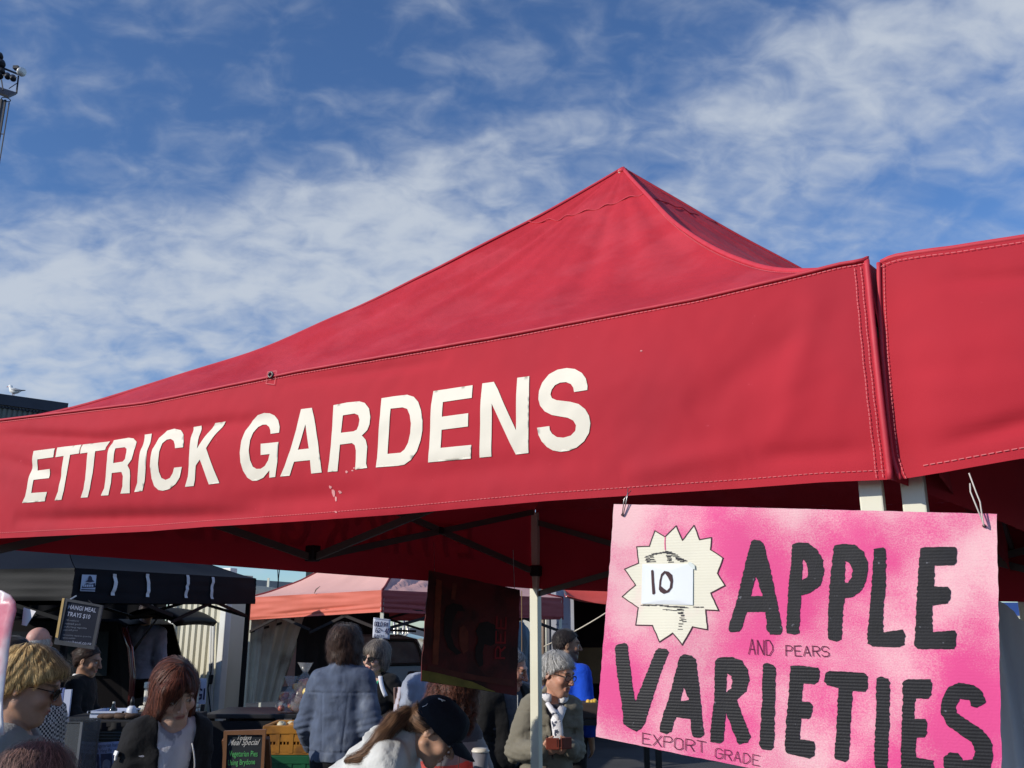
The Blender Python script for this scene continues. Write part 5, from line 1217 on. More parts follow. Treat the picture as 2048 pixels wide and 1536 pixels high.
    hb = on(224, 1404, 0.35)[2]-zt; mb = MB(); mb.lathe((q[0], q[1], zt), [(0.028, 0), (0.03, 0.01), (0.03, hb*0.5), (0.012, hb*0.7), (0.010, hb*0.9)], 14); mb.build('body', mat('dark_glass_bottle', (0.015, 0.02, 0.018), 0.1, 0.0, coat=0.4), bo, True)
    mb = MB(); mb.lathe((q[0], q[1], zt+hb*0.9), [(0.011, 0), (0.008, hb*0.12)], 10); mb.build('spout', mat('pale_spout', srgb(190, 190, 180), 0.4, 0.0), bo, True)
    # polystyrene boxes on the ground stack behind the dark-haired woman
    q0, q1 = at(287, 1364, 8.6), at(312, 1408, 8.6); PS = mat('polystyrene', srgb(236, 234, 222), 0.8, 0.03, 40.0, bump=0.6, bscale=120)
    zb_ = at(290, 1411, 8.6)[2]
    def pbox(label, x0, x1, z0, z1, yy):
        r = thing('foam_box', ((x0+x1)/2, yy, z0), label, 'foam box', 'foam boxes stacked beside the counter')
        hl = min(0.06, (z1-z0)*0.3)
        MB().box(((x0+x1)/2, yy, (z0+z1-hl)/2-0.001), (x1-x0-0.01, 0.36, z1-z0-hl-0.004), bevel=0.012).build('box', PS, r); MB().box(((x0+x1)/2, yy, z1-hl/2), (x1-x0, 0.38, hl-0.004), bevel=0.014).build('lid', PS, r)
        return r
    pbox('white foam box at the top of the stack beside the counter', q0[0], q0[0]+0.42, zb_, q0[2], 8.8)
    z2 = at(290, 1444, 8.6)[2]; r = pbox('white foam box with a red stripe below the top foam box', q0[0]-0.03, q0[0]+0.42, z2, zb_-0.003, 8.8)
    MB().box((q0[0]+0.17, 8.605, zb_-0.10), (0.38, 0.006, 0.015)).build('red_stripe', mat('red_tape', srgb(190, 50, 50), 0.6, 0.0), r)
    zz = z2-0.003; k = 0
    r = pbox('lowest white foam box standing on the ground under the foam stack', q0[0]-0.03, q0[0]+0.42, 0.0, zz, 8.8)
    # left end of the counter: glass display case, white panel and a small black easel sign
    gl0, gl1 = at(96, 1446, 6.3), at(158, 1446, 6.3); gd = thing('display_case', ((gl0[0]+gl1[0])/2, 6.5, 0), 'grey glass display case at the left end of the counter', 'display case')
    GLS = mat('grey_glass_pane', (0.12, 0.13, 0.14), 0.1, 0.0, alpha=0.55, coat=0.5); xs0, xs1 = gl0[0], gl1[0]
    for (c, s_) in ((((xs0+xs1)/2, 6.35, gl0[2]-0.24), (xs1-xs0, 0.008, 0.46)), (((xs0+xs1)/2, 6.60, gl0[2]-0.24), (xs1-xs0, 0.008, 0.46)), ((xs0, 6.475, gl0[2]-0.24), (0.008, 0.24, 0.46)), ((xs1, 6.475, gl0[2]-0.24), (0.008, 0.24, 0.46)), (((xs0+xs1)/2, 6.475, gl0[2]), (xs1-xs0+0.01, 0.26, 0.008))): MB().box(c, s_).build('pane', GLS, gd)
    MB().box(((xs0+xs1)/2, 6.475, (gl0[2]-0.48)/2), (xs1-xs0, 0.26, gl0[2]-0.48)).build('plinth', BC, gd)
    for x in (xs0, xs1):
        for yy in (6.345, 6.605): MB().box((x, yy, gl0[2]-0.24), (0.016, 0.016, 0.48)).build('frame_post', mat('grey_alloy', (0.20, 0.20, 0.21), 0.4, 0.1, metal=0.6), gd)
    P0, P1 = at(102, 1376, 7.0), at(137, 1440, 7.0)
    wp = thing('display_board', ((P0[0]+P1[0])/2, 7.0, P1[2]), 'pale blue and white upright board standing behind the display case', 'board')
    M0 = mat('pale_panel', srgb(186, 192, 212), 0.5, 0.05); M1 = mat('blue_panel', srgb(96, 110, 160), 0.5, 0.05)
    for i in range(3): MB().box((P0[0]+(P1[0]-P0[0])*(i+0.5)/3, 7.0+0.001*i, (P0[2]+P1[2])/2-0.02), ((P1[0]-P0[0])/3-0.004, 0.02, P0[2]-P1[2]-0.02*i+0.06)).build('board', (M0, M1, M0)[i], wp)
    MB().box(((P0[0]+P1[0])/2, 7.02, (P1[2]-0.05)/2), (0.3, 0.02, P1[2]-0.05)).build('stand', BLACKP, wp)
    # sign with the last letters of the stall's name, behind the dark-haired woman
    fr = Frame(at(388, 1357, 8.9), (0.99, 0.1, 0)); c = [fr.px(330, 1356), fr.px(412, 1357), fr.px(410, 1408), fr.px(330, 1410)]
    sg = thing('stall_sign', (fr.w(*c[2])[0]-0.2, 8.9, 0), 'pale blue sign with dark letters GI half hidden behind the brown-haired woman', 'sign')
    mb = MB(); mb.add([fr.w(*p) for p in c]+[fr.w(*p, -0.03) for p in c], [(0, 1, 2, 3), (7, 6, 5, 4)]+[(i, (i+1) % 4, (i+1) % 4+4, i+4) for i in range(4)]); mb.build('board', mat('pale_sign_board', srgb(170, 176, 200), 0.5, 0.05), sg)
    type_mesh('HANGI', lambda x, y, h: fr.w(x, y, h), fr.px(338, 1399), fr.px(409, 1399), 'lettering', NV, sg, 0.003, 0, 1.35, 0.02)
    for u in (340, 405): q = fr.w(*fr.px(u, 1409), -0.015); MB().bar((q[0], q[1], 0), q, 0.03).build('post', BLACKP, sg)
build_counter()

# ------------------------------------------------------------------ grey hatchback behind the woman in sunglasses
def build_car():
    PT = mat('silver_grey_paint', (0.16, 0.155, 0.16), 0.3, 0.05, 3.0, coat=0.5); GL = mat('blue_car_glass', (0.030, 0.055, 0.075), 0.06, 0.35, 3.0, coat=0.6, col2=(0.07, 0.11, 0.13), c2scale=2.2)
    TR = mat('black_rubber', (0.012, 0.012, 0.013), 0.6, 0.1)
    Y = 12.6; q = at(780, 1272, Y); x0 = q[0]; zr = q[2]+0.02; zs = at(800, 1330, Y)[2]
    root = thing('parked_car', (x0+1.2, Y+1.5, 0), 'grey vehicle parked behind the pink canopy with bluish side window', 'car')
    q2 = at(842, 1330, Y); xr = q2[0]+0.12
    # side profile, nose to the right; built along x at depth Y..Y+1.7
    prof = [(x0-0.75, 0.4), (x0-0.77, zs-0.1), (x0-0.72, zr-0.05), (x0-0.6, zr), (xr-0.45, zr), (xr-0.2, zr-0.06), (xr, zs), (xr+1.05, zs-0.12), (xr+1.45, zs-0.27), (xr+1.5, 0.45), (xr+1.4, 0.32), (x0-0.7, 0.32)]
    n = len(prof); vs = []
    for yy in (0.0, 0.06, 1.64, 1.7):
        for x, z in prof:
            ti = 0.14*max(0, z-zs)/max(zr-zs, 0.1); e = 0.03 if yy in (0.0, 1.7) else 0; vs.append((x, Y+(yy+ti if yy < 1 else yy-ti), z-e))
    fs = [(k*n+i, k*n+(i+1) % n, (k+1)*n+(i+1) % n, (k+1)*n+i) for k in range(3) for i in range(n)]+[tuple(range(n))[::-1], tuple(3*n+i for i in range(n))]
    MB().add(vs, fs).build('body', PT, root)
    def pane(pts, nm='window'):
        poly = [(at(u, v, Y)[0], at(u, v, Y)[2]) for u, v in pts]; k = len(poly)
        f_ = lambda z: Y-0.012+0.14*max(0, z-zs)/max(zr-zs, 0.1)
        o = MB().add([(x, f_(z), z) for x, z in poly], [tuple(range(k))]).build(nm, GL, root)
        mb = MB(); pl = [(x, f_(z)-0.004, z) for x, z in poly]; mb.tube(pl+[pl[0]], 0.022, 6, cap=False); mb.build('frame', TR, o, True); return o
    pane([(772, 1280), (826, 1281), (833, 1290), (841, 1310), (842, 1328), (776, 1329)])
    for x in (x0-0.35, xr+0.95):
        for yy in (0.05, 1.6):
            mb = MB(); mb.lathe((x, Y+yy-0.08, 0.32), [(0.2, 0), (0.32, 0.03), (0.32, 0.16), (0.2, 0.19)], 22, (0, 1, 0)); w = mb.build('wheel', TR, root); MB().lathe((x, Y+yy-0.085, 0.32), [(0.19, 0), (0.1, 0.02)], 16, (0, 1, 0)).build('rim', STEEL, w)
    MB().box(at(830, 1352, Y-0.08), (0.20, 0.10, 0.12), bevel=0.03).build('wing_mirror', TR, root)
    a, b = at(776, 1268, Y+0.2), at(832, 1270, Y+0.2); MB().bar(a+np.array((0, 0, 0.05)), b+np.array((0, 0, 0.05)), 0.03).build('roof_rail', TR, root)
    # bundle of poles stacked upright behind the car
    for i, (u0, u1) in enumerate(((796, 797), (806, 809), (812, 816), (818, 812), (790, 788))):
        a, b = at(u0, 1272, 14.6), at(u1, 1236, 14.6); d = b-a; o = MB(); o.tube([a-d*2.8, b+d*0.8], 0.022, 8)
        ob = o.build('tent_pole', CREAM if i in (0, 2) else STEEL, None, True); tag(ob, ['tallest cream pole', 'leaning steel pole', 'cream pole leaning right', 'steel pole leaning left', 'leftmost steel pole'][i]+' in the bundle standing behind the grey car', 'pole', 'poles behind the grey car')
build_car()

# ------------------------------------------------------------------ right background: white walled food truck, awning, boxes, rope
def build_right_bg():
    Y = 14.5
    WL = mat('white_sunlit_wall', srgb(228, 226, 214), 0.6, 0.04, 2.0); WS = mat('shaded_white_wall', srgb(196, 198, 208), 0.6, 0.06, 3.0)  # second white has the shaded wall's blue cast painted in
    shed = thing('market_shed', at(1150, 1300, Y)*np.array((1, 1, 0))+np.array((1.0, 2, 0)), 'white walled shed with a dark doorway behind the grey-haired woman', 'shed')
    x = lambda u, yy=Y: at(u, 1300, yy)[0]
    ztop = at(1100, 1120, Y)[2]
    def wallbox(u0, u1, z0, z1, m, yy=Y, th=0.12, nm='wall'): MB().box(((x(u0, yy)+x(u1, yy))/2, yy+th/2, (z0+z1)/2), (x(u1, yy)-x(u0, yy), th, z1-z0)).build(nm, m, shed)
    wallbox(1104, 1149, 0, ztop, WS); zl = at(1150, 1190, Y)[2]
    wallbox(1149.2, 1330, zl, ztop, WS); wallbox(1330.2, 1500, 0, ztop, WS)
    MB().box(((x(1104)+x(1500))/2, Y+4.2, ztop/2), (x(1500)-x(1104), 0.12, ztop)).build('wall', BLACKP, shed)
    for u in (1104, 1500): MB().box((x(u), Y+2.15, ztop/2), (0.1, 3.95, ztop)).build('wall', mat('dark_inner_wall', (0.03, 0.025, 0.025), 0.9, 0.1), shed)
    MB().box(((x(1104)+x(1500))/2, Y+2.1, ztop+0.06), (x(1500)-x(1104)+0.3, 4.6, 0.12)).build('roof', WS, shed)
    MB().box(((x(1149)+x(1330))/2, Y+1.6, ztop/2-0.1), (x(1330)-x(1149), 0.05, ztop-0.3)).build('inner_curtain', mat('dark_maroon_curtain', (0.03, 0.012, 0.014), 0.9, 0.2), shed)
    MB().box((x(1195), Y+0.9, at(1195, 1335, Y)[2]), (0.55, 0.4, 0.55)).build('shelf_box', mat('brown_carton', srgb(120, 92, 58), 0.8, 0.1), shed)
    # drain pipes between the two walls
    for u, m in ((1087, mat('rust_pipe', srgb(120, 100, 84), 0.5, 0.2)), (1092.5, CREAM), (1098.5, mat('grey_pipe', srgb(104, 104, 108), 0.5, 0.1))):
        a = at(u, 1300, Y-0.15); mb = MB(); mb.tube([(a[0], a[1], 0), (a[0], a[1], ztop)], 0.024 if m is CREAM else 0.032, 10); mb.build('drain_pipe', m, shed, True)
    # number label on the white wall
    fr = Frame((x(1104), Y-0.004, 0), (1, 0, 0))
    quads_mesh(hand_text('4---', fr.px(1112, 1252), fr.px(1138, 1252), 0.06, 0.010), lambda a, b, h: fr.w(a, b, h), 'worn_print', mat('worn_grey_print', srgb(150, 152, 160), 0.7, 0), shed, 0.003)
    # sunlit white wall farther left, with a bluish cover in front
    tr = thing('white_truck', (x(1010), Y+1.5, 0), 'white sunlit truck body partly behind the dark hanging board', 'truck')
    z1 = at(1040, 1140, Y+0.3)[2]; xa, xb = x(900, Y+0.3), x(1080, Y+0.3)
    MB().box(((xa+xb)/2, Y+2.3, (z1+0.6)/2), (xb-xa, 4.0, z1-0.6), bevel=0.03).build('box_body', WL, tr)
    MB().box(((xa+xb)/2, Y+2.3, 0.5), (xb-xa-0.2, 3.8, 0.18)).build('chassis', BLACKP, tr)
    for xx in (xa+0.25, xb-0.25):
        for yy in (1.0, 3.6): MB().lathe((xx-0.1, Y+yy, 0.38), [(0.25, 0), (0.38, 0.03), (0.38, 0.2), (0.25, 0.23)], 20, (1, 0, 0)).build('wheel', BLACKP, tr)
    for u in (1038, 1066): a = at(u, 1200, Y+0.28); MB().box((a[0], Y+0.285, (z1+0.7)/2), (0.03, 0.025, z1-0.75)).build('panel_seam', mat('grey_seal', srgb(150, 150, 146), 0.6, 0), tr)
    cv = thing('equipment_cover', (x(1043, 13.2), 13.4, 0), 'rounded slate blue cover in front of the white truck beside the cream pole', 'cover')
    rows = []; c0, c1 = x(1018, 13.2), x(1064, 13.2); zt = at(1043, 1245, 13.2)[2]
    for i in range(15):
        t = i/14; r = 1-(2*t-1)**4*0.22 if t < 0.5 else 1-(2*t-1)**3*0.25
        rows.append([(c0+(c1-c0)*t+0.02*math.sin(j*2+i), 13.2+0.02*math.sin(i*1.7)+ (0.5 if j == 0 else 0), (zt*r if j <= 1 else zt*r*(1-(j-1)/7))) for j in range(9)])
    mb = MB(); mb.grid(rows); o = mb.build('cover', mat('slate_blue_tarp', srgb(112, 136, 152), 0.5, 0.12, 3.0), cv, True); solid(o, 0.02)
    # red awning over the doorway
    aw = thing('red_awning', at(1175, 1190, Y-0.6)*np.array((1, 1, 1)), 'sloping red awning over the dark shed doorway behind the apple sign', 'awning')
    rows = []
    for i in range(31):
        t = i/30; p = at(1127+200*t, 1176-4*t, Y-0.1); q = at(1133+210*t, 1191+18*math.sin(min(1, t*2.2)*1.57), Y-1.3)
        rows.append([p*(1-s_/8)+q*(s_/8)+np.array((0, 0, -0.07*math.sin(math.pi*s_/8)*(1+0.4*math.sin(t*9)))) for s_ in range(9)])
    mb = MB(); mb.grid(rows); o = mb.build('cloth', mat('orange_red_canvas', srgb(206, 78, 70), 0.6, 0.08, 2.5, trans=0.1), aw, True); solid(o, 0.006)
    for t in (0, 1): p = at(1128+198*t, 1180, Y-0.05); q = at(1134+208*t, 1194+14*t, Y-1.28); MB().tube([p, q], 0.015, 8).build('awning_arm', STEEL, aw, True)
    # rope from the frames to the shed
    rp = MB(); a, b = at(1088, 1293, 9.5), at(1330, 1140, 8.0); rp.tube([a+(b-a)*i/12-np.array((0, 0, 0.05*math.sin(math.pi*i/12))) for i in range(13)], 0.006, 6)
    o = rp.build('guy_rope', mat('pale_rope', srgb(206, 196, 178), 0.8, 0.1), None, True); tag(o, 'pale guy rope running slantwise past the dark-haired man in blue', 'rope')
    # produce table behind the grey-haired woman
    Yt = 6.9; zt = at(1190, 1438, Yt)[2]; xt = at(1120, 1430, Yt)[0]
    tb = thing('produce_table', (xt, Yt+0.35, 0), 'dark produce table behind the grey-haired woman', 'table')
    MB().box((xt, Yt+0.3, zt-0.02), (1.5, 0.7, 0.04)).build('tabletop', BLACKP, tb)
    for sx in (-0.7, 0.7):
        for yy in (0.0, 0.6): MB().box((xt+sx, Yt+yy, (zt-0.04)/2), (0.04, 0.04, zt-0.04)).build('leg', BLACKP, tb)
    YA = mat('yellow_pepper_skin', srgb(226, 182, 74), 0.35, 0.12, 20.0); rnd = random.Random(5); RD = mat('red_apple_skin', srgb(168, 50, 44), 0.35, 0.2, 20.0)
    sp = [(1177, 1404), (1184, 1404), (1180, 1411), (1187, 1410), (1183, 1416), (1175, 1411), (1178, 1418), (1189, 1403)]
    places = ['upper left', 'upper middle', 'centre left', 'centre right', 'lower middle', 'far left', 'lower left', 'upper right']
    for i, (u, v) in enumerate(sp):
        p = at(u, v, Yt+0.05); mb = MB(); fruit(mb, p, 0.020, i); o = mb.build('yellow_apple', YA, None, True); tag(o, 'small yellow fruit heaped on the table behind the beige jacket', 'fruit', 'yellow fruit heaped on the produce table')
    mb = MB(); bp = at(1182, 1428, Yt+0.10); MB().box((bp[0], Yt+0.12, zt+0.055), (0.22, 0.24, 0.11), bevel=0.01).build('fruit_box', mat('dark_fruit_box', (0.05, 0.035, 0.03), 0.8, 0.2), tb)
    GA2 = mat('tan_nuts', srgb(176, 150, 104), 0.6, 0.2, 20.0)
    p = at(1044, 1390, Yt+0.1); gs = thing('garlic_string', p, 'string of pale garlic bulbs hanging left of the cream canopy pole', 'garlic string')
    MB().tube([p+np.array((0, 0, 0.02)), at(1044, 1446, Yt+0.1)], 0.004, 6).build('string', mat('jute', srgb(150, 120, 80), 0.9, 0.1), gs); MB().tube([p+np.array((0, 0, 0.02)), p+np.array((0.0, 0.0, 0.75))], 0.003, 5).build('string', MATS['jute'], gs)
    for i in range(12):
        p = at(1044+rnd.uniform(-3, 5), 1398+i*4.0, Yt+0.1); mb = MB(); fruit(mb, p, 0.024, i+40); mb.build('garlic_bulb', GA2, gs, True)
    # white sheet wall under the right canopy
    fr = Frame(at(2000, 1205, 3.1), (0.98, -0.2, 0))
    cl = [(1985, 1196), (2012, 1206), (2032, 1226), (2034, 1236), (2048, 1246), (2200, 1300)]
    ws = thing('white_tarpaulin', fr.w(*fr.px(2020, 1700)), 'folded grey-white tarpaulin hanging at the right edge beside the apple sign', 'tarpaulin')
    rows = []
    for i in range(36):
        t = i/35; u = 1960+240*t; v = np.interp(u, [p[0] for p in cl], [p[1] for p in cl]); top = fr.px(u, v); row = []
        for j in range(16):
            s_ = j/15; z = top[1]*(1-s_)+(-1.9)*s_
            row.append(fr.w(top[0]+0.02*s_*math.sin(i), z, 0.05*math.sin(t*24-s_*4.5)*(0.4+s_*0.6)+0.03*mnoise.noise(Vector((t*9, s_*4, 2.0)))))
        rows.append(row)
    mb = MB(); mb.grid(rows); o = mb.build('sheet', mat('grey_white_tarpaulin', srgb(205, 207, 214), 0.5, 0.05, 3.0, trans=0.12), ws, True)
    bs = thing('blue_panel', at(2030, 1222, 5.5), 'blue roof strip with a white edge showing right of the apple sign', 'panel')
    a, b = at(1960, 1205, 5.5), at(2300, 1205, 5.5); MB().box(((a[0]+b[0])/2, 5.6, at(2030, 1219, 5.5)[2]), (b[0]-a[0], 0.05, 0.085)).build('blue_strip', mat('blue_paint', srgb(64, 96, 170), 0.5, 0.05), bs)
    MB().box(((a[0]+b[0])/2, 5.59, at(2030, 1234, 5.5)[2]), (b[0]-a[0], 0.07, 0.014)).build('white_edge', CREAM, bs)
    for xx in (a[0]+0.2, b[0]-0.2): MB().bar((xx, 5.62, 0), (xx, 5.62, at(2030, 1219, 5.5)[2]), 0.05).build('post', STEEL, bs)
build_right_bg()

# ------------------------------------------------------------------ far things: shed roof with gull, floodlight mast, utility pole, masts
def build_far():
    # dark corrugated building at the left edge
    Yb = 22.0; GR = mat('grey_cladding', srgb(120, 126, 122), 0.6, 0.1, 1.0); RF = mat('dark_roof_flashing', srgb(54, 58, 70), 0.5, 0.1)
    b = thing('warehouse', at(20, 1300, Yb)*np.array((1, 1, 0)), 'grey corrugated warehouse at the left edge with a gull on its roof', 'building')
    P0, P1 = at(-420, 735, Yb-3.0), at(135, 812, Yb); d = P1-P0; dn = np.array((d[0], d[1], 0))/np.hypot(d[0], d[1]); nn = np.array((-dn[1], dn[0], 0))
    mb = MB(); n = 150; rows = []
    for i in range(n+1):
        p = P0+d*i/n; w = 0.035*math.sin(i*math.pi/1.5); rows.append([p+nn*w-np.array((0, 0, 0.22)), np.array((p[0]+nn[0]*w, p[1]+nn[1]*w, 0))])
    mb.grid(rows); mb.build('wall', GR, b)
    mb = MB(); mb.grid([[P0+np.array((0, 0, 0)), P0+nn*9+np.array((0, 0, 1.2))], [P1, P1+nn*9+np.array((0, 0, 1.2))]]); mb.build('roof', RF, b)
    mb = MB(); mb.bar(P0+np.array((0, 0, -0.08))-nn*0.06, P1+np.array((0, 0, -0.08))-nn*0.06, 0.10, 0.26); mb.build('roof_edge', RF, b)
    mb = MB()
    for i in range(n):
        p = P0+d*(i+0.5)/n-nn*0.02-np.array((0, 0, 0.25))
        if i % 2 == 0: mb.box(p, (0.07, 0.07, 0.05))
    o = mb.build('corrugation_end', RF, b); o['kind'] = 'stuff'
    q = P1+nn*4; MB().grid([[P1, np.array((P1[0], P1[1], 0))], [P1+nn*9+np.array((0, 0, 1.2)), np.array((P1[0]+nn[0]*9, P1[1]+nn[1]*9, 0))]]).build('wall', GR, b)
    # gull
    g = at(26, 786, Yb-0.15); t = (26-(-420))/(135+420)
    lo_, hi_ = 0.0, 1.0
    for _ in range(40):
        t = (lo_+hi_)/2
        if px_of(P0+d*t)[0] < 26: lo_ = t
        else: hi_ = t
    roofz = (P0+d*t)[2]+0.05; g = P0+d*t-nn*0.05
    gl = thing('gull', (g[0], g[1], roofz), 'white gull with grey wings standing on the dark warehouse roof edge', 'bird')
    cx, cy = g[0], g[1]
    WG = mat('white_feather', srgb(240, 240, 236), 0.7, 0.03); GG = mat('grey_feather', srgb(150, 154, 160), 0.7, 0.05); DK = mat('dark_feather', (0.03, 0.03, 0.035), 0.7, 0.0)
    mb = MB(); mb.tube([(cx-0.15, cy, roofz+0.235), (cx-0.13, cy, roofz+0.245), (cx-0.10, cy, roofz+0.235), (cx-0.09, cy, roofz+0.20), (cx-0.06, cy, roofz+0.15), (cx, cy, roofz+0.125), (cx+0.08, cy, roofz+0.125), (cx+0.16, cy, roofz+0.13)], [0.022, 0.042, 0.045, 0.045, 0.065, 0.08, 0.06, 0.02], 12); mb.build('body', WG, gl, True)
    for s_ in (-1, 1):
        mb = MB(); mb.tube([(cx-0.05, cy+s_*0.055, roofz+0.16), (cx+0.04, cy+s_*0.06, roofz+0.155), (cx+0.14, cy+s_*0.04, roofz+0.14), (cx+0.20, cy+s_*0.02, roofz+0.14)], [0.02, 0.045, 0.03, 0.008], 10, flat=0.5); mb.build('wing', GG, gl, True)
        mb = MB(); mb.tube([(cx-0.01, cy+s_*0.03, roofz+0.06), (cx-0.01, cy+s_*0.03, roofz)], 0.007, 6); mb.build('leg', mat('gull_leg', srgb(120, 60, 50), 0.6, 0), gl)
    mb = MB(); mb.tube([(cx+0.17, cy, roofz+0.14), (cx+0.27, cy, roofz+0.143)], [0.018, 0.010], 8); mb.build('tail', DK, gl)
    mb = MB(); mb.tube([(cx-0.165, cy, roofz+0.235), (cx-0.20, cy, roofz+0.228)], [0.012, 0.004], 8); mb.build('beak', mat('gull_beak', srgb(170, 60, 40), 0.5, 0), gl)
    # floodlight mast
    Ym = 34.0; m = mat('mast_steel', (0.018, 0.02, 0.03), 0.5, 0.1); k = Ym/1800*1.0
    P = lambda u, v, dy=0.0: at(u, v, Ym+dy)
    base = P(8, 205); mt = thing('floodlight_mast', (base[0], Ym, 0), 'tall floodlight mast with lamp cage at the upper left edge', 'mast')
    def bar(a, b, w=0.05, nm='cage_bar'): MB().bar(a, b, w).build(nm, m, mt)
    for u0 in (11.0, 2.0):
        a = P(u0, 200); MB().bar(a, (a[0], a[1], 0), 0.07 if u0 > 5 else 0.16).build('mast_pole', m, mt)
    a = P(18.5, 205); MB().bar(a, (a[0], a[1], 0), 0.035).build('ladder_rail', m, mt)
    for v in (268, 330, 400, 470): p = at(15, v, Ym); MB().bar((base[0]-0.05, Ym, p[2]), (P(18.5, 205)[0], Ym, p[2]), 0.03).build('ladder_rung', m, mt)
    rr = MB(); c = P(12, 199); rr.tube([(c[0]+0.17*math.cos(x), Ym+0.17*math.sin(x), c[2]) for x in np.linspace(0, 6.283, 17)], 0.02, 6, cap=False); rr.build('ladder_hoop', m, mt)
    fl = [P(-30, 178, -0.5), P(17, 194, -0.5), P(33, 187, 0.4), P(-14, 172, 0.5)]
    o = MB().add(fl, [(0, 1, 2, 3)]).build('cage_floor', m, mt); solid(o, 0.10)
    bar(P(33, 187, 0.4), P(37, 152, 0.4)); bar(P(17, 194, -0.5), P(20, 158, -0.5)) if False else None
    bar(P(-14, 172, 0.5), P(-12, 130, 0.5)); bar(P(-25, 124, 0.3), P(38, 149, 0.3), 0.07); bar(P(5, 150, 0), P(33, 155, 0), 0.04); bar(P(18, 177, 0), P(33, 167, 0.3), 0.03); bar(P(3, 160), P(6, 180), 0.04)
    for (u, v, r) in ((2, 127, 0.17), (3, 143, 0.14), (15, 152, 0.12), (26, 156, 0.12), (-1, 112, 0.14), (-2, 150, 0.16)):
        p = P(u, v, 0.1); mb = MB(); mb.lathe(p, [(r*0.5, -0.16), (r, -0.12), (r*1.05, 0.12), (r*0.9, 0.16)], 14, (0.35, -0.4, -0.6)); mb.build('floodlight', m, mt, True)
    p = P(41, 143, 0.0); mb = MB(); mb.lathe(p, [(0.06, -0.12), (0.17, 0.0), (0.20, 0.12)], 14, (0.75, -0.35, -0.45)); lo = mb.build('lit_floodlight', mat('bright_reflector', srgb(240, 240, 240), 0.2, 0.0, spec=0.8), mt, True)
    p2 = P(33, 136, 0); MB().box(p2, (0.22, 0.2, 0.14)).build('lamp_box', m, mt); bar(P(36, 147), P(46, 140), 0.03)
    # utility pole, V-shaped aerial
    Yp = 30.0; t = at(620, 1128, Yp); po = MB(); po.tube([(t[0], Yp, 0), (t[0], Yp, t[2]+2.6)], [0.13, 0.10], 10); po = po.build('utility_pole', mat('weathered_pole', srgb(150, 146, 120), 0.8, 0.15, 3.0), None, True); tag(po, 'weathered timber utility pole rising behind the pink canopy', 'pole')
    q = at(627, 1151, Yp-0.1); w = at(585, 1168, Yp+6); o = MB(); o.tube([q, q+(w-q)*0.5-np.array((0, 0, 0.05)), w], 0.014, 5); o.tube([np.array((t[0], Yp-0.1, q[2]-0.05)), q+np.array((0.06, 0, 0.03))], 0.03, 6); o = o.build('service_wire', BLACKP); tag(o, 'thin service wire dropping left from the utility pole', 'wire')
    a = at(556.5, 1163, 26.0); ae = thing('aerial', (a[0], 26.0, a[2]), 'thin V-shaped aerial on the grey shed roof', 'aerial')
    for u in (553, 561): MB().tube([a, at(u, 1130, 26.0)+np.array((0, 0, 0.3))], 0.014, 5).build('aerial_rod', BLACKP, ae)
    MB().tube([a-np.array((0, 0, 0.5)), a+np.array((0, 0, 0.06))], 0.02, 6).build('mounting', BLACKP, ae)
    # grey shed roof beyond
    Yw = 26.0; sh = thing('market_shed', at(560, 1300, Yw)*np.array((1, 1, 0)), 'long low shed with a pale grey roof far behind the pink canopy', 'shed')
    A, B = at(400, 1155, Yw-1.0), at(700, 1176, Yw+1.5); RFm = mat('pale_grey_roof', srgb(170, 166, 160), 0.6, 0.08, 1.0); WLm = mat('brick_red_wall', srgb(140, 96, 80), 0.8, 0.15, 3.0)
    nd = np.array((-(B-A)[1], (B-A)[0], 0)); nd /= np.linalg.norm(nd)
    mb = MB(); mb.grid([[A, A+nd*5+np.array((0, 0, 0.15))], [B, B+nd*5+np.array((0, 0, 0.15))]]); mb.build('roof', RFm, sh)
    MB().bar(A-nd*0.05-np.array((0, 0, 0.06)), B-nd*0.05-np.array((0, 0, 0.06)), 0.08, 0.2).build('fascia', RFm, sh)
    MB().add([A-np.array((0, 0, 0.1)), B-np.array((0, 0, 0.1)), np.array((B[0], B[1], 0)), np.array((A[0], A[1], 0))], [(0, 1, 2, 3)]).build('wall', WLm, sh)
    for k in range(8):
        p = A+(B-A)*(k+0.5)/8; mb = MB(); mb.box((p[0], p[1]-0.03, p[2]-0.65), (0.5, 0.05, 0.7)); mb.build('window', mat('dark_window', (0.02, 0.02, 0.025), 0.15, 0), sh)
    # gathered pale canopy edge in front of it
    pc = thing('market_canopy', at(560, 1190, 17.0)*np.array((1, 1, 0)), 'pale cream canopy edge sagging in front of the far shed', 'canopy')
    CRM = mat('cream_cloth', srgb(206, 198, 178), 0.7, 0.06)
    a, b = at(470, 1166, 16.5), at(640, 1188, 18.0); rows = []
    for i in range(25):
        t = i/24; p = a+(b-a)*t; dr = 0.18+0.10*abs(math.sin(t*3.2))
        rows.append([p+np.array((0, 2.2, 0.02)), p, p-np.array((0, 0.02*math.sin(i), dr*0.5)), p-np.array((0, 0, dr))])
    mb = MB(); mb.grid(rows); mb.build('cloth', CRM, pc, True)
    for q in (a, b, a+np.array((0, 2.2, 0.2)), b+np.array((0, 2.2, 0.2))): MB().bar((q[0], q[1]+0.05, 0), (q[0], q[1]+0.05, q[2]), 0.04).build('leg', CREAM, pc)
    # white edge of another roof far left below the canopy
    wr = thing('site_office', at(10, 1300, 24.0)*np.array((1, 1, 0))+np.array((0, 1, 0)), 'dark roofed hut with a broken white gutter at the far left under the canopy edge', 'hut')
    a, b = at(-160, 1082, 24.0), at(113, 1105, 24.0)
    MB().bar(a, b, 0.2, 0.16).build('roof_edge', mat('navy_roof', (0.02, 0.022, 0.03), 0.6, 0), wr)
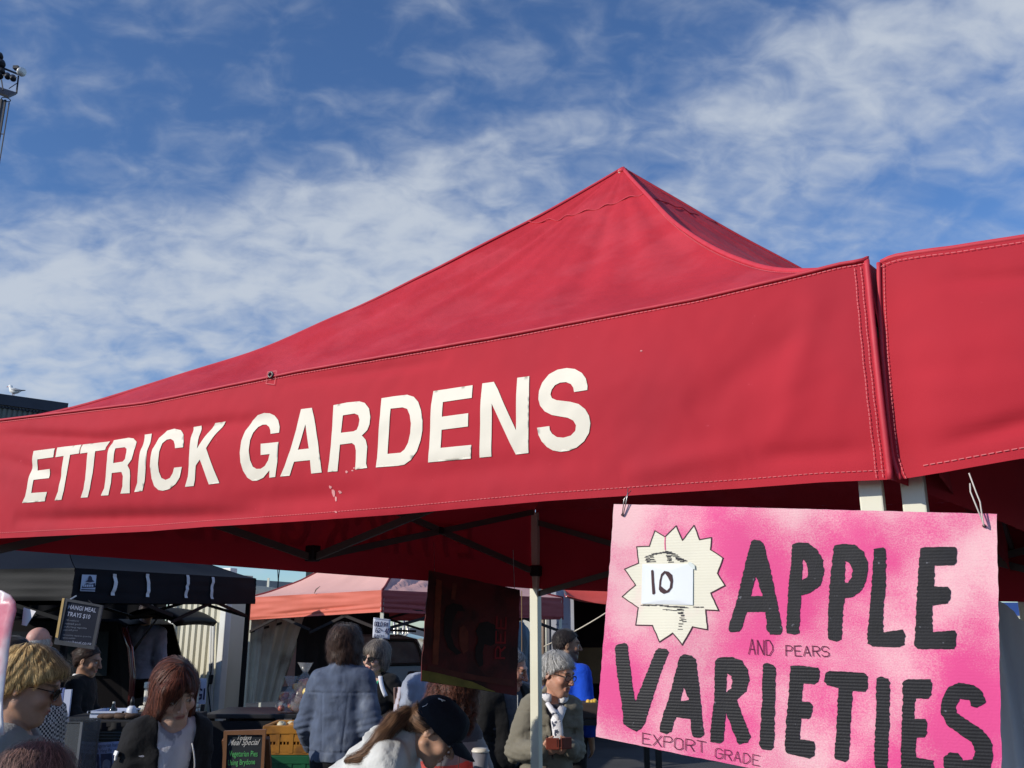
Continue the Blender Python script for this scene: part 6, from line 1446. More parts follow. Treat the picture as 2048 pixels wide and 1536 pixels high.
    for u0, u1, v0, v1 in ((-160, 56, 1072, 1090), (100, 118, 1098, 1101)): p, q = at(u0, v0, 23.85), at(u1, v1, 23.85); MB().bar(p, q, 0.06, 0.09).build('gutter', WHITE_G, wr)
    MB().bar((a[0], 24.2, a[2]/2), (b[0]-0.3, 24.2, a[2]/2), 0.2, a[2]-0.4).build('wall', mat('navy_wall', srgb(120, 140, 170), 0.7, 0.05), wr)
WHITE_G = mat('white_gutter', srgb(214, 222, 236), 0.5, 0.02)
build_far()
# ================================================================== people: one continuous surface each, grown from a distance field
def vnoise(P, s, seed=0):
    """smooth value noise at points P (n, 3), about -1..1"""
    q = P*np.asarray(s)+seed*17.3; i = np.floor(q).astype(np.int64); f = q-i; f = f*f*(3-2*f)
    def h(a, b, c):
        n = (a*73856093) ^ (b*19349663) ^ (c*83492791); n = (n ^ (n >> 13))*1274126177 & 0x7fffffff; return (n % 65536)/32767.5-1
    r = 0
    for dx in (0, 1):
        for dy in (0, 1):
            for dz in (0, 1):
                w = (f[:, 0] if dx else 1-f[:, 0])*(f[:, 1] if dy else 1-f[:, 1])*(f[:, 2] if dz else 1-f[:, 2])
                r = r+w*h(i[:, 0]+dx, i[:, 1]+dy, i[:, 2]+dz)
    return r
def d_cap(a, b, ra, rb):
    a = np.asarray(a, float); b = np.asarray(b, float); ba = b-a; l2 = max(ba@ba, 1e-12); m = max(ra, rb)
    def f(P):
        h = np.clip(((P-a)@ba)/l2, 0, 1); return np.linalg.norm(P-a-h[:, None]*ba, axis=1)-(ra+(rb-ra)*h)
    return f, np.minimum(a, b)-m, np.maximum(a, b)+m
def d_ell(c, r, Rm=None):
    c = np.asarray(c, float); r = np.asarray(r, float); m = r if Rm is None else np.full(3, r.max())
    def f(P):
        q = P-c
        if Rm is not None: q = q@Rm
        k0 = np.linalg.norm(q/r, axis=1); k1 = np.linalg.norm(q/(r*r), axis=1); return k0*(k0-1)/np.maximum(k1, 1e-9)
    return f, c-m, c+m
def xf(prim, Rm, t, s=1.0):
    """a primitive moved by rotation Rm, scale s and shift t"""
    f, lo, hi = prim; t = np.asarray(t, float); Rm = np.asarray(Rm, float)
    c = np.array([(x, y, z) for x in (lo[0], hi[0]) for y in (lo[1], hi[1]) for z in (lo[2], hi[2])])*s@Rm.T+t
    return (lambda P: f((P-t)@Rm/s)*s), c.min(0), c.max(0)
def rx(a): c, s = math.cos(a), math.sin(a); return np.array(((1, 0, 0), (0, c, -s), (0, s, c)))
def ry(a): c, s = math.cos(a), math.sin(a); return np.array(((c, 0, s), (0, 1, 0), (-s, 0, c)))
def rz(a): c, s = math.cos(a), math.sin(a); return np.array(((c, -s, 0), (s, c, 0), (0, 0, 1)))
class SDF:
    def __init__(s): s.ops = []; s.disp = None
    def u(s, prim, k=0.02): s.ops.append(('u', prim, k)); return s
    def sub(s, prim, k=0.01): s.ops.append(('s', prim, k)); return s
    def cut(s, n, d, k=0.0):
        """keep the half space n.p < d"""
        n = np.asarray(n, float); s.ops.append(('c', n, d)); return s
    def comb(s, op, f, d, k):
        if op == 's': return -s.comb('u', -f, d, k)
        if k <= 0: return np.minimum(f, d)
        h = np.maximum(k-np.abs(f-d), 0)/k; return np.minimum(f, d)-h*h*k*0.25
    def at(s, P):
        f = np.full(len(P), 1.0)
        for o in s.ops:
            if o[0] == 'c': f = np.maximum(f, P@o[1]-o[2])
            else: f = s.comb(o[0], f, o[1][0](P), o[2])
        if s.disp is not None: f = f+s.disp(P)
        return f
    def bounds(s, pad=0.03):
        lo = np.min([o[1][1] for o in s.ops if o[0] == 'u'], 0)-pad; hi = np.max([o[1][2] for o in s.ops if o[0] == 'u'], 0)+pad; return lo, hi
    def mesh(s, step, fine=()):
        """surface nets on a rectilinear grid; FINE: (lo, hi, step) boxes where the grid is denser"""
        lo, hi = s.bounds(); ax = []
        for k in range(3):
            br = sorted({lo[k], hi[k], *[min(max(b[i][k], lo[k]), hi[k]) for b in fine for i in (0, 1)]}); xs = []
            for a, b in zip(br[:-1], br[1:]):
                if b-a < 1e-6: continue
                mid = (a+b)/2; st = min([step]+[c[2] for c in fine if c[0][k] <= mid <= c[1][k]]); n = max(1, int(math.ceil((b-a)/st))); xs += list(a+(b-a)*np.arange(n)/n)
            xs.append(br[-1]); ax.append(np.array(xs))
        X, Y, Z = ax; F = np.full((len(X), len(Y), len(Z)), 1.0, np.float32)
        for o in s.ops:
            if o[0] == 'c':
                G = X[:, None, None]*o[1][0]+Y[None, :, None]*o[1][1]+Z[None, None, :]*o[1][2]-o[2]; F = np.maximum(F, G.astype(np.float32)); continue
            f, a, b = o[1]; pad = 0.035+o[2]; sl = []
            for A, l, h in zip(ax, a-pad, b+pad): sl.append(slice(max(0, np.searchsorted(A, l)-1), min(len(A), np.searchsorted(A, h)+1)))
            g = np.meshgrid(X[sl[0]], Y[sl[1]], Z[sl[2]], indexing='ij'); P = np.stack([q.ravel() for q in g], 1)
            if not len(P): continue
            d = f(P).reshape(g[0].shape).astype(np.float32); F[tuple(sl)] = s.comb(o[0], F[tuple(sl)], d, o[2])
        if s.disp is not None:
            m = np.argwhere(np.abs(F) < 0.05); P = np.stack((X[m[:, 0]], Y[m[:, 1]], Z[m[:, 2]]), 1); F[m[:, 0], m[:, 1], m[:, 2]] += s.disp(P).astype(np.float32)
        return nets(F, X, Y, Z)
def nets(F, X, Y, Z):
    S = F < 0; n = np.zeros(tuple(k-1 for k in F.shape), np.int8)
    for a in (0, 1):
        for b in (0, 1):
            for c in (0, 1): n += S[a:S.shape[0]-1+a, b:S.shape[1]-1+b, c:S.shape[2]-1+c]
    act = (n > 0) & (n < 8); idx = np.argwhere(act); ids = np.full(n.shape, -1, np.int64); ids[act] = np.arange(len(idx))
    acc = np.zeros((len(idx), 3)); cnt = np.zeros(len(idx)); i, j, k = idx.T
    cs = [(a, b, c) for a in (0, 1) for b in (0, 1) for c in (0, 1)]
    for A in cs:
        for B in cs:
            if sum(B)-sum(A) != 1 or any(B[q] < A[q] for q in range(3)): continue
            fa = F[i+A[0], j+A[1], k+A[2]]; fb = F[i+B[0], j+B[1], k+B[2]]; m = (fa < 0) != (fb < 0); t = fa[m]/(fa[m]-fb[m])
            pa = np.stack((X[i[m]+A[0]], Y[j[m]+A[1]], Z[k[m]+A[2]]), 1); pb = np.stack((X[i[m]+B[0]], Y[j[m]+B[1]], Z[k[m]+B[2]]), 1)
            acc[m] += pa+(pb-pa)*t[:, None]; cnt[m] += 1
    V = acc/np.maximum(cnt, 1)[:, None]; Q = []
    for axis in range(3):
        o = [q for q in range(3) if q != axis]; sl0 = [slice(1, None)]*3; sl1 = [slice(1, None)]*3
        sl0[axis] = slice(0, -1); sl1[axis] = slice(1, None)
        for q in o: sl0[q] = slice(1, -1); sl1[q] = slice(1, -1)
        a, b = S[tuple(sl0)], S[tuple(sl1)]
        for flip in (0, 1):
            e = np.argwhere((a & ~b) if not flip else (~a & b))
            if not len(e): continue
            off = np.ones((1, 3), int); off[0, axis] = 0; e = e+off; q = []
            for da, db in ((1, 1), (0, 1), (0, 0), (1, 0)):
                c = e.copy(); c[:, o[0]] -= da; c[:, o[1]] -= db; q.append(ids[c[:, 0], c[:, 1], c[:, 2]])
            q = np.stack(q, 1)
            if flip != (axis == 1): q = q[:, ::-1]
            Q.append(q)
    return V, np.concatenate(Q)
SKIN = mat('skin', (0.5, 0.3, 0.2), 0.5, 0.06, 40.0, attr='Col', sss=0.12, spec=0.35, bump=0.15, bscale=300)
def put_mesh(name, V, Q, material, root, mats=None, midx=None, col=None, smooth=True):
    o = link_mesh(name, V, Q, material, root, smooth, mats, midx, world=False)
    if col is not None:
        a = o.data.color_attributes.new('Col', 'FLOAT_COLOR', 'POINT'); c = np.ones((len(V), 4), np.float32); c[:, :3] = col; a.data.foreach_set('color', c.ravel())
    return o
def hand_prims(w, d, n, curl, side, s=1.0, grip=None):
    """palm, four fingers and a thumb from the wrist W along D; N is the direction the palm faces"""
    d = np.asarray(d, float); d /= np.linalg.norm(d); n = np.asarray(n, float); n = n-d*(n@d); n /= np.linalg.norm(n); t = np.cross(d, n)*side        # t points to the thumb
    out = []; W = np.asarray(w, float)
    for q in (-1.0, -0.35, 0.35, 1.0): out.append((d_cap(W+d*0.012+t*q*0.018*s, W+d*0.082*s+t*q*0.030*s, 0.0150*s, 0.0125*s), 0.018))
    ln = {1.0: 0.074, 0.35: 0.083, -0.35: 0.077, -1.0: 0.058}
    for q in ln:
        L = ln[q]*s; p = W+d*0.084*s+t*q*0.031*s; A = 0.0
        for k, fr in enumerate((0.44, 0.32, 0.24)):
            A += curl*(0.75, 1.0, 0.8)[k]+0.08; dd = d*math.cos(A)+n*math.sin(A)
            e = p+dd*L*fr; out.append((d_cap(p, e, (0.0095-0.0010*k)*s, (0.0088-0.0010*k)*s), 0.004)); p = e
    p = W+d*0.028*s+t*0.026*s; dd = (d*0.62+t*0.70+n*0.35); dd /= np.linalg.norm(dd)
    for k, L in enumerate((0.040, 0.032, 0.026)):
        e = p+dd*L*s; out.append((d_cap(p, e, (0.0135-0.0018*k)*s, (0.0118-0.0018*k)*s), 0.006)); p = e
        dd = dd*0.9+(d*0.5+n*(0.15+0.35*curl)-t*0.25*curl); dd /= np.linalg.norm(dd)
    return out
def head_prims(male=False, old=False, smile=False, mouth_open=False):
    E = []
    E.append((d_ell((0, 0.014, 0.036), (0.0755, 0.096, 0.083)), 0.02)); E.append((d_ell((0, -0.030, -0.030), (0.059, 0.063, 0.079)), 0.03))
    E.append((d_cap((-0.010, -0.070, -0.096), (0.010, -0.070, -0.096), 0.0215 if male else 0.0185, 0.0215 if male else 0.0185), 0.03))
    for s in (-1, 1):
        E.append((d_cap((s*0.056, 0.004, -0.052), (s*0.022, -0.060, -0.094), 0.019, 0.017), 0.025))
        E.append((d_ell((s*0.040, -0.066, -0.022), (0.024, 0.024, 0.023) if not smile else (0.026, 0.027, 0.022)), 0.02))
        E.append((d_ell((s*0.077, 0.014, -0.004), (0.0075, 0.016, 0.028), rx(0.25) @ rz(s*0.30)), 0.006))
    E.append((d_cap((-0.036, -0.082, 0.030), (0.036, -0.082, 0.030), 0.0125 if male else 0.0105, 0.0125 if male else 0.0105), 0.02))
    E.append((d_cap((0, -0.094, 0.018), (0, -0.117, -0.024), 0.0085, 0.0115), 0.012))
    for s in (-1, 1): E.append((d_ell((s*0.0115, -0.104, -0.028), (0.0085, 0.010, 0.0075)), 0.006))
    S = [(d_ell((s*0.032, -0.101, 0.008), (0.019, 0.017, 0.0125)), 0.012) for s in (-1, 1)]
    E2 = [(d_ell((s*0.032, -0.0795, 0.007), (0.0135, 0.0125, 0.0120)), 0.004) for s in (-1, 1)]
    E2.append((d_cap((-0.019, -0.0900, -0.0545), (0.019, -0.0900, -0.0545), 0.0058, 0.0058), 0.008)); E2.append((d_cap((-0.014, -0.0895, -0.0665), (0.014, -0.0895, -0.0665), 0.0068, 0.0068), 0.008))
    E2.append((d_cap((0, -0.094, -0.0545), (0, -0.0945, -0.0550), 0.006, 0.006), 0.008))
    S2 = [(d_cap((-0.022, -0.0985, -0.0600), (0.022, -0.0985, -0.0600), 0.0022 if not mouth_open else 0.0050, 0.0022 if not mouth_open else 0.0050), 0.004)]
    for s in (-1, 1): S2.append((d_ell((s*0.0845, 0.008, -0.001), (0.004, 0.008, 0.015), rx(0.25)), 0.003))
    if old:
        for s in (-1, 1): S2.append((d_cap((s*0.026, -0.092, -0.028), (s*0.034, -0.080, -0.066), 0.0030, 0.0035), 0.006))
    return E, S, E2, S2
def head_colour(V, base, lips=(0.42, 0.13, 0.12), brow=(0.10, 0.06, 0.04), beard=None, blush=0.3, iris=(0.10, 0.07, 0.05)):
    c = np.tile(np.asarray(base, float), (len(V), 1)); 
    def blend(m, col): c[:] = c*(1-m[:, None])+np.asarray(col)*m[:, None]
    g = lambda ctr, r: np.exp(-np.sum(((V-np.asarray(ctr))/np.asarray(r))**2, 1))
    front = (V[:, 1] < -0.03).astype(float)
    for s in (-1, 1): blend(blush*np.clip(g((s*0.042, -0.075, -0.025), (0.025, 0.05, 0.02)), 0, 1), np.asarray(base)*np.array((1.05, 0.72, 0.70)))
    blend(0.35*g((0, -0.115, -0.025), (0.014, 0.02, 0.014)), np.asarray(base)*np.array((1.05, 0.70, 0.68)))
    if beard is not None:
        m = np.clip((-0.030-V[:, 2])/0.02, 0, 1)*np.clip((0.01-V[:, 1])/0.03, 0, 1)*np.clip((V[:, 2]+0.125)/0.02, 0, 1)*0.75; blend(m, beard)
    m = front*np.clip(1.25-np.sqrt((V[:, 0]/0.021)**2+((V[:, 2]+0.0605)/0.0105)**2), 0, 0.4)/0.4; blend(m*0.75, lips)
    m = front*np.clip(1.2-np.sqrt((V[:, 0]/0.018)**2+((V[:, 2]+0.0602)/0.0022)**2), 0, 0.5)/0.5; blend(m*0.7, np.asarray(lips)*0.3)
    for s in (-1, 1):
        m = front*np.clip(1.3-np.sqrt(((V[:, 0]-s*0.033)/0.021)**2+((V[:, 2]-0.030-0.10*(0.033-np.abs(V[:, 0])))/0.0052)**2), 0, 0.5)/0.5; blend(m*0.85, brow)
        ex = np.sqrt(((V[:, 0]-s*0.032)/0.0145)**2+((V[:, 2]-0.0075)/0.0066)**2)
        blend(front*np.clip(1.25-ex, 0, 0.3)/0.3*0.75, np.asarray(base)*0.35)
        blend(front*np.clip(1.0-ex, 0, 0.2)/0.2, (0.62, 0.58, 0.55)); r = np.sqrt((V[:, 0]-s*0.032)**2+(V[:, 2]-0.0075)**2); blend(front*np.clip(0.0066-r, 0, 0.002)/0.002*(ex < 1.0), iris)
    return c
HAIRM = {}
def hair_mat(name, dark, light):
    if name in HAIRM: return HAIRM[name]
    m = bpy.data.materials.new(name); m.use_nodes = True; t = m.node_tree; b = t.nodes['Principled BSDF']; a = N(t, 'ShaderNodeAttribute', attribute_name='Col')
    sp = N(t, 'ShaderNodeSeparateColor'); t.links.new(a.outputs['Color'], sp.inputs[0]); c = mixc(t, sp.outputs[0], dark, light); t.links.new(c, b.inputs['Base Color'])
    b.inputs['Roughness'].default_value = 0.55; b.inputs['Specular IOR Level'].default_value = 0.3; b.inputs['Sheen Weight'].default_value = 0.15
    HAIRM[name] = m; return m
def make_hair(root, sdf, Rh, th, sc, m, n=1200, length=0.10, width=0.0022, comb=None, lift=0.003, jitter=0.25, step=0.0055, seed=1, where=None, segs=8, fly=0.08, base_val=0.25, wave=0.0):
    """hair: a shaped shell combed over with strands that follow it; built in head space, then placed"""
    n = int(n*1.8); width *= 0.62
    if sdf.disp is not None: d0 = sdf.disp; sdf.disp = lambda P: 0.55*d0(P)
    V, Q = sdf.mesh(step); rnd = np.random.RandomState(seed)
    eps = 0.002
    def grad(P):
        g = np.stack([sdf.at(P+np.eye(3)[k]*eps)-sdf.at(P-np.eye(3)[k]*eps) for k in range(3)], 1); return g/np.maximum(np.linalg.norm(g, axis=1), 1e-9)[:, None]
    pick = V[rnd.randint(0, len(V), n*3)]
    if where is not None: pick = pick[where(pick)]
    pick = pick[:n]; k = len(pick); P = pick.copy(); h = lift*rnd.uniform(0.1, 1.3, k); rv = np.clip(rnd.normal(0.5, 0.28, k), 0, 1); L = length*rnd.uniform(0.6, 1.25, k); dj = rnd.normal(0, jitter, (k, 3)); flyk = (rnd.rand(k) < fly)
    pts = []; nr = []; ph = rnd.uniform(0, 6.28, k)
    for s_ in range(segs+1):
        g = grad(P); P = P-g*(sdf.at(P)-h-(flyk*0.014*s_/segs))[:, None]; pts.append(P.copy()); nr.append(g)
        d = comb(P)+dj
        if wave: d = d+np.cross(d, g)*(wave*np.sin(ph+s_*1.9))[:, None]
        d = d-g*np.sum(d*g, 1)[:, None]; d /= np.maximum(np.linalg.norm(d, axis=1), 1e-6)[:, None]; P = P+d*(L/segs)[:, None]
    pts = np.array(pts); nr = np.array(nr); T = np.gradient(pts, axis=0); T /= np.maximum(np.linalg.norm(T, axis=2), 1e-9)[..., None]; Sd = np.cross(T, nr); Sd /= np.maximum(np.linalg.norm(Sd, axis=2), 1e-9)[..., None]
    w = width*np.linspace(1.0, 0.25, segs+1)[:, None, None]*rnd.uniform(0.6, 1.4, (1, k, 1)); A = pts+Sd*w/2; B = pts-Sd*w/2
    SV = np.stack((A, B), 2).transpose(1, 0, 2, 3).reshape(-1, 3); F = []
    base = np.arange(k)[:, None]*(segs+1)*2+np.arange(segs)[None, :]*2; F = np.stack((base, base+1, base+3, base+2), -1).reshape(-1, 4)+len(V)
    allV = np.concatenate((V, SV)); val = np.concatenate((np.clip(base_val-0.08+0.14*vnoise(V, 110, 3), 0, 1), np.repeat(rv, (segs+1)*2)))
    allV = allV*sc@Rh.T+th
    return put_mesh('hair', allV, np.concatenate((Q, F)), m, root, col=np.repeat(val[:, None], 3, 1))
class Person:
    def __init__(s, label, head_px, Y, yaw, H=1.68, head=(0, 0, 0), lean=0.0, side=0.0, skin=(0.50, 0.29, 0.20), male=False, old=False, smile=False, mouth_open=False, hs=1.0, arms=None, build=1.0, beard=None, brow=(0.10, 0.06, 0.04), lips=(0.42, 0.13, 0.12), body=True, step=0.016, hand_fine=False, face=True, neck_f=0.0, group=None, twist=0.0):
        s.yaw = R(yaw); tz = at(head_px[0], head_px[1], Y)[2]; rl = rx(R(lean)) @ ry(R(side)); z1 = 0.95+(rl@np.array((0, 0.012, 0.50)))[2]+(rl@np.array((0, -0.018, 0.135)))[2]*0.72+0.03
        H = min(max(1.70*tz/z1, 1.48), 1.92); s.H = H; s.k = H/1.70; k = s.k
        s.Rt = rx(R(lean)) @ ry(R(side)) @ rz(R(twist)); s.hip = np.array((0, 0, 0.95))*k
        U = lambda p: s.hip+s.Rt@(np.asarray(p, float)*k-s.hip); s.U = U
        s.Rh = rz(R(head[0])) @ rx(R(head[1])) @ ry(R(head[2])); s.hs = hs
        s.neck = U((0, 0.012, 1.45)); nd = s.Rt@np.array((0, -0.018-neck_f, 0.135))*k
        s.hc = s.neck+nd*0.72+s.Rh@np.array((0, -0.020, 0.045))*k
        # place so that the head centre falls on the pixel at depth Y
        Rz = rz(s.yaw); tgt = at(head_px[0], head_px[1], Y); w = Rz@s.hc
        s.loc = np.array((tgt[0]-w[0], tgt[1]-w[1], 0.0)); s.zoff = tgt[2]-w[2]
        B = SDF(); b_ = build
        legs = []
        for q in (-1, 1):
            legs += [((q*0.085, 0, 0.90), (q*0.095, -0.01, 0.48), 0.082*b_, 0.055), ((q*0.095, -0.01, 0.48), (q*0.10, 0.02, 0.08), 0.056, 0.038), ((q*0.10, 0.045, 0.045), (q*0.11, -0.13, 0.03), 0.036, 0.030)]
        s.legs = legs
        kk = lambda p: np.asarray(p, float)*k
        for a, b, ra, rb in legs: B.u(d_cap(kk(a), kk(b), ra*k, rb*k), 0.03)
        s.torso = [((0, 0.0, 0.95), (0.155*b_, 0.110*b_, 0.13)), ((0, 0.0, 1.10), (0.125*b_, 0.095*b_, 0.16)), ((0, 0.005, 1.27), (0.140*b_, 0.104*b_, 0.17))]
        for c, r in s.torso: B.u(d_ell(U(c), np.array(r)*k, s.Rt), 0.06)
        sw = 0.132*b_ if not male else 0.152*b_
        B.u(d_cap(U((-sw*0.85, 0.01, 1.375)), U((sw*0.85, 0.01, 1.375)), 0.062*k, 0.062*k), 0.06)
        s.sh = {q: U((q*(sw+0.015), 0.01, 1.375)) for q in (-1, 1)}
        B.u(d_cap(U((0, 0.02, 1.38)), s.hc+s.Rh@np.array((0, 0.022, -0.055))*k, 0.062*k*(1.08 if male else 0.95), 0.054*k*(1.08 if male else 0.95)), 0.03)
        s.arms = {}
        for q in (-1, 1):
            a = (arms or {}).get(q)
            if a is None: el = U((q*(sw+0.055), 0.045, 1.11)); wr = U((q*(sw+0.060), -0.03, 0.875)); hd = wr-el; hn = s.Rt@np.array((-q*1.0, 0.2, 0)); cu = 0.35
            else:
                el, wr, hd, hn, cu = a; el = kk(el); wr = kk(wr)
            s.arms[q] = (s.sh[q], el, wr, np.asarray(hd, float), np.asarray(hn, float), cu)
            B.u(d_cap(s.sh[q], el, 0.050*k*b_, 0.040*k), 0.03); B.u(d_cap(el, wr, 0.040*k, 0.026*k), 0.02)
            for pr, kb in hand_prims(wr, hd, hn, cu, -q, 0.98*k): B.u(pr, kb)
        E, S, E2, S2 = head_prims(male, old, smile, mouth_open)
        X = lambda pr: xf(pr, s.Rh, s.hc, s.hs)
        for pr, kb in E: B.u(X(pr), kb)
        for pr, kb in S: B.sub(X(pr), kb)
        for pr, kb in E2: B.u(X(pr), kb)
        for pr, kb in S2: B.sub(X(pr), kb)
        hb = 0.145*s.hs; fine = [(s.hc-hb, s.hc+hb, 0.0040 if face else 0.008)]
        if hand_fine:
            for q in (-1, 1): w_ = s.arms[q][2]+s.arms[q][3]/np.linalg.norm(s.arms[q][3])*0.08*k; fine.append((w_-0.115*k, w_+0.115*k, 0.0055))
        V, Q = B.mesh(step, fine)
        hv = (V-s.hc)@s.Rh/s.hs; col = np.tile(np.asarray(skin, float), (len(V), 1)); near = np.linalg.norm(hv, axis=1) < 0.17
        col[near] = head_colour(hv[near], skin, lips, brow, beard)
        me = bpy.data.meshes.new('person'); 
        o = put_mesh('person', V, Q, SKIN, None, col=col); s.root = o
        o.location = tuple(s.loc+np.array((0, 0, s.zoff))); o.rotation_euler = (0, 0, s.yaw)
        tag(o, label, 'person', group)
    def H2L(s, p): return s.hc+s.Rh@(np.asarray(p, float)*s.hs)
    # ---- clothes
    def top(s, m, infl=0.016, hem=0.93, sleeve=1.0, fold=0.010, name='jacket', open_w=None, collar=0.0, hood=False, mats=None, mfn=None, step=0.009, neck=None, seam=None, seed=1, loose=1.0, cuff=0.008, vneck=None, turn=0.0):
        G = SDF(); k = s.k; i = infl
        for c, r in s.torso: G.u(d_ell(s.U(c), (np.array(r)+i*np.array((1.15, 1.1, 1)))*k, s.Rt), 0.06)
        if loose > 1: G.u(d_ell(s.U((0, 0, 1.05)), np.array((0.165*loose, 0.12*loose, 0.22))*k, s.Rt), 0.06)
        a, b = s.sh[-1], s.sh[1]; G.u(d_cap(a*0.86+b*0.14, b*0.86+a*0.14, (0.064+i)*k, (0.064+i)*k), 0.05)
        for q in (-1, 1):
            sh, el, wr = s.arms[q][:3]
            G.u(d_cap(sh, el, (0.053+i)*k, (0.045+i)*k), 0.03)
            if sleeve > 0.5: e2 = el+(wr-el)*min(1.0, (sleeve-0.5)*2); G.u(d_cap(el, e2, (0.045+i)*k, (0.032+i+cuff*0.5)*k), 0.025)
        if collar: G.u(d_cap(s.U((0, 0.022, 1.40)), s.U((0, 0.022, 1.44+collar)), (0.070+i*0.6)*k, (0.064+i*0.6)*k), 0.025)
        if hood:
            for j in range(7):
                t = -1+2*j/6; G.u(d_ell(s.U((0.085*t, 0.085-0.045*t*t, 1.41-0.015*abs(t))), np.array((0.05, 0.048, 0.050))*k), 0.03)
            G.u(d_ell(s.U((0, 0.115, 1.36)), np.array((0.10, 0.045, 0.075))*k, s.Rt), 0.03)
        if neck: G.sub(d_ell(s.U((0, -0.035, 1.455)), np.array((0.075, 0.085, neck))*k, s.Rt), 0.01)
        def loc(P): return ((P-s.hip)@s.Rt+s.hip)/k
        if vneck is not None:
            z0, slope = vneck
            f = (lambda P: np.maximum(np.abs(loc(P)[:, 0])-np.maximum((loc(P)[:, 2]-z0)*slope, -0.05), loc(P)[:, 1]+0.02))
            G.sub((f, s.U((0, -0.1, 1.2))-0.35, s.U((0, -0.1, 1.3))+0.35), 0.006)
        if open_w is not None:
            w0, slope, z0 = open_w
            f = (lambda P: np.maximum(np.abs(loc(P)[:, 0]+turn)-(w0+slope*(loc(P)[:, 2]-z0)), loc(P)[:, 1]+0.015))
            G.sub((f, s.U((0, -0.1, 1.1))-0.5, s.U((0, -0.1, 1.2))+0.5), 0.008)
        up = s.Rt@np.array((0, 0, 1.0)); G.cut(-up, -(up@s.U((0, 0, hem))))
        sd = seed
        def disp(P):
            q = loc(P); f = fold*(0.60*vnoise(q, (9, 9, 5), sd)+0.40*vnoise(q, (17, 17, 24), sd+3)+0.26*vnoise(q+0.06*vnoise(q, 7, sd)[:, None], (6, 6, 26), sd+7)-0.55*np.abs(vnoise(q+0.04*vnoise(q, 9, sd+1)[:, None], (13, 13, 20), sd+11)))
            for w in (-1, 1):     # sleeves bunch at the elbow
                el = s.arms[w][1]; d = np.linalg.norm(P-el, axis=1); f = f+fold*0.9*np.sin(q[:, 2]*160+q[:, 0]*40)*np.exp(-(d/0.08)**2)*0.5
            if seam is not None: f = f+seam(q)
            return f
        G.disp = disp; V, Q = G.mesh(step)
        midx = None
        if mfn is not None: midx = mfn(loc(V[Q].mean(1)), V[Q].mean(1))
        return put_mesh(name, V, Q, m, s.root, mats, midx)
    def trousers(s, m, infl=0.016, waist=1.02, seed=3, name='trousers', wide=1.0):
        G = SDF(); k = s.k; kk = lambda p: np.asarray(p, float)*k
        for a, b, ra, rb in s.legs:
            if a[2] < 0.06: continue
            G.u(d_cap(kk(a), kk(b), (ra+infl*wide)*k, (rb+infl*1.3*wide)*k), 0.03)
        for c, r in s.torso[:2]: G.u(d_ell(s.U(c), (np.array(r)+infl*0.7)*k, s.Rt), 0.06)
        up = s.Rt@np.array((0, 0, 1.0)); G.cut(up, up@s.U((0, 0, waist))); G.cut((0, 0, -1), -0.075*k)
        G.disp = lambda P: 0.007*(0.6*vnoise(P, (9, 9, 6), seed)+0.4*vnoise(P, (16, 16, 26), seed+1))
        V, Q = G.mesh(0.016); return put_mesh(name, V, Q, m, s.root)
    def shoes(s, m):
        G = SDF(); k = s.k
        for q in (-1, 1): G.u(d_cap(np.array((q*0.10, 0.05, 0.045))*k, np.array((q*0.112, -0.14, 0.032))*k, 0.048*k, 0.036*k), 0.02)
        G.cut((0, 0, -1), 0.0); V, Q = G.mesh(0.012); return put_mesh('shoes', V, Q, m, s.root)
    def glasses(s, m, lens=None, big=1.0, frame_w=0.0016, name='glasses'):
        mb = MB(); P = lambda a: s.H2L(a)
        ln = MB()
        for q in (-1, 1):
            ring = [P((q*0.033+0.0215*big*math.cos(t)*(1.06 if abs(math.cos(t)) > 0.7 else 1.0), -0.1055+0.35*(abs(q*0.033+0.0215*big*math.cos(t))-0.02)*0.55, 0.004+0.0165*big*math.sin(t))) for t in np.linspace(0, 2*math.pi, 21)]
            mb.tube(ring, frame_w*s.hs, 6, cap=False); ln.add([p for p in ring[:-1]], [tuple(range(20))])
            mb.tube([P((q*0.056, -0.094, 0.011)), P((q*0.074, -0.055, 0.012)), P((q*0.082, 0.0, 0.010)), P((q*0.084, 0.022, -0.006))], frame_w*0.95*s.hs, 6)
        mb.tube([P((-0.012, -0.1085, 0.009)), P((0, -0.112, 0.012)), P((0.012, -0.1085, 0.009))], frame_w*s.hs, 6)
        g = mb.build(name, m, s.root, True, world=False)
        ln.build('lens', lens or mat('clear_lens', (0.6, 0.6, 0.6), 0.05, 0.0, alpha=0.16, coat=0.5), g, world=False); return g
    def hair(s, style, m, seed=1, n=1200, **kw):
        """STYLE: list of (op, primitive, k) in head space; the face is left free"""
        G = SDF()
        for it in style:
            op, pr, kb = it
            if op == 'u': G.u(pr, kb)
            elif op == 's': G.sub(pr, kb)
            elif op == 'C':
                nn = math.hypot(1, kb); G.sub(((lambda P, d=pr, s_=kb, n=nn: np.maximum((P[:, 2]-d+s_*P[:, 1])/n, P[:, 1]-0.075)), np.array((-0.2, -0.2, -0.25)), np.array((0.2, 0.2, 0.2))), 0.008)
            else: G.cut(pr, kb)
        G.disp = kw.pop('disp', lambda P: 0.0035*vnoise(P, 48, seed)+0.0025*vnoise(P, 95, seed+1))
        return make_hair(s.root, G, s.Rh, s.hc, s.hs, m, n, seed=seed, **kw)
def radial(c, grav=0.0, back=0.0, side=0.0):
    c = np.asarray(c, float)
    def f(P):
        d = P-c; d /= np.maximum(np.linalg.norm(d, axis=1), 1e-6)[:, None]; return d+np.array((side, back, -grav))
    return f
CRAN = lambda i, dz=0.0, dy=0.0: d_ell((0, 0.018+dy, 0.038+dz), (0.0765+i, 0.098+i, 0.085+i))
FACE = lambda top=0.062, w=0.070, y=-0.115: d_ell((0, y, top-0.105), (w, 0.085, 0.105))
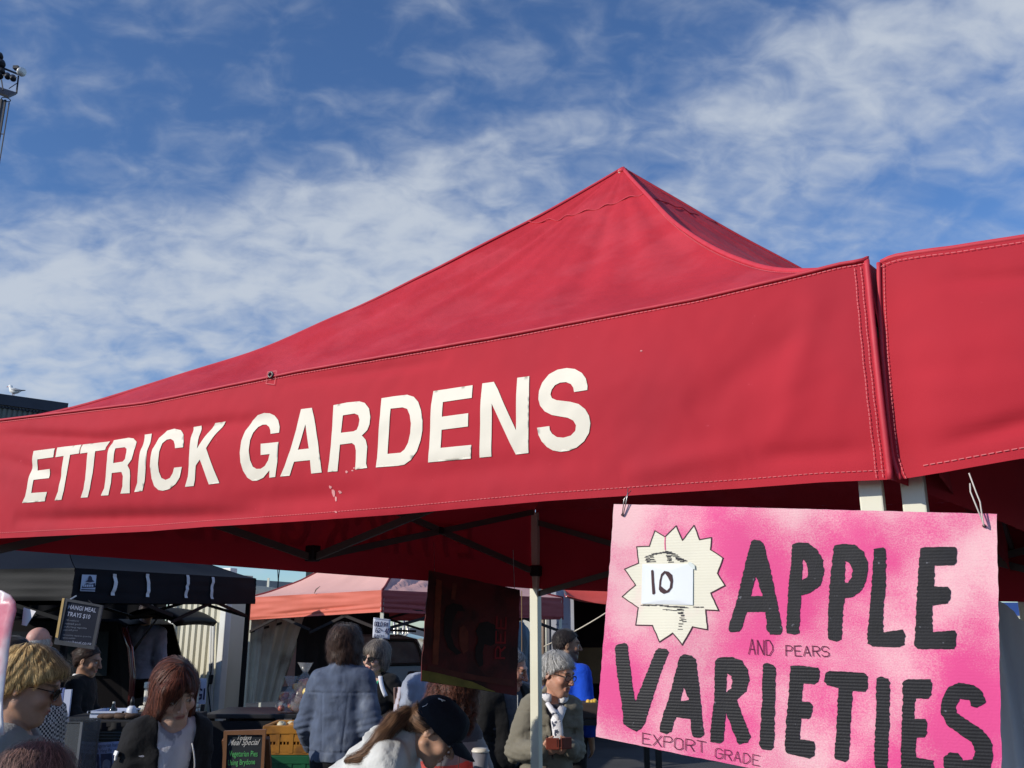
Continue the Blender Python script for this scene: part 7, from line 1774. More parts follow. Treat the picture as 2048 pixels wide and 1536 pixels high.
FLOC = {}
def fabric(name, col, **kw):
    d = dict(rough=0.85, var=0.12, vscale=9.0, bump=0.5, bscale=420, spec=0.2, sheen=0.04, wrinkle=3.2, wscale=26.0); d.update(kw)
    return mat(name, col, **d)
# ------------------------------------------------------------------ the people in the market
DARKTR = fabric('black_trousers', (0.014, 0.014, 0.017)); SHOE = mat('dark_shoes', (0.02, 0.018, 0.016), 0.5, 0.1); JEAN = fabric('dark_jeans', (0.025, 0.032, 0.055))
BLK_T = fabric('black_knit', (0.012, 0.012, 0.013)); LB = (0.36, 0.20, 0.13)
TAN = (0.47, 0.265, 0.18); FAIR = (0.56, 0.36, 0.275); OLIVE = (0.36, 0.205, 0.125); RUDDY = (0.52, 0.25, 0.175)
def lower(p, m=DARKTR): p.trousers(m); p.shoes(SHOE)
def PL(d, s): n = math.hypot(1, s); return ('c', np.array((0, -s, -1.0))/n, -d/n)      # hairline rising to the front: keeps z > d - s*y
SHORT = lambda i=0.008, top=0.066, w=0.071, d=0.020, s=0.85: [('u', CRAN(i), 0.0), ('u', d_ell((0, 0.055, -0.02), (0.062, 0.056, 0.060)), 0.03), ('s', FACE(top, w), 0.012), ('s', d_ell((0, 0.02, -0.125), (0.09, 0.10, 0.055)), 0.01)] + [('s', d_ell((q*0.088, 0.008, -0.010), (0.020, 0.022, 0.034)), 0.006) for q in (-1, 1)] + [('C', d, s)]
# blonde woman at the left
def cast():
    p = Person('blonde short-haired woman in grey sweatshirt and dark sunglasses looking down at the left edge', (56, 1374), 3.25, 104, head=(2, 16, 0), skin=TAN, hs=0.98, step=0.014)
    p.top(fabric('grey_sweatshirt', srgb(150, 150, 148), bump=0.9, bscale=160), 0.020, 0.90, neck=0.055, fold=0.010, name='sweatshirt', seed=2); lower(p)
    st = [('u', CRAN(0.014, 0.005, 0.002), 0.0), ('u', d_ell((0, 0.058, -0.005), (0.070, 0.060, 0.076)), 0.03), ('u', d_ell((0, 0.070, -0.050), (0.050, 0.036, 0.036)), 0.03)] + [('u', d_ell((q*0.066, -0.040, 0.055), (0.024, 0.045, 0.036)), 0.025) for q in (-1, 1)]
    st += [('u', d_ell((0, -0.075, 0.072), (0.062, 0.034, 0.032)), 0.03), ('s', FACE(0.046, 0.062, -0.125), 0.012), ('s', d_ell((0, -0.02, -0.115), (0.10, 0.085, 0.070)), 0.015), ('C', 0.004, 0.62)]
    dsp = lambda P: 0.0035*np.sin(P[:, 1]*190+40*P[:, 2]+3*vnoise(P, 20))+0.004*vnoise(P, 30)
    p.hair(st, hair_mat('blonde_hair', srgb(128, 88, 44), srgb(240, 208, 146)), 1, 2600, disp=dsp, comb=radial((0, 0.055, 0.115), 0.5, 0.0), length=0.11, width=0.0030, lift=0.005, jitter=0.16, base_val=0.32, fly=0.10)
    p.glasses(mat('dark_tortoise_frame', (0.03, 0.018, 0.012), 0.25, 0.1), mat('dark_lens', (0.008, 0.008, 0.009), 0.08, 0.0, coat=0.5), 1.08, 0.0020, 'sunglasses')
    # head nearest the camera at the bottom left
    p = Person('top of a brown-haired head at the bottom left corner of the picture', (66, 1600), 2.15, 176, lean=24, head=(0, 14, 0), skin=FAIR, hs=0.86, face=False)
    p.top(fabric('dark_coat', (0.02, 0.02, 0.022)), 0.022, 0.85, name='coat'); lower(p)
    p.hair([('u', CRAN(0.016), 0.0), ('u', d_ell((0, 0.050, -0.03), (0.072, 0.062, 0.075)), 0.03), ('s', FACE(0.066), 0.012)], hair_mat('ash_brown_hair', srgb(52, 38, 34), srgb(150, 112, 100)), 2, 2400, comb=radial((0.01, 0.02, 0.125), 0.2), length=0.085, width=0.0022, lift=0.008, jitter=0.30, fly=0.35, base_val=0.22)
    # auburn woman in an open black jacket
    p = Person('auburn-haired woman with a parting in open black hooded jacket looking down', (349, 1384), 4.3, 38, head=(6, 27, -8), skin=FAIR, hs=1.08, step=0.014)
    WT = fabric('white_printed_top', srgb(206, 206, 214), col2=srgb(150, 152, 166), c2scale=11.0, c2range=(0.55, 0.60), stretch=(1, 1, 0.5))
    p.top(WT, 0.012, 0.92, name='top', neck=0.085, sleeve=0.5, fold=0.010, seed=8, step=0.008)
    p.top(fabric('black_jacket_cloth', (0.013, 0.013, 0.015)), 0.026, 0.88, name='jacket', open_w=(0.070, 0.10, 1.10), hood=True, seed=4, collar=0.0, step=0.009, turn=-0.02)
    mb = MB(); z = [p.U((0.085+0.012*math.sin(t*3), -0.118-0.035*math.sin(t*2.2), 1.33-0.20*t)) for t in np.linspace(0, 1, 9)]; mb.tube(z, 0.005, 6, flat=0.5); mb.build('zip', mat('white_zip', srgb(206, 206, 206), 0.4, 0.0), p.root, True, world=False)
    mb = MB(); e = p.sh[-1]+(p.arms[-1][1]-p.sh[-1])*0.30+np.array((-0.078, -0.012, 0)); mb.box(e, (0.008, 0.045, 0.020), ry(0.3), 0.003); mb.box(e+np.array((-0.004, -0.012, -0.018)), (0.008, 0.016, 0.020), None, 0.003); mb.build('sleeve_mark', mat('white_print', srgb(220, 220, 220), 0.6, 0.0), p.root, world=False)
    lower(p)
    lobes = [('u', d_ell((q*0.066, -0.002, -0.045), (0.020, 0.040, 0.100)), 0.03) for q in (-1, 1)] + [('u', d_ell((q*0.060, 0.020, -0.115), (0.036, 0.045, 0.065)), 0.03) for q in (-1, 1)]
    st = [('u', CRAN(0.009, 0.003), 0.0), ('u', d_ell((0, 0.052, -0.055), (0.072, 0.054, 0.112)), 0.04)] + lobes + [('u', d_ell((-0.030, -0.076, 0.060), (0.050, 0.028, 0.034)), 0.03), ('u', d_ell((-0.066, -0.056, 0.010), (0.018, 0.030, 0.050)), 0.03), ('s', d_ell((0.008, -0.125, -0.035), (0.049, 0.075, 0.100)), 0.012)]
    p.hair(st, hair_mat('auburn_hair', srgb(34, 17, 15), srgb(126, 66, 44)), 3, 2600, comb=radial((0.018, -0.01, 0.125), 1.1), length=0.20, width=0.0030, lift=0.006, jitter=0.10, fly=0.12, base_val=0.22, segs=10, disp=lambda P: 0.003*np.sin(P[:, 0]*150+P[:, 1]*120+3*vnoise(P, 16)))
    # stallholder in black
    p = Person('dark-haired stallholder in black seen in profile behind the counter', (176, 1322), 7.8, 92, head=(0, 14, 0), skin=LB, hs=1.0, arms={1: ((0.22, -0.03, 1.12), (0.12, -0.25, 1.02), (0, -1, -0.35), (0, 0, -1), 0.4), -1: ((-0.22, -0.03, 1.12), (-0.14, -0.24, 1.0), (0, -1, -0.4), (0, 0, -1), 0.4)})
    p.top(BLK_T, 0.020, 0.88, name='jacket'); lower(p)
    MB().lathe(p.U((0, 0.02, 1.452)), [(0.062, -0.015), (0.066, 0.0), (0.060, 0.016)], 18).build('collar', mat('white_collar', srgb(214, 214, 216), 0.7, 0.0), p.root, True, world=False)
    p.hair(SHORT(0.009)+[('u', d_ell((0, 0.11, 0.03), (0.036, 0.034, 0.036)), 0.01)], hair_mat('dark_brown_hair', srgb(24, 16, 14), srgb(70, 44, 36)), 4, 500, comb=radial((0, -0.06, 0.10), 0.1, 0.6), length=0.08, width=0.004)
    # the group behind the blonde woman
    p = Person('bald man with a fringe of white hair behind the blonde woman', (78, 1286), 7.4, 170, head=(0, -8, 0), skin=(0.60, 0.33, 0.27), male=True, hs=1.02, face=False)
    p.top(BLK_T, 0.022, 0.88, name='jacket'); lower(p)
    p.hair([('u', d_ell((0, 0.022, 0.0), (0.086, 0.105, 0.062)), 0.0), ('s', FACE(0.09, 0.09, -0.10), 0.01), ('s', d_ell((0, 0.0, 0.115), (0.10, 0.13, 0.072)), 0.01), ('s', d_ell((0, 0.03, -0.115), (0.09, 0.12, 0.07)), 0.01)], hair_mat('white_hair', srgb(150, 144, 138), srgb(238, 236, 230)), 5, 500, comb=radial((0, 0, 0.1), 1.0), length=0.05, width=0.003, fly=0.3)
    p = Person('dark-haired woman in a black and white checked top half hidden behind the blonde woman', (78, 1354), 4.5, 60, head=(20, 25, 0), skin=TAN, hs=1.0)
    CK = fabric('checked_weave', srgb(214, 212, 204)); t = CK.node_tree; bs = t.nodes['Principled BSDF']; tc = N(t, 'ShaderNodeTexCoord'); ck = N(t, 'ShaderNodeTexChecker'); ck.inputs['Scale'].default_value = 95.0; ck.inputs[1].default_value = (0.62, 0.61, 0.57, 1); ck.inputs[2].default_value = (0.03, 0.03, 0.035, 1); t.links.new(tc.outputs['Object'], ck.inputs[0]); t.links.new(ck.outputs[0], bs.inputs['Base Color'])
    p.top(CK, 0.020, 0.90, name='top', seed=6); lower(p)
    p.hair(SHORT(0.018, 0.055)+[('u', d_ell((0, 0.07, -0.05), (0.07, 0.05, 0.09)), 0.03)], hair_mat('black_hair', srgb(14, 12, 13), srgb(66, 56, 54)), 6, 900, comb=radial((0, 0.03, 0.12), 0.8), length=0.13, width=0.003)
    p = Person('dark-haired woman with a high forehead at the left edge behind the blonde woman', (22, 1330), 4.6, 110, head=(0, 10, 0), skin=TAN, hs=1.0)
    p.top(fabric('navy_knit', (0.02, 0.024, 0.05)), 0.02, 0.88, name='top'); lower(p)
    p.hair(SHORT(0.014, 0.075), hair_mat('black_hair', srgb(14, 12, 13), srgb(66, 56, 54)), 7, 700, comb=radial((0, -0.06, 0.10), 0.2, 0.7), length=0.10, width=0.003)
    # man behind the tailgate
    p = Person('man in a grey-blue shirt standing with his back turned under the van tailgate', (293, 1226), 11.4, 184, skin=FAIR, male=True, hs=1.0, face=False)
    p.top(fabric('grey_blue_shirt', srgb(140, 146, 168)), 0.026, 0.92, name='shirt', fold=0.012, seed=5); lower(p)
    p.hair(SHORT(0.010), hair_mat('dark_brown_hair', srgb(24, 16, 14), srgb(70, 44, 36)), 8, 300, comb=radial((0, 0.03, 0.12), 0.4), length=0.05, width=0.004)
    # denim jacket
    p = Person('person with shaggy dark hair in a blue denim jacket standing with back turned', (692, 1294), 5.9, 170, head=(-12, 4, 0), skin=FAIR, hs=0.97, build=1.0, face=False, hand_fine=False, arms={1: ((0.24, -0.01, 1.12), (0.27, -0.20, 0.97), (0.1, -0.8, -0.5), (0, -0.3, -1), 0.4), -1: ((-0.22, 0.04, 1.11), (-0.21, -0.10, 0.90), (0, -0.5, -0.8), (1, 0, 0), 0.4)})
    DEN = fabric('blue_denim', srgb(84, 94, 114), col2=srgb(128, 136, 150), c2scale=9.0, c2range=(0.52, 0.78), var=0.16, vscale=16.0, bump=1.0, bscale=500, stretch=(1, 1, 0.6))
    def seams(q):
        f = np.zeros(len(q)); back = (q[:, 1] > 0.0)
        f += 0.0050*np.exp(-((q[:, 2]-1.315)/0.006)**2)*back
        for xx in (-0.085, 0.085): f += 0.0045*np.exp(-((q[:, 0]-xx*(0.75+0.25*(q[:, 2]-0.9)/0.4))/0.006)**2)*back*(q[:, 2] < 1.315)*(q[:, 2] > 0.965)
        f += 0.0045*np.exp(-((q[:, 2]-0.967)/0.006)**2)+0.003*(q[:, 2] < 0.967)*(np.abs(q[:, 0]) < 0.22)
        return f
    p.top(DEN, 0.024, 0.905, name='denim_jacket', collar=0.012, seam=seams, fold=0.013, step=0.0065, seed=12, loose=1.08); lower(p)
    st = [('u', CRAN(0.014, 0.004), 0.0), ('u', d_ell((0, 0.050, -0.045), (0.074, 0.058, 0.090)), 0.03)] + [('u', d_ell((q*0.068, 0.0, -0.03), (0.024, 0.054, 0.075)), 0.03) for q in (-1, 1)] + [('s', FACE(0.050, 0.060, -0.125), 0.012)]
    p.hair(st, hair_mat('shaggy_brown_hair', srgb(20, 15, 14), srgb(96, 70, 58)), 9, 2600, comb=radial((0, 0.03, 0.13), 0.7), length=0.10, width=0.0032, lift=0.014, jitter=0.5, fly=0.5, base_val=0.12, disp=lambda P: 0.009*vnoise(P, 28)+0.005*vnoise(P, 55, 2))
    # sunglasses woman
    p = Person('grey-haired woman in sunglasses and black jacket with a white shoulder stripe', (752, 1316), 7.2, -22, head=(-8, 4, 6), skin=FAIR, hs=0.99, hand_fine=True, lips=(0.42, 0.12, 0.11), arms={1: ((0.33, 0.04, 1.14), (0.19, -0.15, 1.09), (-0.85, -0.30, -0.45), (0, 0.6, -0.6), 0.5)})
    p.top(fabric('green_top', srgb(54, 168, 122)), 0.012, 0.92, name='top', neck=0.09, sleeve=0.5)
    p.top(BLK_T, 0.026, 0.85, name='jacket', open_w=(0.016, 0.34, 1.24), collar=0.0, seed=14)
    mb = MB(); z = [p.U((0.085+0.085*t, -0.055-0.075*math.sin(0.4+t*1.5), 1.445-0.155*t)) for t in np.linspace(0, 1, 10)]; mb.tube(z, 0.017, 8, flat=0.35); mb.build('shoulder_stripe', mat('white_stripe', srgb(232, 232, 236), 0.6, 0.0), p.root, True, world=False)
    lower(p)
    st = [('u', CRAN(0.015, 0.003), 0.0), ('u', d_ell((0, 0.052, -0.035), (0.074, 0.058, 0.086)), 0.03)] + [('u', d_ell((q*0.074, 0.012, -0.020), (0.024, 0.040, 0.062)), 0.03) for q in (-1, 1)] + [('u', d_ell((0, -0.074, 0.066), (0.060, 0.026, 0.026)), 0.03), ('s', FACE(0.048, 0.064, -0.130), 0.012)]
    p.hair(st, hair_mat('grey_brown_hair', srgb(52, 44, 40), srgb(176, 162, 148)), 10, 1500, comb=radial((0, 0.03, 0.13), 0.8), length=0.11, width=0.0032, lift=0.006, jitter=0.2, fly=0.2, base_val=0.3)
    p.glasses(mat('black_frame', (0.01, 0.01, 0.01), 0.3, 0.0), mat('dark_lens', (0.008, 0.008, 0.009), 0.08, 0.0), 1.15, 0.0026, 'sunglasses')
    # half hidden person in pale blue
    p = Person('person in pale blue denim shirt mostly hidden behind the dark hanging board', (872, 1312), 6.3, 172, skin=FAIR, hs=1.0, face=False)
    p.top(fabric('pale_blue_denim', srgb(146, 154, 170), var=0.2, vscale=20.0, stretch=(1, 1, 0.3)), 0.034, 0.86, name='shirt', fold=0.016, seed=21); lower(p)
    p.hair(SHORT(0.014), hair_mat('dark_brown_hair', srgb(24, 16, 14), srgb(70, 44, 36)), 12, 400, comb=radial((0, 0.03, 0.12), 0.5), length=0.06, width=0.004)
    # curly haired woman with the cup
    p = Person('curly brown-haired woman in grey and coral striped sweater holding a paper cup', (905, 1405), 4.7, 22, lean=26, head=(8, 14, 6), skin=(0.50, 0.25, 0.165), hs=1.02, hand_fine=True, arms={1: ((0.25, -0.22, 1.06), (0.15, -0.46, 1.10), (-0.35, -0.35, 0.85), (-0.75, -0.35, -0.35), 0.75)})
    GR_ = fabric('grey_marl_knit', srgb(150, 150, 156), bump=1.0, bscale=220); CO = fabric('coral_knit', srgb(226, 104, 98), bump=1.0, bscale=220)
    GR_SHADE = fabric('shaded_grey_knit', srgb(88, 88, 98), bump=1.0, bscale=220)  # grey marl with the shoulders' shade painted into the knit
    def stripes(q, w):
        m = np.zeros(len(q), int); torso = np.abs(q[:, 0]) < 0.185; z = q[:, 2]
        m[(z > 1.385)] = 2; m[torso & (((z < 1.275) & (z > 1.205)) | ((z < 1.135) & (z > 1.065)))] = 1; return m
    p.top(GR_, 0.022, 0.88, name='sweater', neck=0.06, mats=[GR_, CO, GR_SHADE], mfn=stripes, seed=15, step=0.0075, fold=0.009); lower(p, JEAN)
    st = [('u', CRAN(0.032, 0.004), 0.0), ('u', d_ell((0, 0.050, -0.055), (0.105, 0.075, 0.105)), 0.04)] + [('u', d_ell((q*0.088, 0.005, -0.050), (0.040, 0.060, 0.095)), 0.04) for q in (-1, 1)] + [('u', d_ell((0, -0.060, 0.085), (0.075, 0.040, 0.035)), 0.03), ('s', FACE(0.056, 0.062, -0.145), 0.015)]
    p.hair(st, hair_mat('curly_brown_hair', srgb(36, 20, 18), srgb(130, 76, 58)), 11, 2600, comb=radial((0, 0.02, 0.12), 0.7), length=0.10, width=0.0040, lift=0.010, jitter=0.5, fly=0.45, wave=1.2, base_val=0.2, segs=10, disp=lambda P: 0.012*vnoise(P, 42)+0.007*vnoise(P, 80, 2))
    cup_c = p.arms[1][2]+np.array((-0.055, -0.075, 0.115)); pr = p
    w = rz(p.yaw)@cup_c+np.array(p.root.location)
    c = thing('paper_cup', w-np.array((0, 0, 0.06)), 'grey paper cup with a pale lid held by the curly-haired woman', 'cup')
    MB().lathe(w, [(0.028, -0.062), (0.030, -0.058), (0.039, 0.050)], 24).build('cup', mat('grey_paper_cup', srgb(112, 112, 122), 0.6, 0.05), c, True)
    MB().lathe(w, [(0.0415, 0.050), (0.0425, 0.056), (0.038, 0.060), (0.036, 0.066), (0.012, 0.067)], 24).build('lid', mat('pale_lid', srgb(222, 216, 206), 0.4, 0.0), c, True)
    mb = MB(); mb.tube([p.U((-0.055, -0.10, 1.42)), p.U((-0.045, -0.155, 1.25)), p.U((-0.01, -0.165, 1.07)), p.U((0.02, -0.165, 1.10)), p.U((0.055, -0.155, 1.25)), p.U((0.06, -0.10, 1.42))], 0.0022, 6); nk = mb.build('necklace_cord', mat('dark_cord', (0.03, 0.02, 0.02), 0.6, 0.0), p.root, True, world=False)
    MB().lathe(p.U((-0.01, -0.170, 1.055)), [(0.004, -0.012), (0.013, 0.0), (0.004, 0.012)], 10).build('pendant', mat('brass', (0.6, 0.42, 0.15), 0.3, 0.0, metal=1.0), nk, True, world=False)
    # man behind the dark board
    p = Person('older man with a receding grey hairline in black jacket behind the dark hanging board', (1021, 1338), 6.3, 40, head=(34, 20, 0), skin=RUDDY, male=True, old=True, hs=1.08)
    p.top(fabric('dark_grey_fleece', srgb(74, 78, 88)), 0.020, 0.90, name='fleece', collar=0.03, sleeve=0.5, seed=17)
    p.top(BLK_T, 0.032, 0.84, name='jacket', open_w=(0.055, 0.14, 1.10), collar=0.02, seed=18); lower(p)
    mb = MB(); mb.tube([p.U((0.002, -0.135, z)) for z in (1.40, 1.30, 1.20, 1.10, 1.0)], 0.004, 6); mb.build('zip', mat('zip_metal', (0.5, 0.5, 0.5), 0.4, 0.0, metal=0.7), p.root, world=False)
    p.hair(SHORT(0.008, 0.098, 0.085), hair_mat('grey_hair', srgb(84, 80, 78), srgb(200, 198, 194)), 13, 900, comb=radial((0, -0.02, 0.13), 0.5, 0.5), length=0.05, width=0.003, fly=0.3)
    # man in blue
    p = Person('dark-haired bearded man in a bright blue long-sleeved top behind the grey-haired woman', (1134, 1291), 7.3, 150, head=(-52, 4, 0), skin=OLIVE, male=True, hs=0.97, beard=(0.05, 0.035, 0.03))
    p.top(fabric('royal_blue_jersey', srgb(26, 76, 196)), 0.018, 0.90, name='jersey', fold=0.010, seed=19); lower(p)
    p.hair(SHORT(0.008, 0.072, 0.075), hair_mat('black_hair', srgb(14, 12, 13), srgb(66, 56, 54)), 14, 1200, comb=radial((0, 0.04, 0.12), 0.2, -0.3), length=0.04, width=0.003, fly=0.3)
    # grey-haired woman with the purse
    p = Person('grey-haired smiling woman in glasses and beige jacket holding a brown purse', (1115, 1350), 5.75, 14, side=6, head=(36, 12, 4), skin=(0.52, 0.27, 0.185), old=True, smile=True, mouth_open=True, hs=1.02, hand_fine=True, step=0.014, arms={1: ((0.215, 0.03, 1.09), (0.105, -0.215, 1.125), (-0.80, -0.45, 0.05), (-0.3, 0.55, 0.5), 0.75), -1: ((-0.215, 0.03, 1.09), (-0.105, -0.215, 1.125), (0.80, -0.45, 0.05), (0.3, 0.55, 0.5), 0.75)})
    KH = fabric('beige_jacket_cloth', srgb(122, 117, 104), var=0.08)
    p.top(fabric('dark_inner_top', srgb(60, 60, 70)), 0.004, 0.92, name='top', sleeve=0.5, neck=0.07)
    def pockets(q):
        f = np.zeros(len(q)); fr = q[:, 1] < -0.02
        for xx in (-0.105, 0.115): f += 0.007*((np.abs(q[:, 0]-xx) < 0.050) & (np.abs(q[:, 2]-1.235) < 0.020) & fr)
        f += 0.004*((np.abs(q[:, 2]-1.335) < 0.004) & fr); return f
    p.top(KH, 0.021, 0.86, name='jacket', open_w=(0.030, 0.20, 1.20), collar=0.016, seam=pockets, fold=0.014, step=0.007, seed=22); lower(p)
    mb = MB()
    for x, z in ((-0.062, 1.19), (-0.055, 1.09), (-0.05, 1.0)): mb.lathe(p.U((x, -0.152, z)), [(0.010, 0), (0.009, 0.006)], 12, (0, -1, 0.1))
    mb.build('buttons', mat('dark_button', (0.05, 0.04, 0.035), 0.4, 0.0), p.root, True, world=False)['kind'] = 'stuff'
    SCF = fabric('white_patterned_scarf', srgb(226, 224, 226), col2=srgb(60, 66, 84), c2scale=26.0, c2range=(0.56, 0.60))
    mb = MB(); lp = [p.U((0.088*math.cos(t), 0.012+0.082*math.sin(t)-0.010, 1.425-0.030*math.sin(-t)*-1+0.018*math.sin(t))) for t in np.linspace(-1.2, 4.35, 30)]; mb.tube(lp, [0.026+0.004*math.sin(i*1.7) for i in range(30)], 12)
    mb.tube([p.U((0.055, -0.092, 1.385)), p.U((0.02, -0.130, 1.345)), p.U((-0.005, -0.150, 1.30)), p.U((0.010, -0.160, 1.22)), p.U((0.025, -0.163, 1.13))], [0.022, 0.030, 0.034, 0.032, 0.036], 12, flat=0.5)
    mb.tube([p.U((-0.060, -0.090, 1.40)), p.U((-0.030, -0.128, 1.36)), p.U((0.005, -0.150, 1.325)), p.U((0.02, -0.145, 1.29))], [0.020, 0.028, 0.030, 0.02], 12, flat=0.6)
    mb.build('scarf', SCF, p.root, True, world=False)
    st = [('u', CRAN(0.010, 0.003), 0.0), ('u', d_ell((0, 0.050, -0.025), (0.062, 0.054, 0.056)), 0.03), ('s', FACE(0.062, 0.070), 0.012), ('s', d_ell((0, 0.02, -0.125), (0.09, 0.10, 0.055)), 0.01)] + [('s', d_ell((q*0.088, 0.008, -0.012), (0.020, 0.022, 0.034)), 0.006) for q in (-1, 1)] + [('C', 0.012, 0.75)]
    p.hair(st, hair_mat('silver_hair', srgb(92, 90, 88), srgb(240, 238, 234)), 15, 2200, comb=radial((0, 0.045, 0.12), 0.25, -0.25), length=0.055, width=0.0030, lift=0.008, jitter=0.28, fly=0.35, base_val=0.45, disp=lambda P: 0.005*vnoise(P, 38))
    p.glasses(mat('dark_tortoise_frame', (0.03, 0.018, 0.012), 0.25, 0.1), None, 1.0, 0.0024)
    pc = (p.arms[1][2]+p.arms[-1][2])/2+np.array((0, -0.085, 0.035)); w = rz(p.yaw)@pc+np.array(p.root.location)
    c = thing('purse', w, 'open brown leather purse in the hands of the grey-haired woman', 'purse', rotz=p.yaw)
    LE = mat('brown_leather', srgb(112, 48, 34), 0.45, 0.12, 14.0, bump=0.4, bscale=120)
    for q in (-1, 1): MB().box((q*0.040, -0.004, 0.006), (0.076, 0.012, 0.062), rz(q*0.35), 0.004).build('flap', LE, c, world=False)
    MB().box((0.0, -0.018, 0.010), (0.04, 0.004, 0.040), None, 0.001).build('card_slot', mat('dark_leather', srgb(70, 30, 24), 0.5, 0.1), c, world=False)
    # woman in cap bending over
    p = Person('woman in navy cap and pale grey hooded top bending forward with a long ponytail', (868, 1466), 4.15, 84, head=(2, 40, 4), lean=56, skin=(0.48, 0.28, 0.19), hs=1.03, step=0.014, arms={q: ((q*0.20, -0.40, 0.94), (q*0.13, -0.60, 0.80), (0, -0.75, -0.6), (-q, 0, -0.3), 0.4) for q in (-1, 1)})
    HD = fabric('pale_grey_fleece', srgb(206, 208, 208), bump=1.0, bscale=140)
    p.top(HD, 0.032, 0.90, name='hoodie', fold=0.013, seed=25, step=0.0075, collar=0.01); lower(p, JEAN)
    # the hood: folds of cloth lying over the upper back
    G = SDF(); rnd = random.Random(6)
    for i, (yy, zz, wd, rr) in enumerate(((0.075, 1.450, 0.080, 0.028), (0.108, 1.425, 0.100, 0.032), (0.132, 1.385, 0.105, 0.030), (0.138, 1.335, 0.090, 0.028), (0.06, 1.415, 0.125, 0.026))):
        for j in range(9):
            t = -1+2*j/8; t2 = -1+2*(j+1)/8
            if j < 8: G.u(d_cap(p.U((wd*t, yy-0.075*t*t, zz-0.012*abs(t)+0.006*math.sin(i*3+j))), p.U((wd*t2, yy-0.075*t2*t2, zz-0.012*abs(t2)+0.006*math.sin(i*3+j+1))), rr*p.k, rr*p.k), 0.022)
    G.disp = lambda P: 0.010*vnoise(P, (14, 14, 40), 5)+0.005*vnoise(P, 60, 8)-0.006*np.abs(vnoise(P, (12, 30, 50), 9))
    V, Q = G.mesh(0.007); put_mesh('hood', V, Q, HD, p.root)
    HM = hair_mat('ponytail_brown_hair', srgb(44, 28, 22), srgb(150, 112, 84))
    st = [('u', CRAN(0.008), 0.0), ('u', d_ell((0, 0.075, -0.02), (0.058, 0.045, 0.06)), 0.03), ('s', FACE(0.066, 0.075), 0.012)] + [('s', d_ell((q*0.088, 0.010, -0.010), (0.020, 0.024, 0.036)), 0.006) for q in (-1, 1)] + [('C', 0.0, 0.55), ('c', np.array((0, -0.10, 1.0))/math.hypot(1, 0.10), 0.018)]
    Rh, hc, hs = p.Rh, p.hc, p.hs
    # ponytail guide in head space: world-down is Rh^T (0,0,-1)
    dn = Rh.T@np.array((0, 0, -1.0)); rt = Rh.T@np.array((-1.0, 0.0, 0)); bk = Rh.T@(np.array((0, 1.0, 0)))
    tie = np.array((0, 0.116, 0.000)); pts = [np.array((0, 0.090, 0.0)), tie]
    q = tie.copy()
    for (b_, d_, r_) in ((0.030, -0.002, 0.032), (0.036, 0.026, 0.045), (0.036, 0.050, 0.034), (0.040, 0.052, 0.014), (0.045, 0.034, 0.0), (0.045, 0.008, -0.004)): q = q+bk*b_+dn*d_+rt*r_; pts.append(q.copy())
    rad = [0.018, 0.015, 0.024, 0.028, 0.026, 0.020, 0.013, 0.005]
    for a, b, ra, rb in zip(pts[:-1], pts[1:], rad[:-1], rad[1:]): st.append(('u', d_cap(a, b, ra, rb), 0.012))
    tail = np.array(pts)
    def comb(P):
        d = np.linalg.norm(P[:, None]-tail[None], axis=2); i = np.clip(d.argmin(1), 0, len(tail)-2); t = tail[i+1]-tail[i]; t /= np.linalg.norm(t, axis=1)[:, None]
        r = tie-P; r /= np.maximum(np.linalg.norm(r, axis=1), 1e-6)[:, None]; m = (d.min(1) < 0.055)[:, None]; return np.where(m, t, r)
    p.hair(st, HM, 16, 3200, comb=comb, length=0.15, width=0.0024, lift=0.007, jitter=0.10, fly=0.30, base_val=0.18, segs=10, disp=lambda P: 0.004*vnoise(P, 34))
    NVY = fabric('navy_cap_cloth', (0.012, 0.014, 0.022), rough=0.8)
    G = SDF(); G.u(d_ell((0, 0.016, 0.046), (0.092, 0.113, 0.104)), 0); G.u(d_ell((0, -0.055, 0.070), (0.078, 0.055, 0.070)), 0.03); G.sub(d_ell((0, 0.014, 0.030), (0.082, 0.103, 0.085)), 0.004)
    G.cut(np.array((0, 0.10, -1.0))/math.hypot(1, 0.10), -0.014)
    G.disp = lambda P: -0.0016*np.exp(-(np.arctan2(P[:, 0], P[:, 1]+0.0)*6/math.pi % 2-1)**2/0.004)+0.0012*vnoise(P, 40)
    V, Q = G.mesh(0.0045); capo = put_mesh('cap', V*hs@Rh.T+hc, Q, NVY, p.root)
    rows = []
    for i in range(17):
        a = -1+2*i/16; rows.append([hc+Rh@(np.array((0.076*a*(1-0.10*(j/7)), -0.095-0.02*math.cos(a*1.4)+0.020*a*a-0.088*(j/7)*math.sqrt(max(0.0, 1-(0.86*a)**2)), 0.046-0.026*a*a-0.020*(j/7)**1.5))*hs) for j in range(8)])
    mb = MB(); mb.grid(rows); br = mb.build('brim', NVY, p.root, True, world=False); solid(br, 0.004)
    MB().lathe(hc+Rh@(np.array((0, 0.016, 0.150))*hs), [(0.009, -0.004), (0.008, 0.004), (0.002, 0.006)], 10, tuple(Rh@np.array((0, 0, 1.0)))).build('cap_button', NVY, capo, True, world=False)
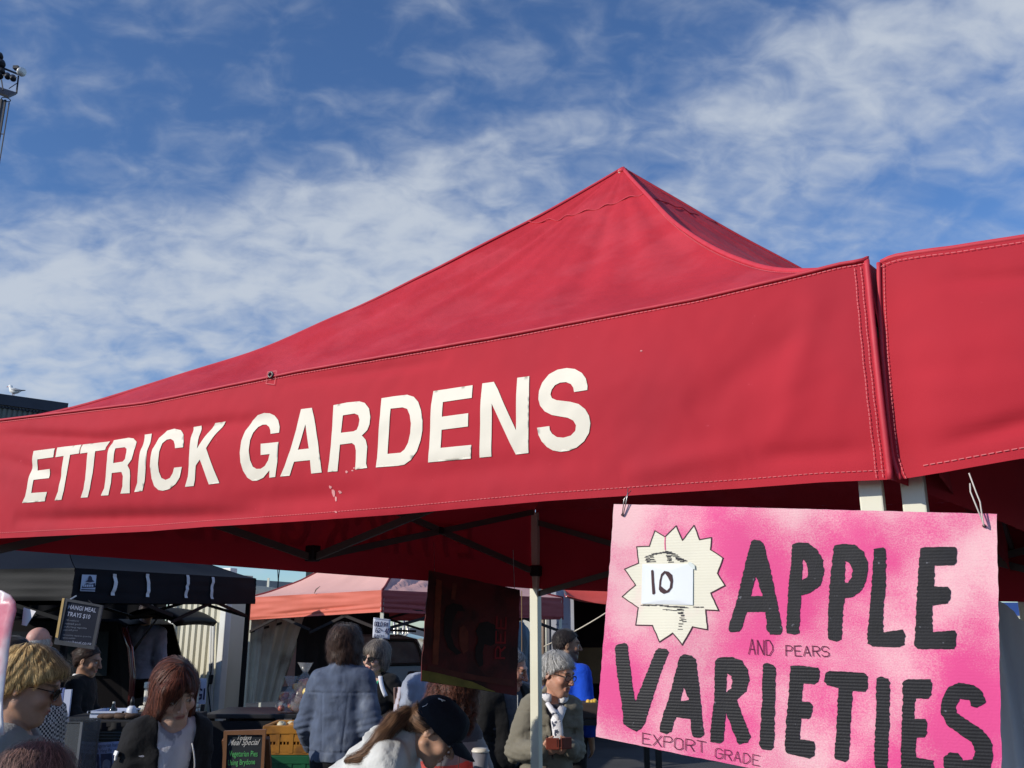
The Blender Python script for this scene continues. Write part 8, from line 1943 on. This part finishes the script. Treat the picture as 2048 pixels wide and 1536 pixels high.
    WM = mat('white_embroidery', srgb(226, 226, 230), 0.7, 0.0)
    def emb(pts, w):      # embroidered mark on the right side of the cap, in (angle, height) steps
        mb = MB(); P = []
        for a, z in pts:
            r = np.array((0.0935*math.sqrt(max(0.02, 1-((z-0.046)/0.104)**2)), 0.1145*math.sqrt(max(0.02, 1-((z-0.046)/0.104)**2)))); P.append(hc+Rh@(np.array((-r[0]*math.sin(a), 0.016-r[1]*math.cos(a), z))*hs))
        mb.tube(P, w*hs, 6, flat=0.6); mb.build('embroidery', WM, capo, True, world=False)
    emb([(2.35, 0.118), (2.20, 0.124), (2.05, 0.122)], 0.0032); emb([(2.15, 0.126), (2.02, 0.130)], 0.0022); emb([(2.42, 0.052), (2.34, 0.066), (2.36, 0.076)], 0.0020)
    emb([(0.50, 0.100), (0.38, 0.086), (0.46, 0.074), (0.34, 0.066), (0.42, 0.058)], 0.0022); emb([(0.58, 0.078), (0.52, 0.066), (0.54, 0.058)], 0.0018)
cast()
# striped cloth bag between the car and the pale blue shirt
q = at(815, 1405, 6.7); sb = thing('striped_bag', (q[0], 6.8, 0), 'brown and pale striped cloth hanging beside the woman in sunglasses', 'bag')
SM = mat('brown_stripe_cloth', srgb(128, 104, 98), 0.8, 0.1); SM2 = mat('pale_stripe_cloth', srgb(178, 172, 182), 0.8, 0.1)
rows = []
for i in range(31): rows.append([(q[0]-0.10+0.24*i/30, 6.72+0.03*math.sin(i*0.7+j*0.4), at(815, 1376, 6.7)[2]-0.45*j/12+0.03*i/30) for j in range(13)])
mb = MB(); P = np.array(rows); a, b = P.shape[:2]
mb.v.append(P.reshape(-1, 3)); mb.n = a*b
for i in range(a-1):
    for j in range(b-1): mb.f.append((i*b+j, (i+1)*b+j, (i+1)*b+j+1, i*b+j+1)); mb.m.append(int((i+j*1.5)//4) % 2)
o = mb.build('cloth', SM, sb, True, mats=[SM, SM2]); solid(o, 0.01)
MB().tube([(q[0], 6.74, 0), (q[0], 6.74, at(815, 1380, 6.7)[2])], 0.012, 8).build('stand', BLACKP, sb)
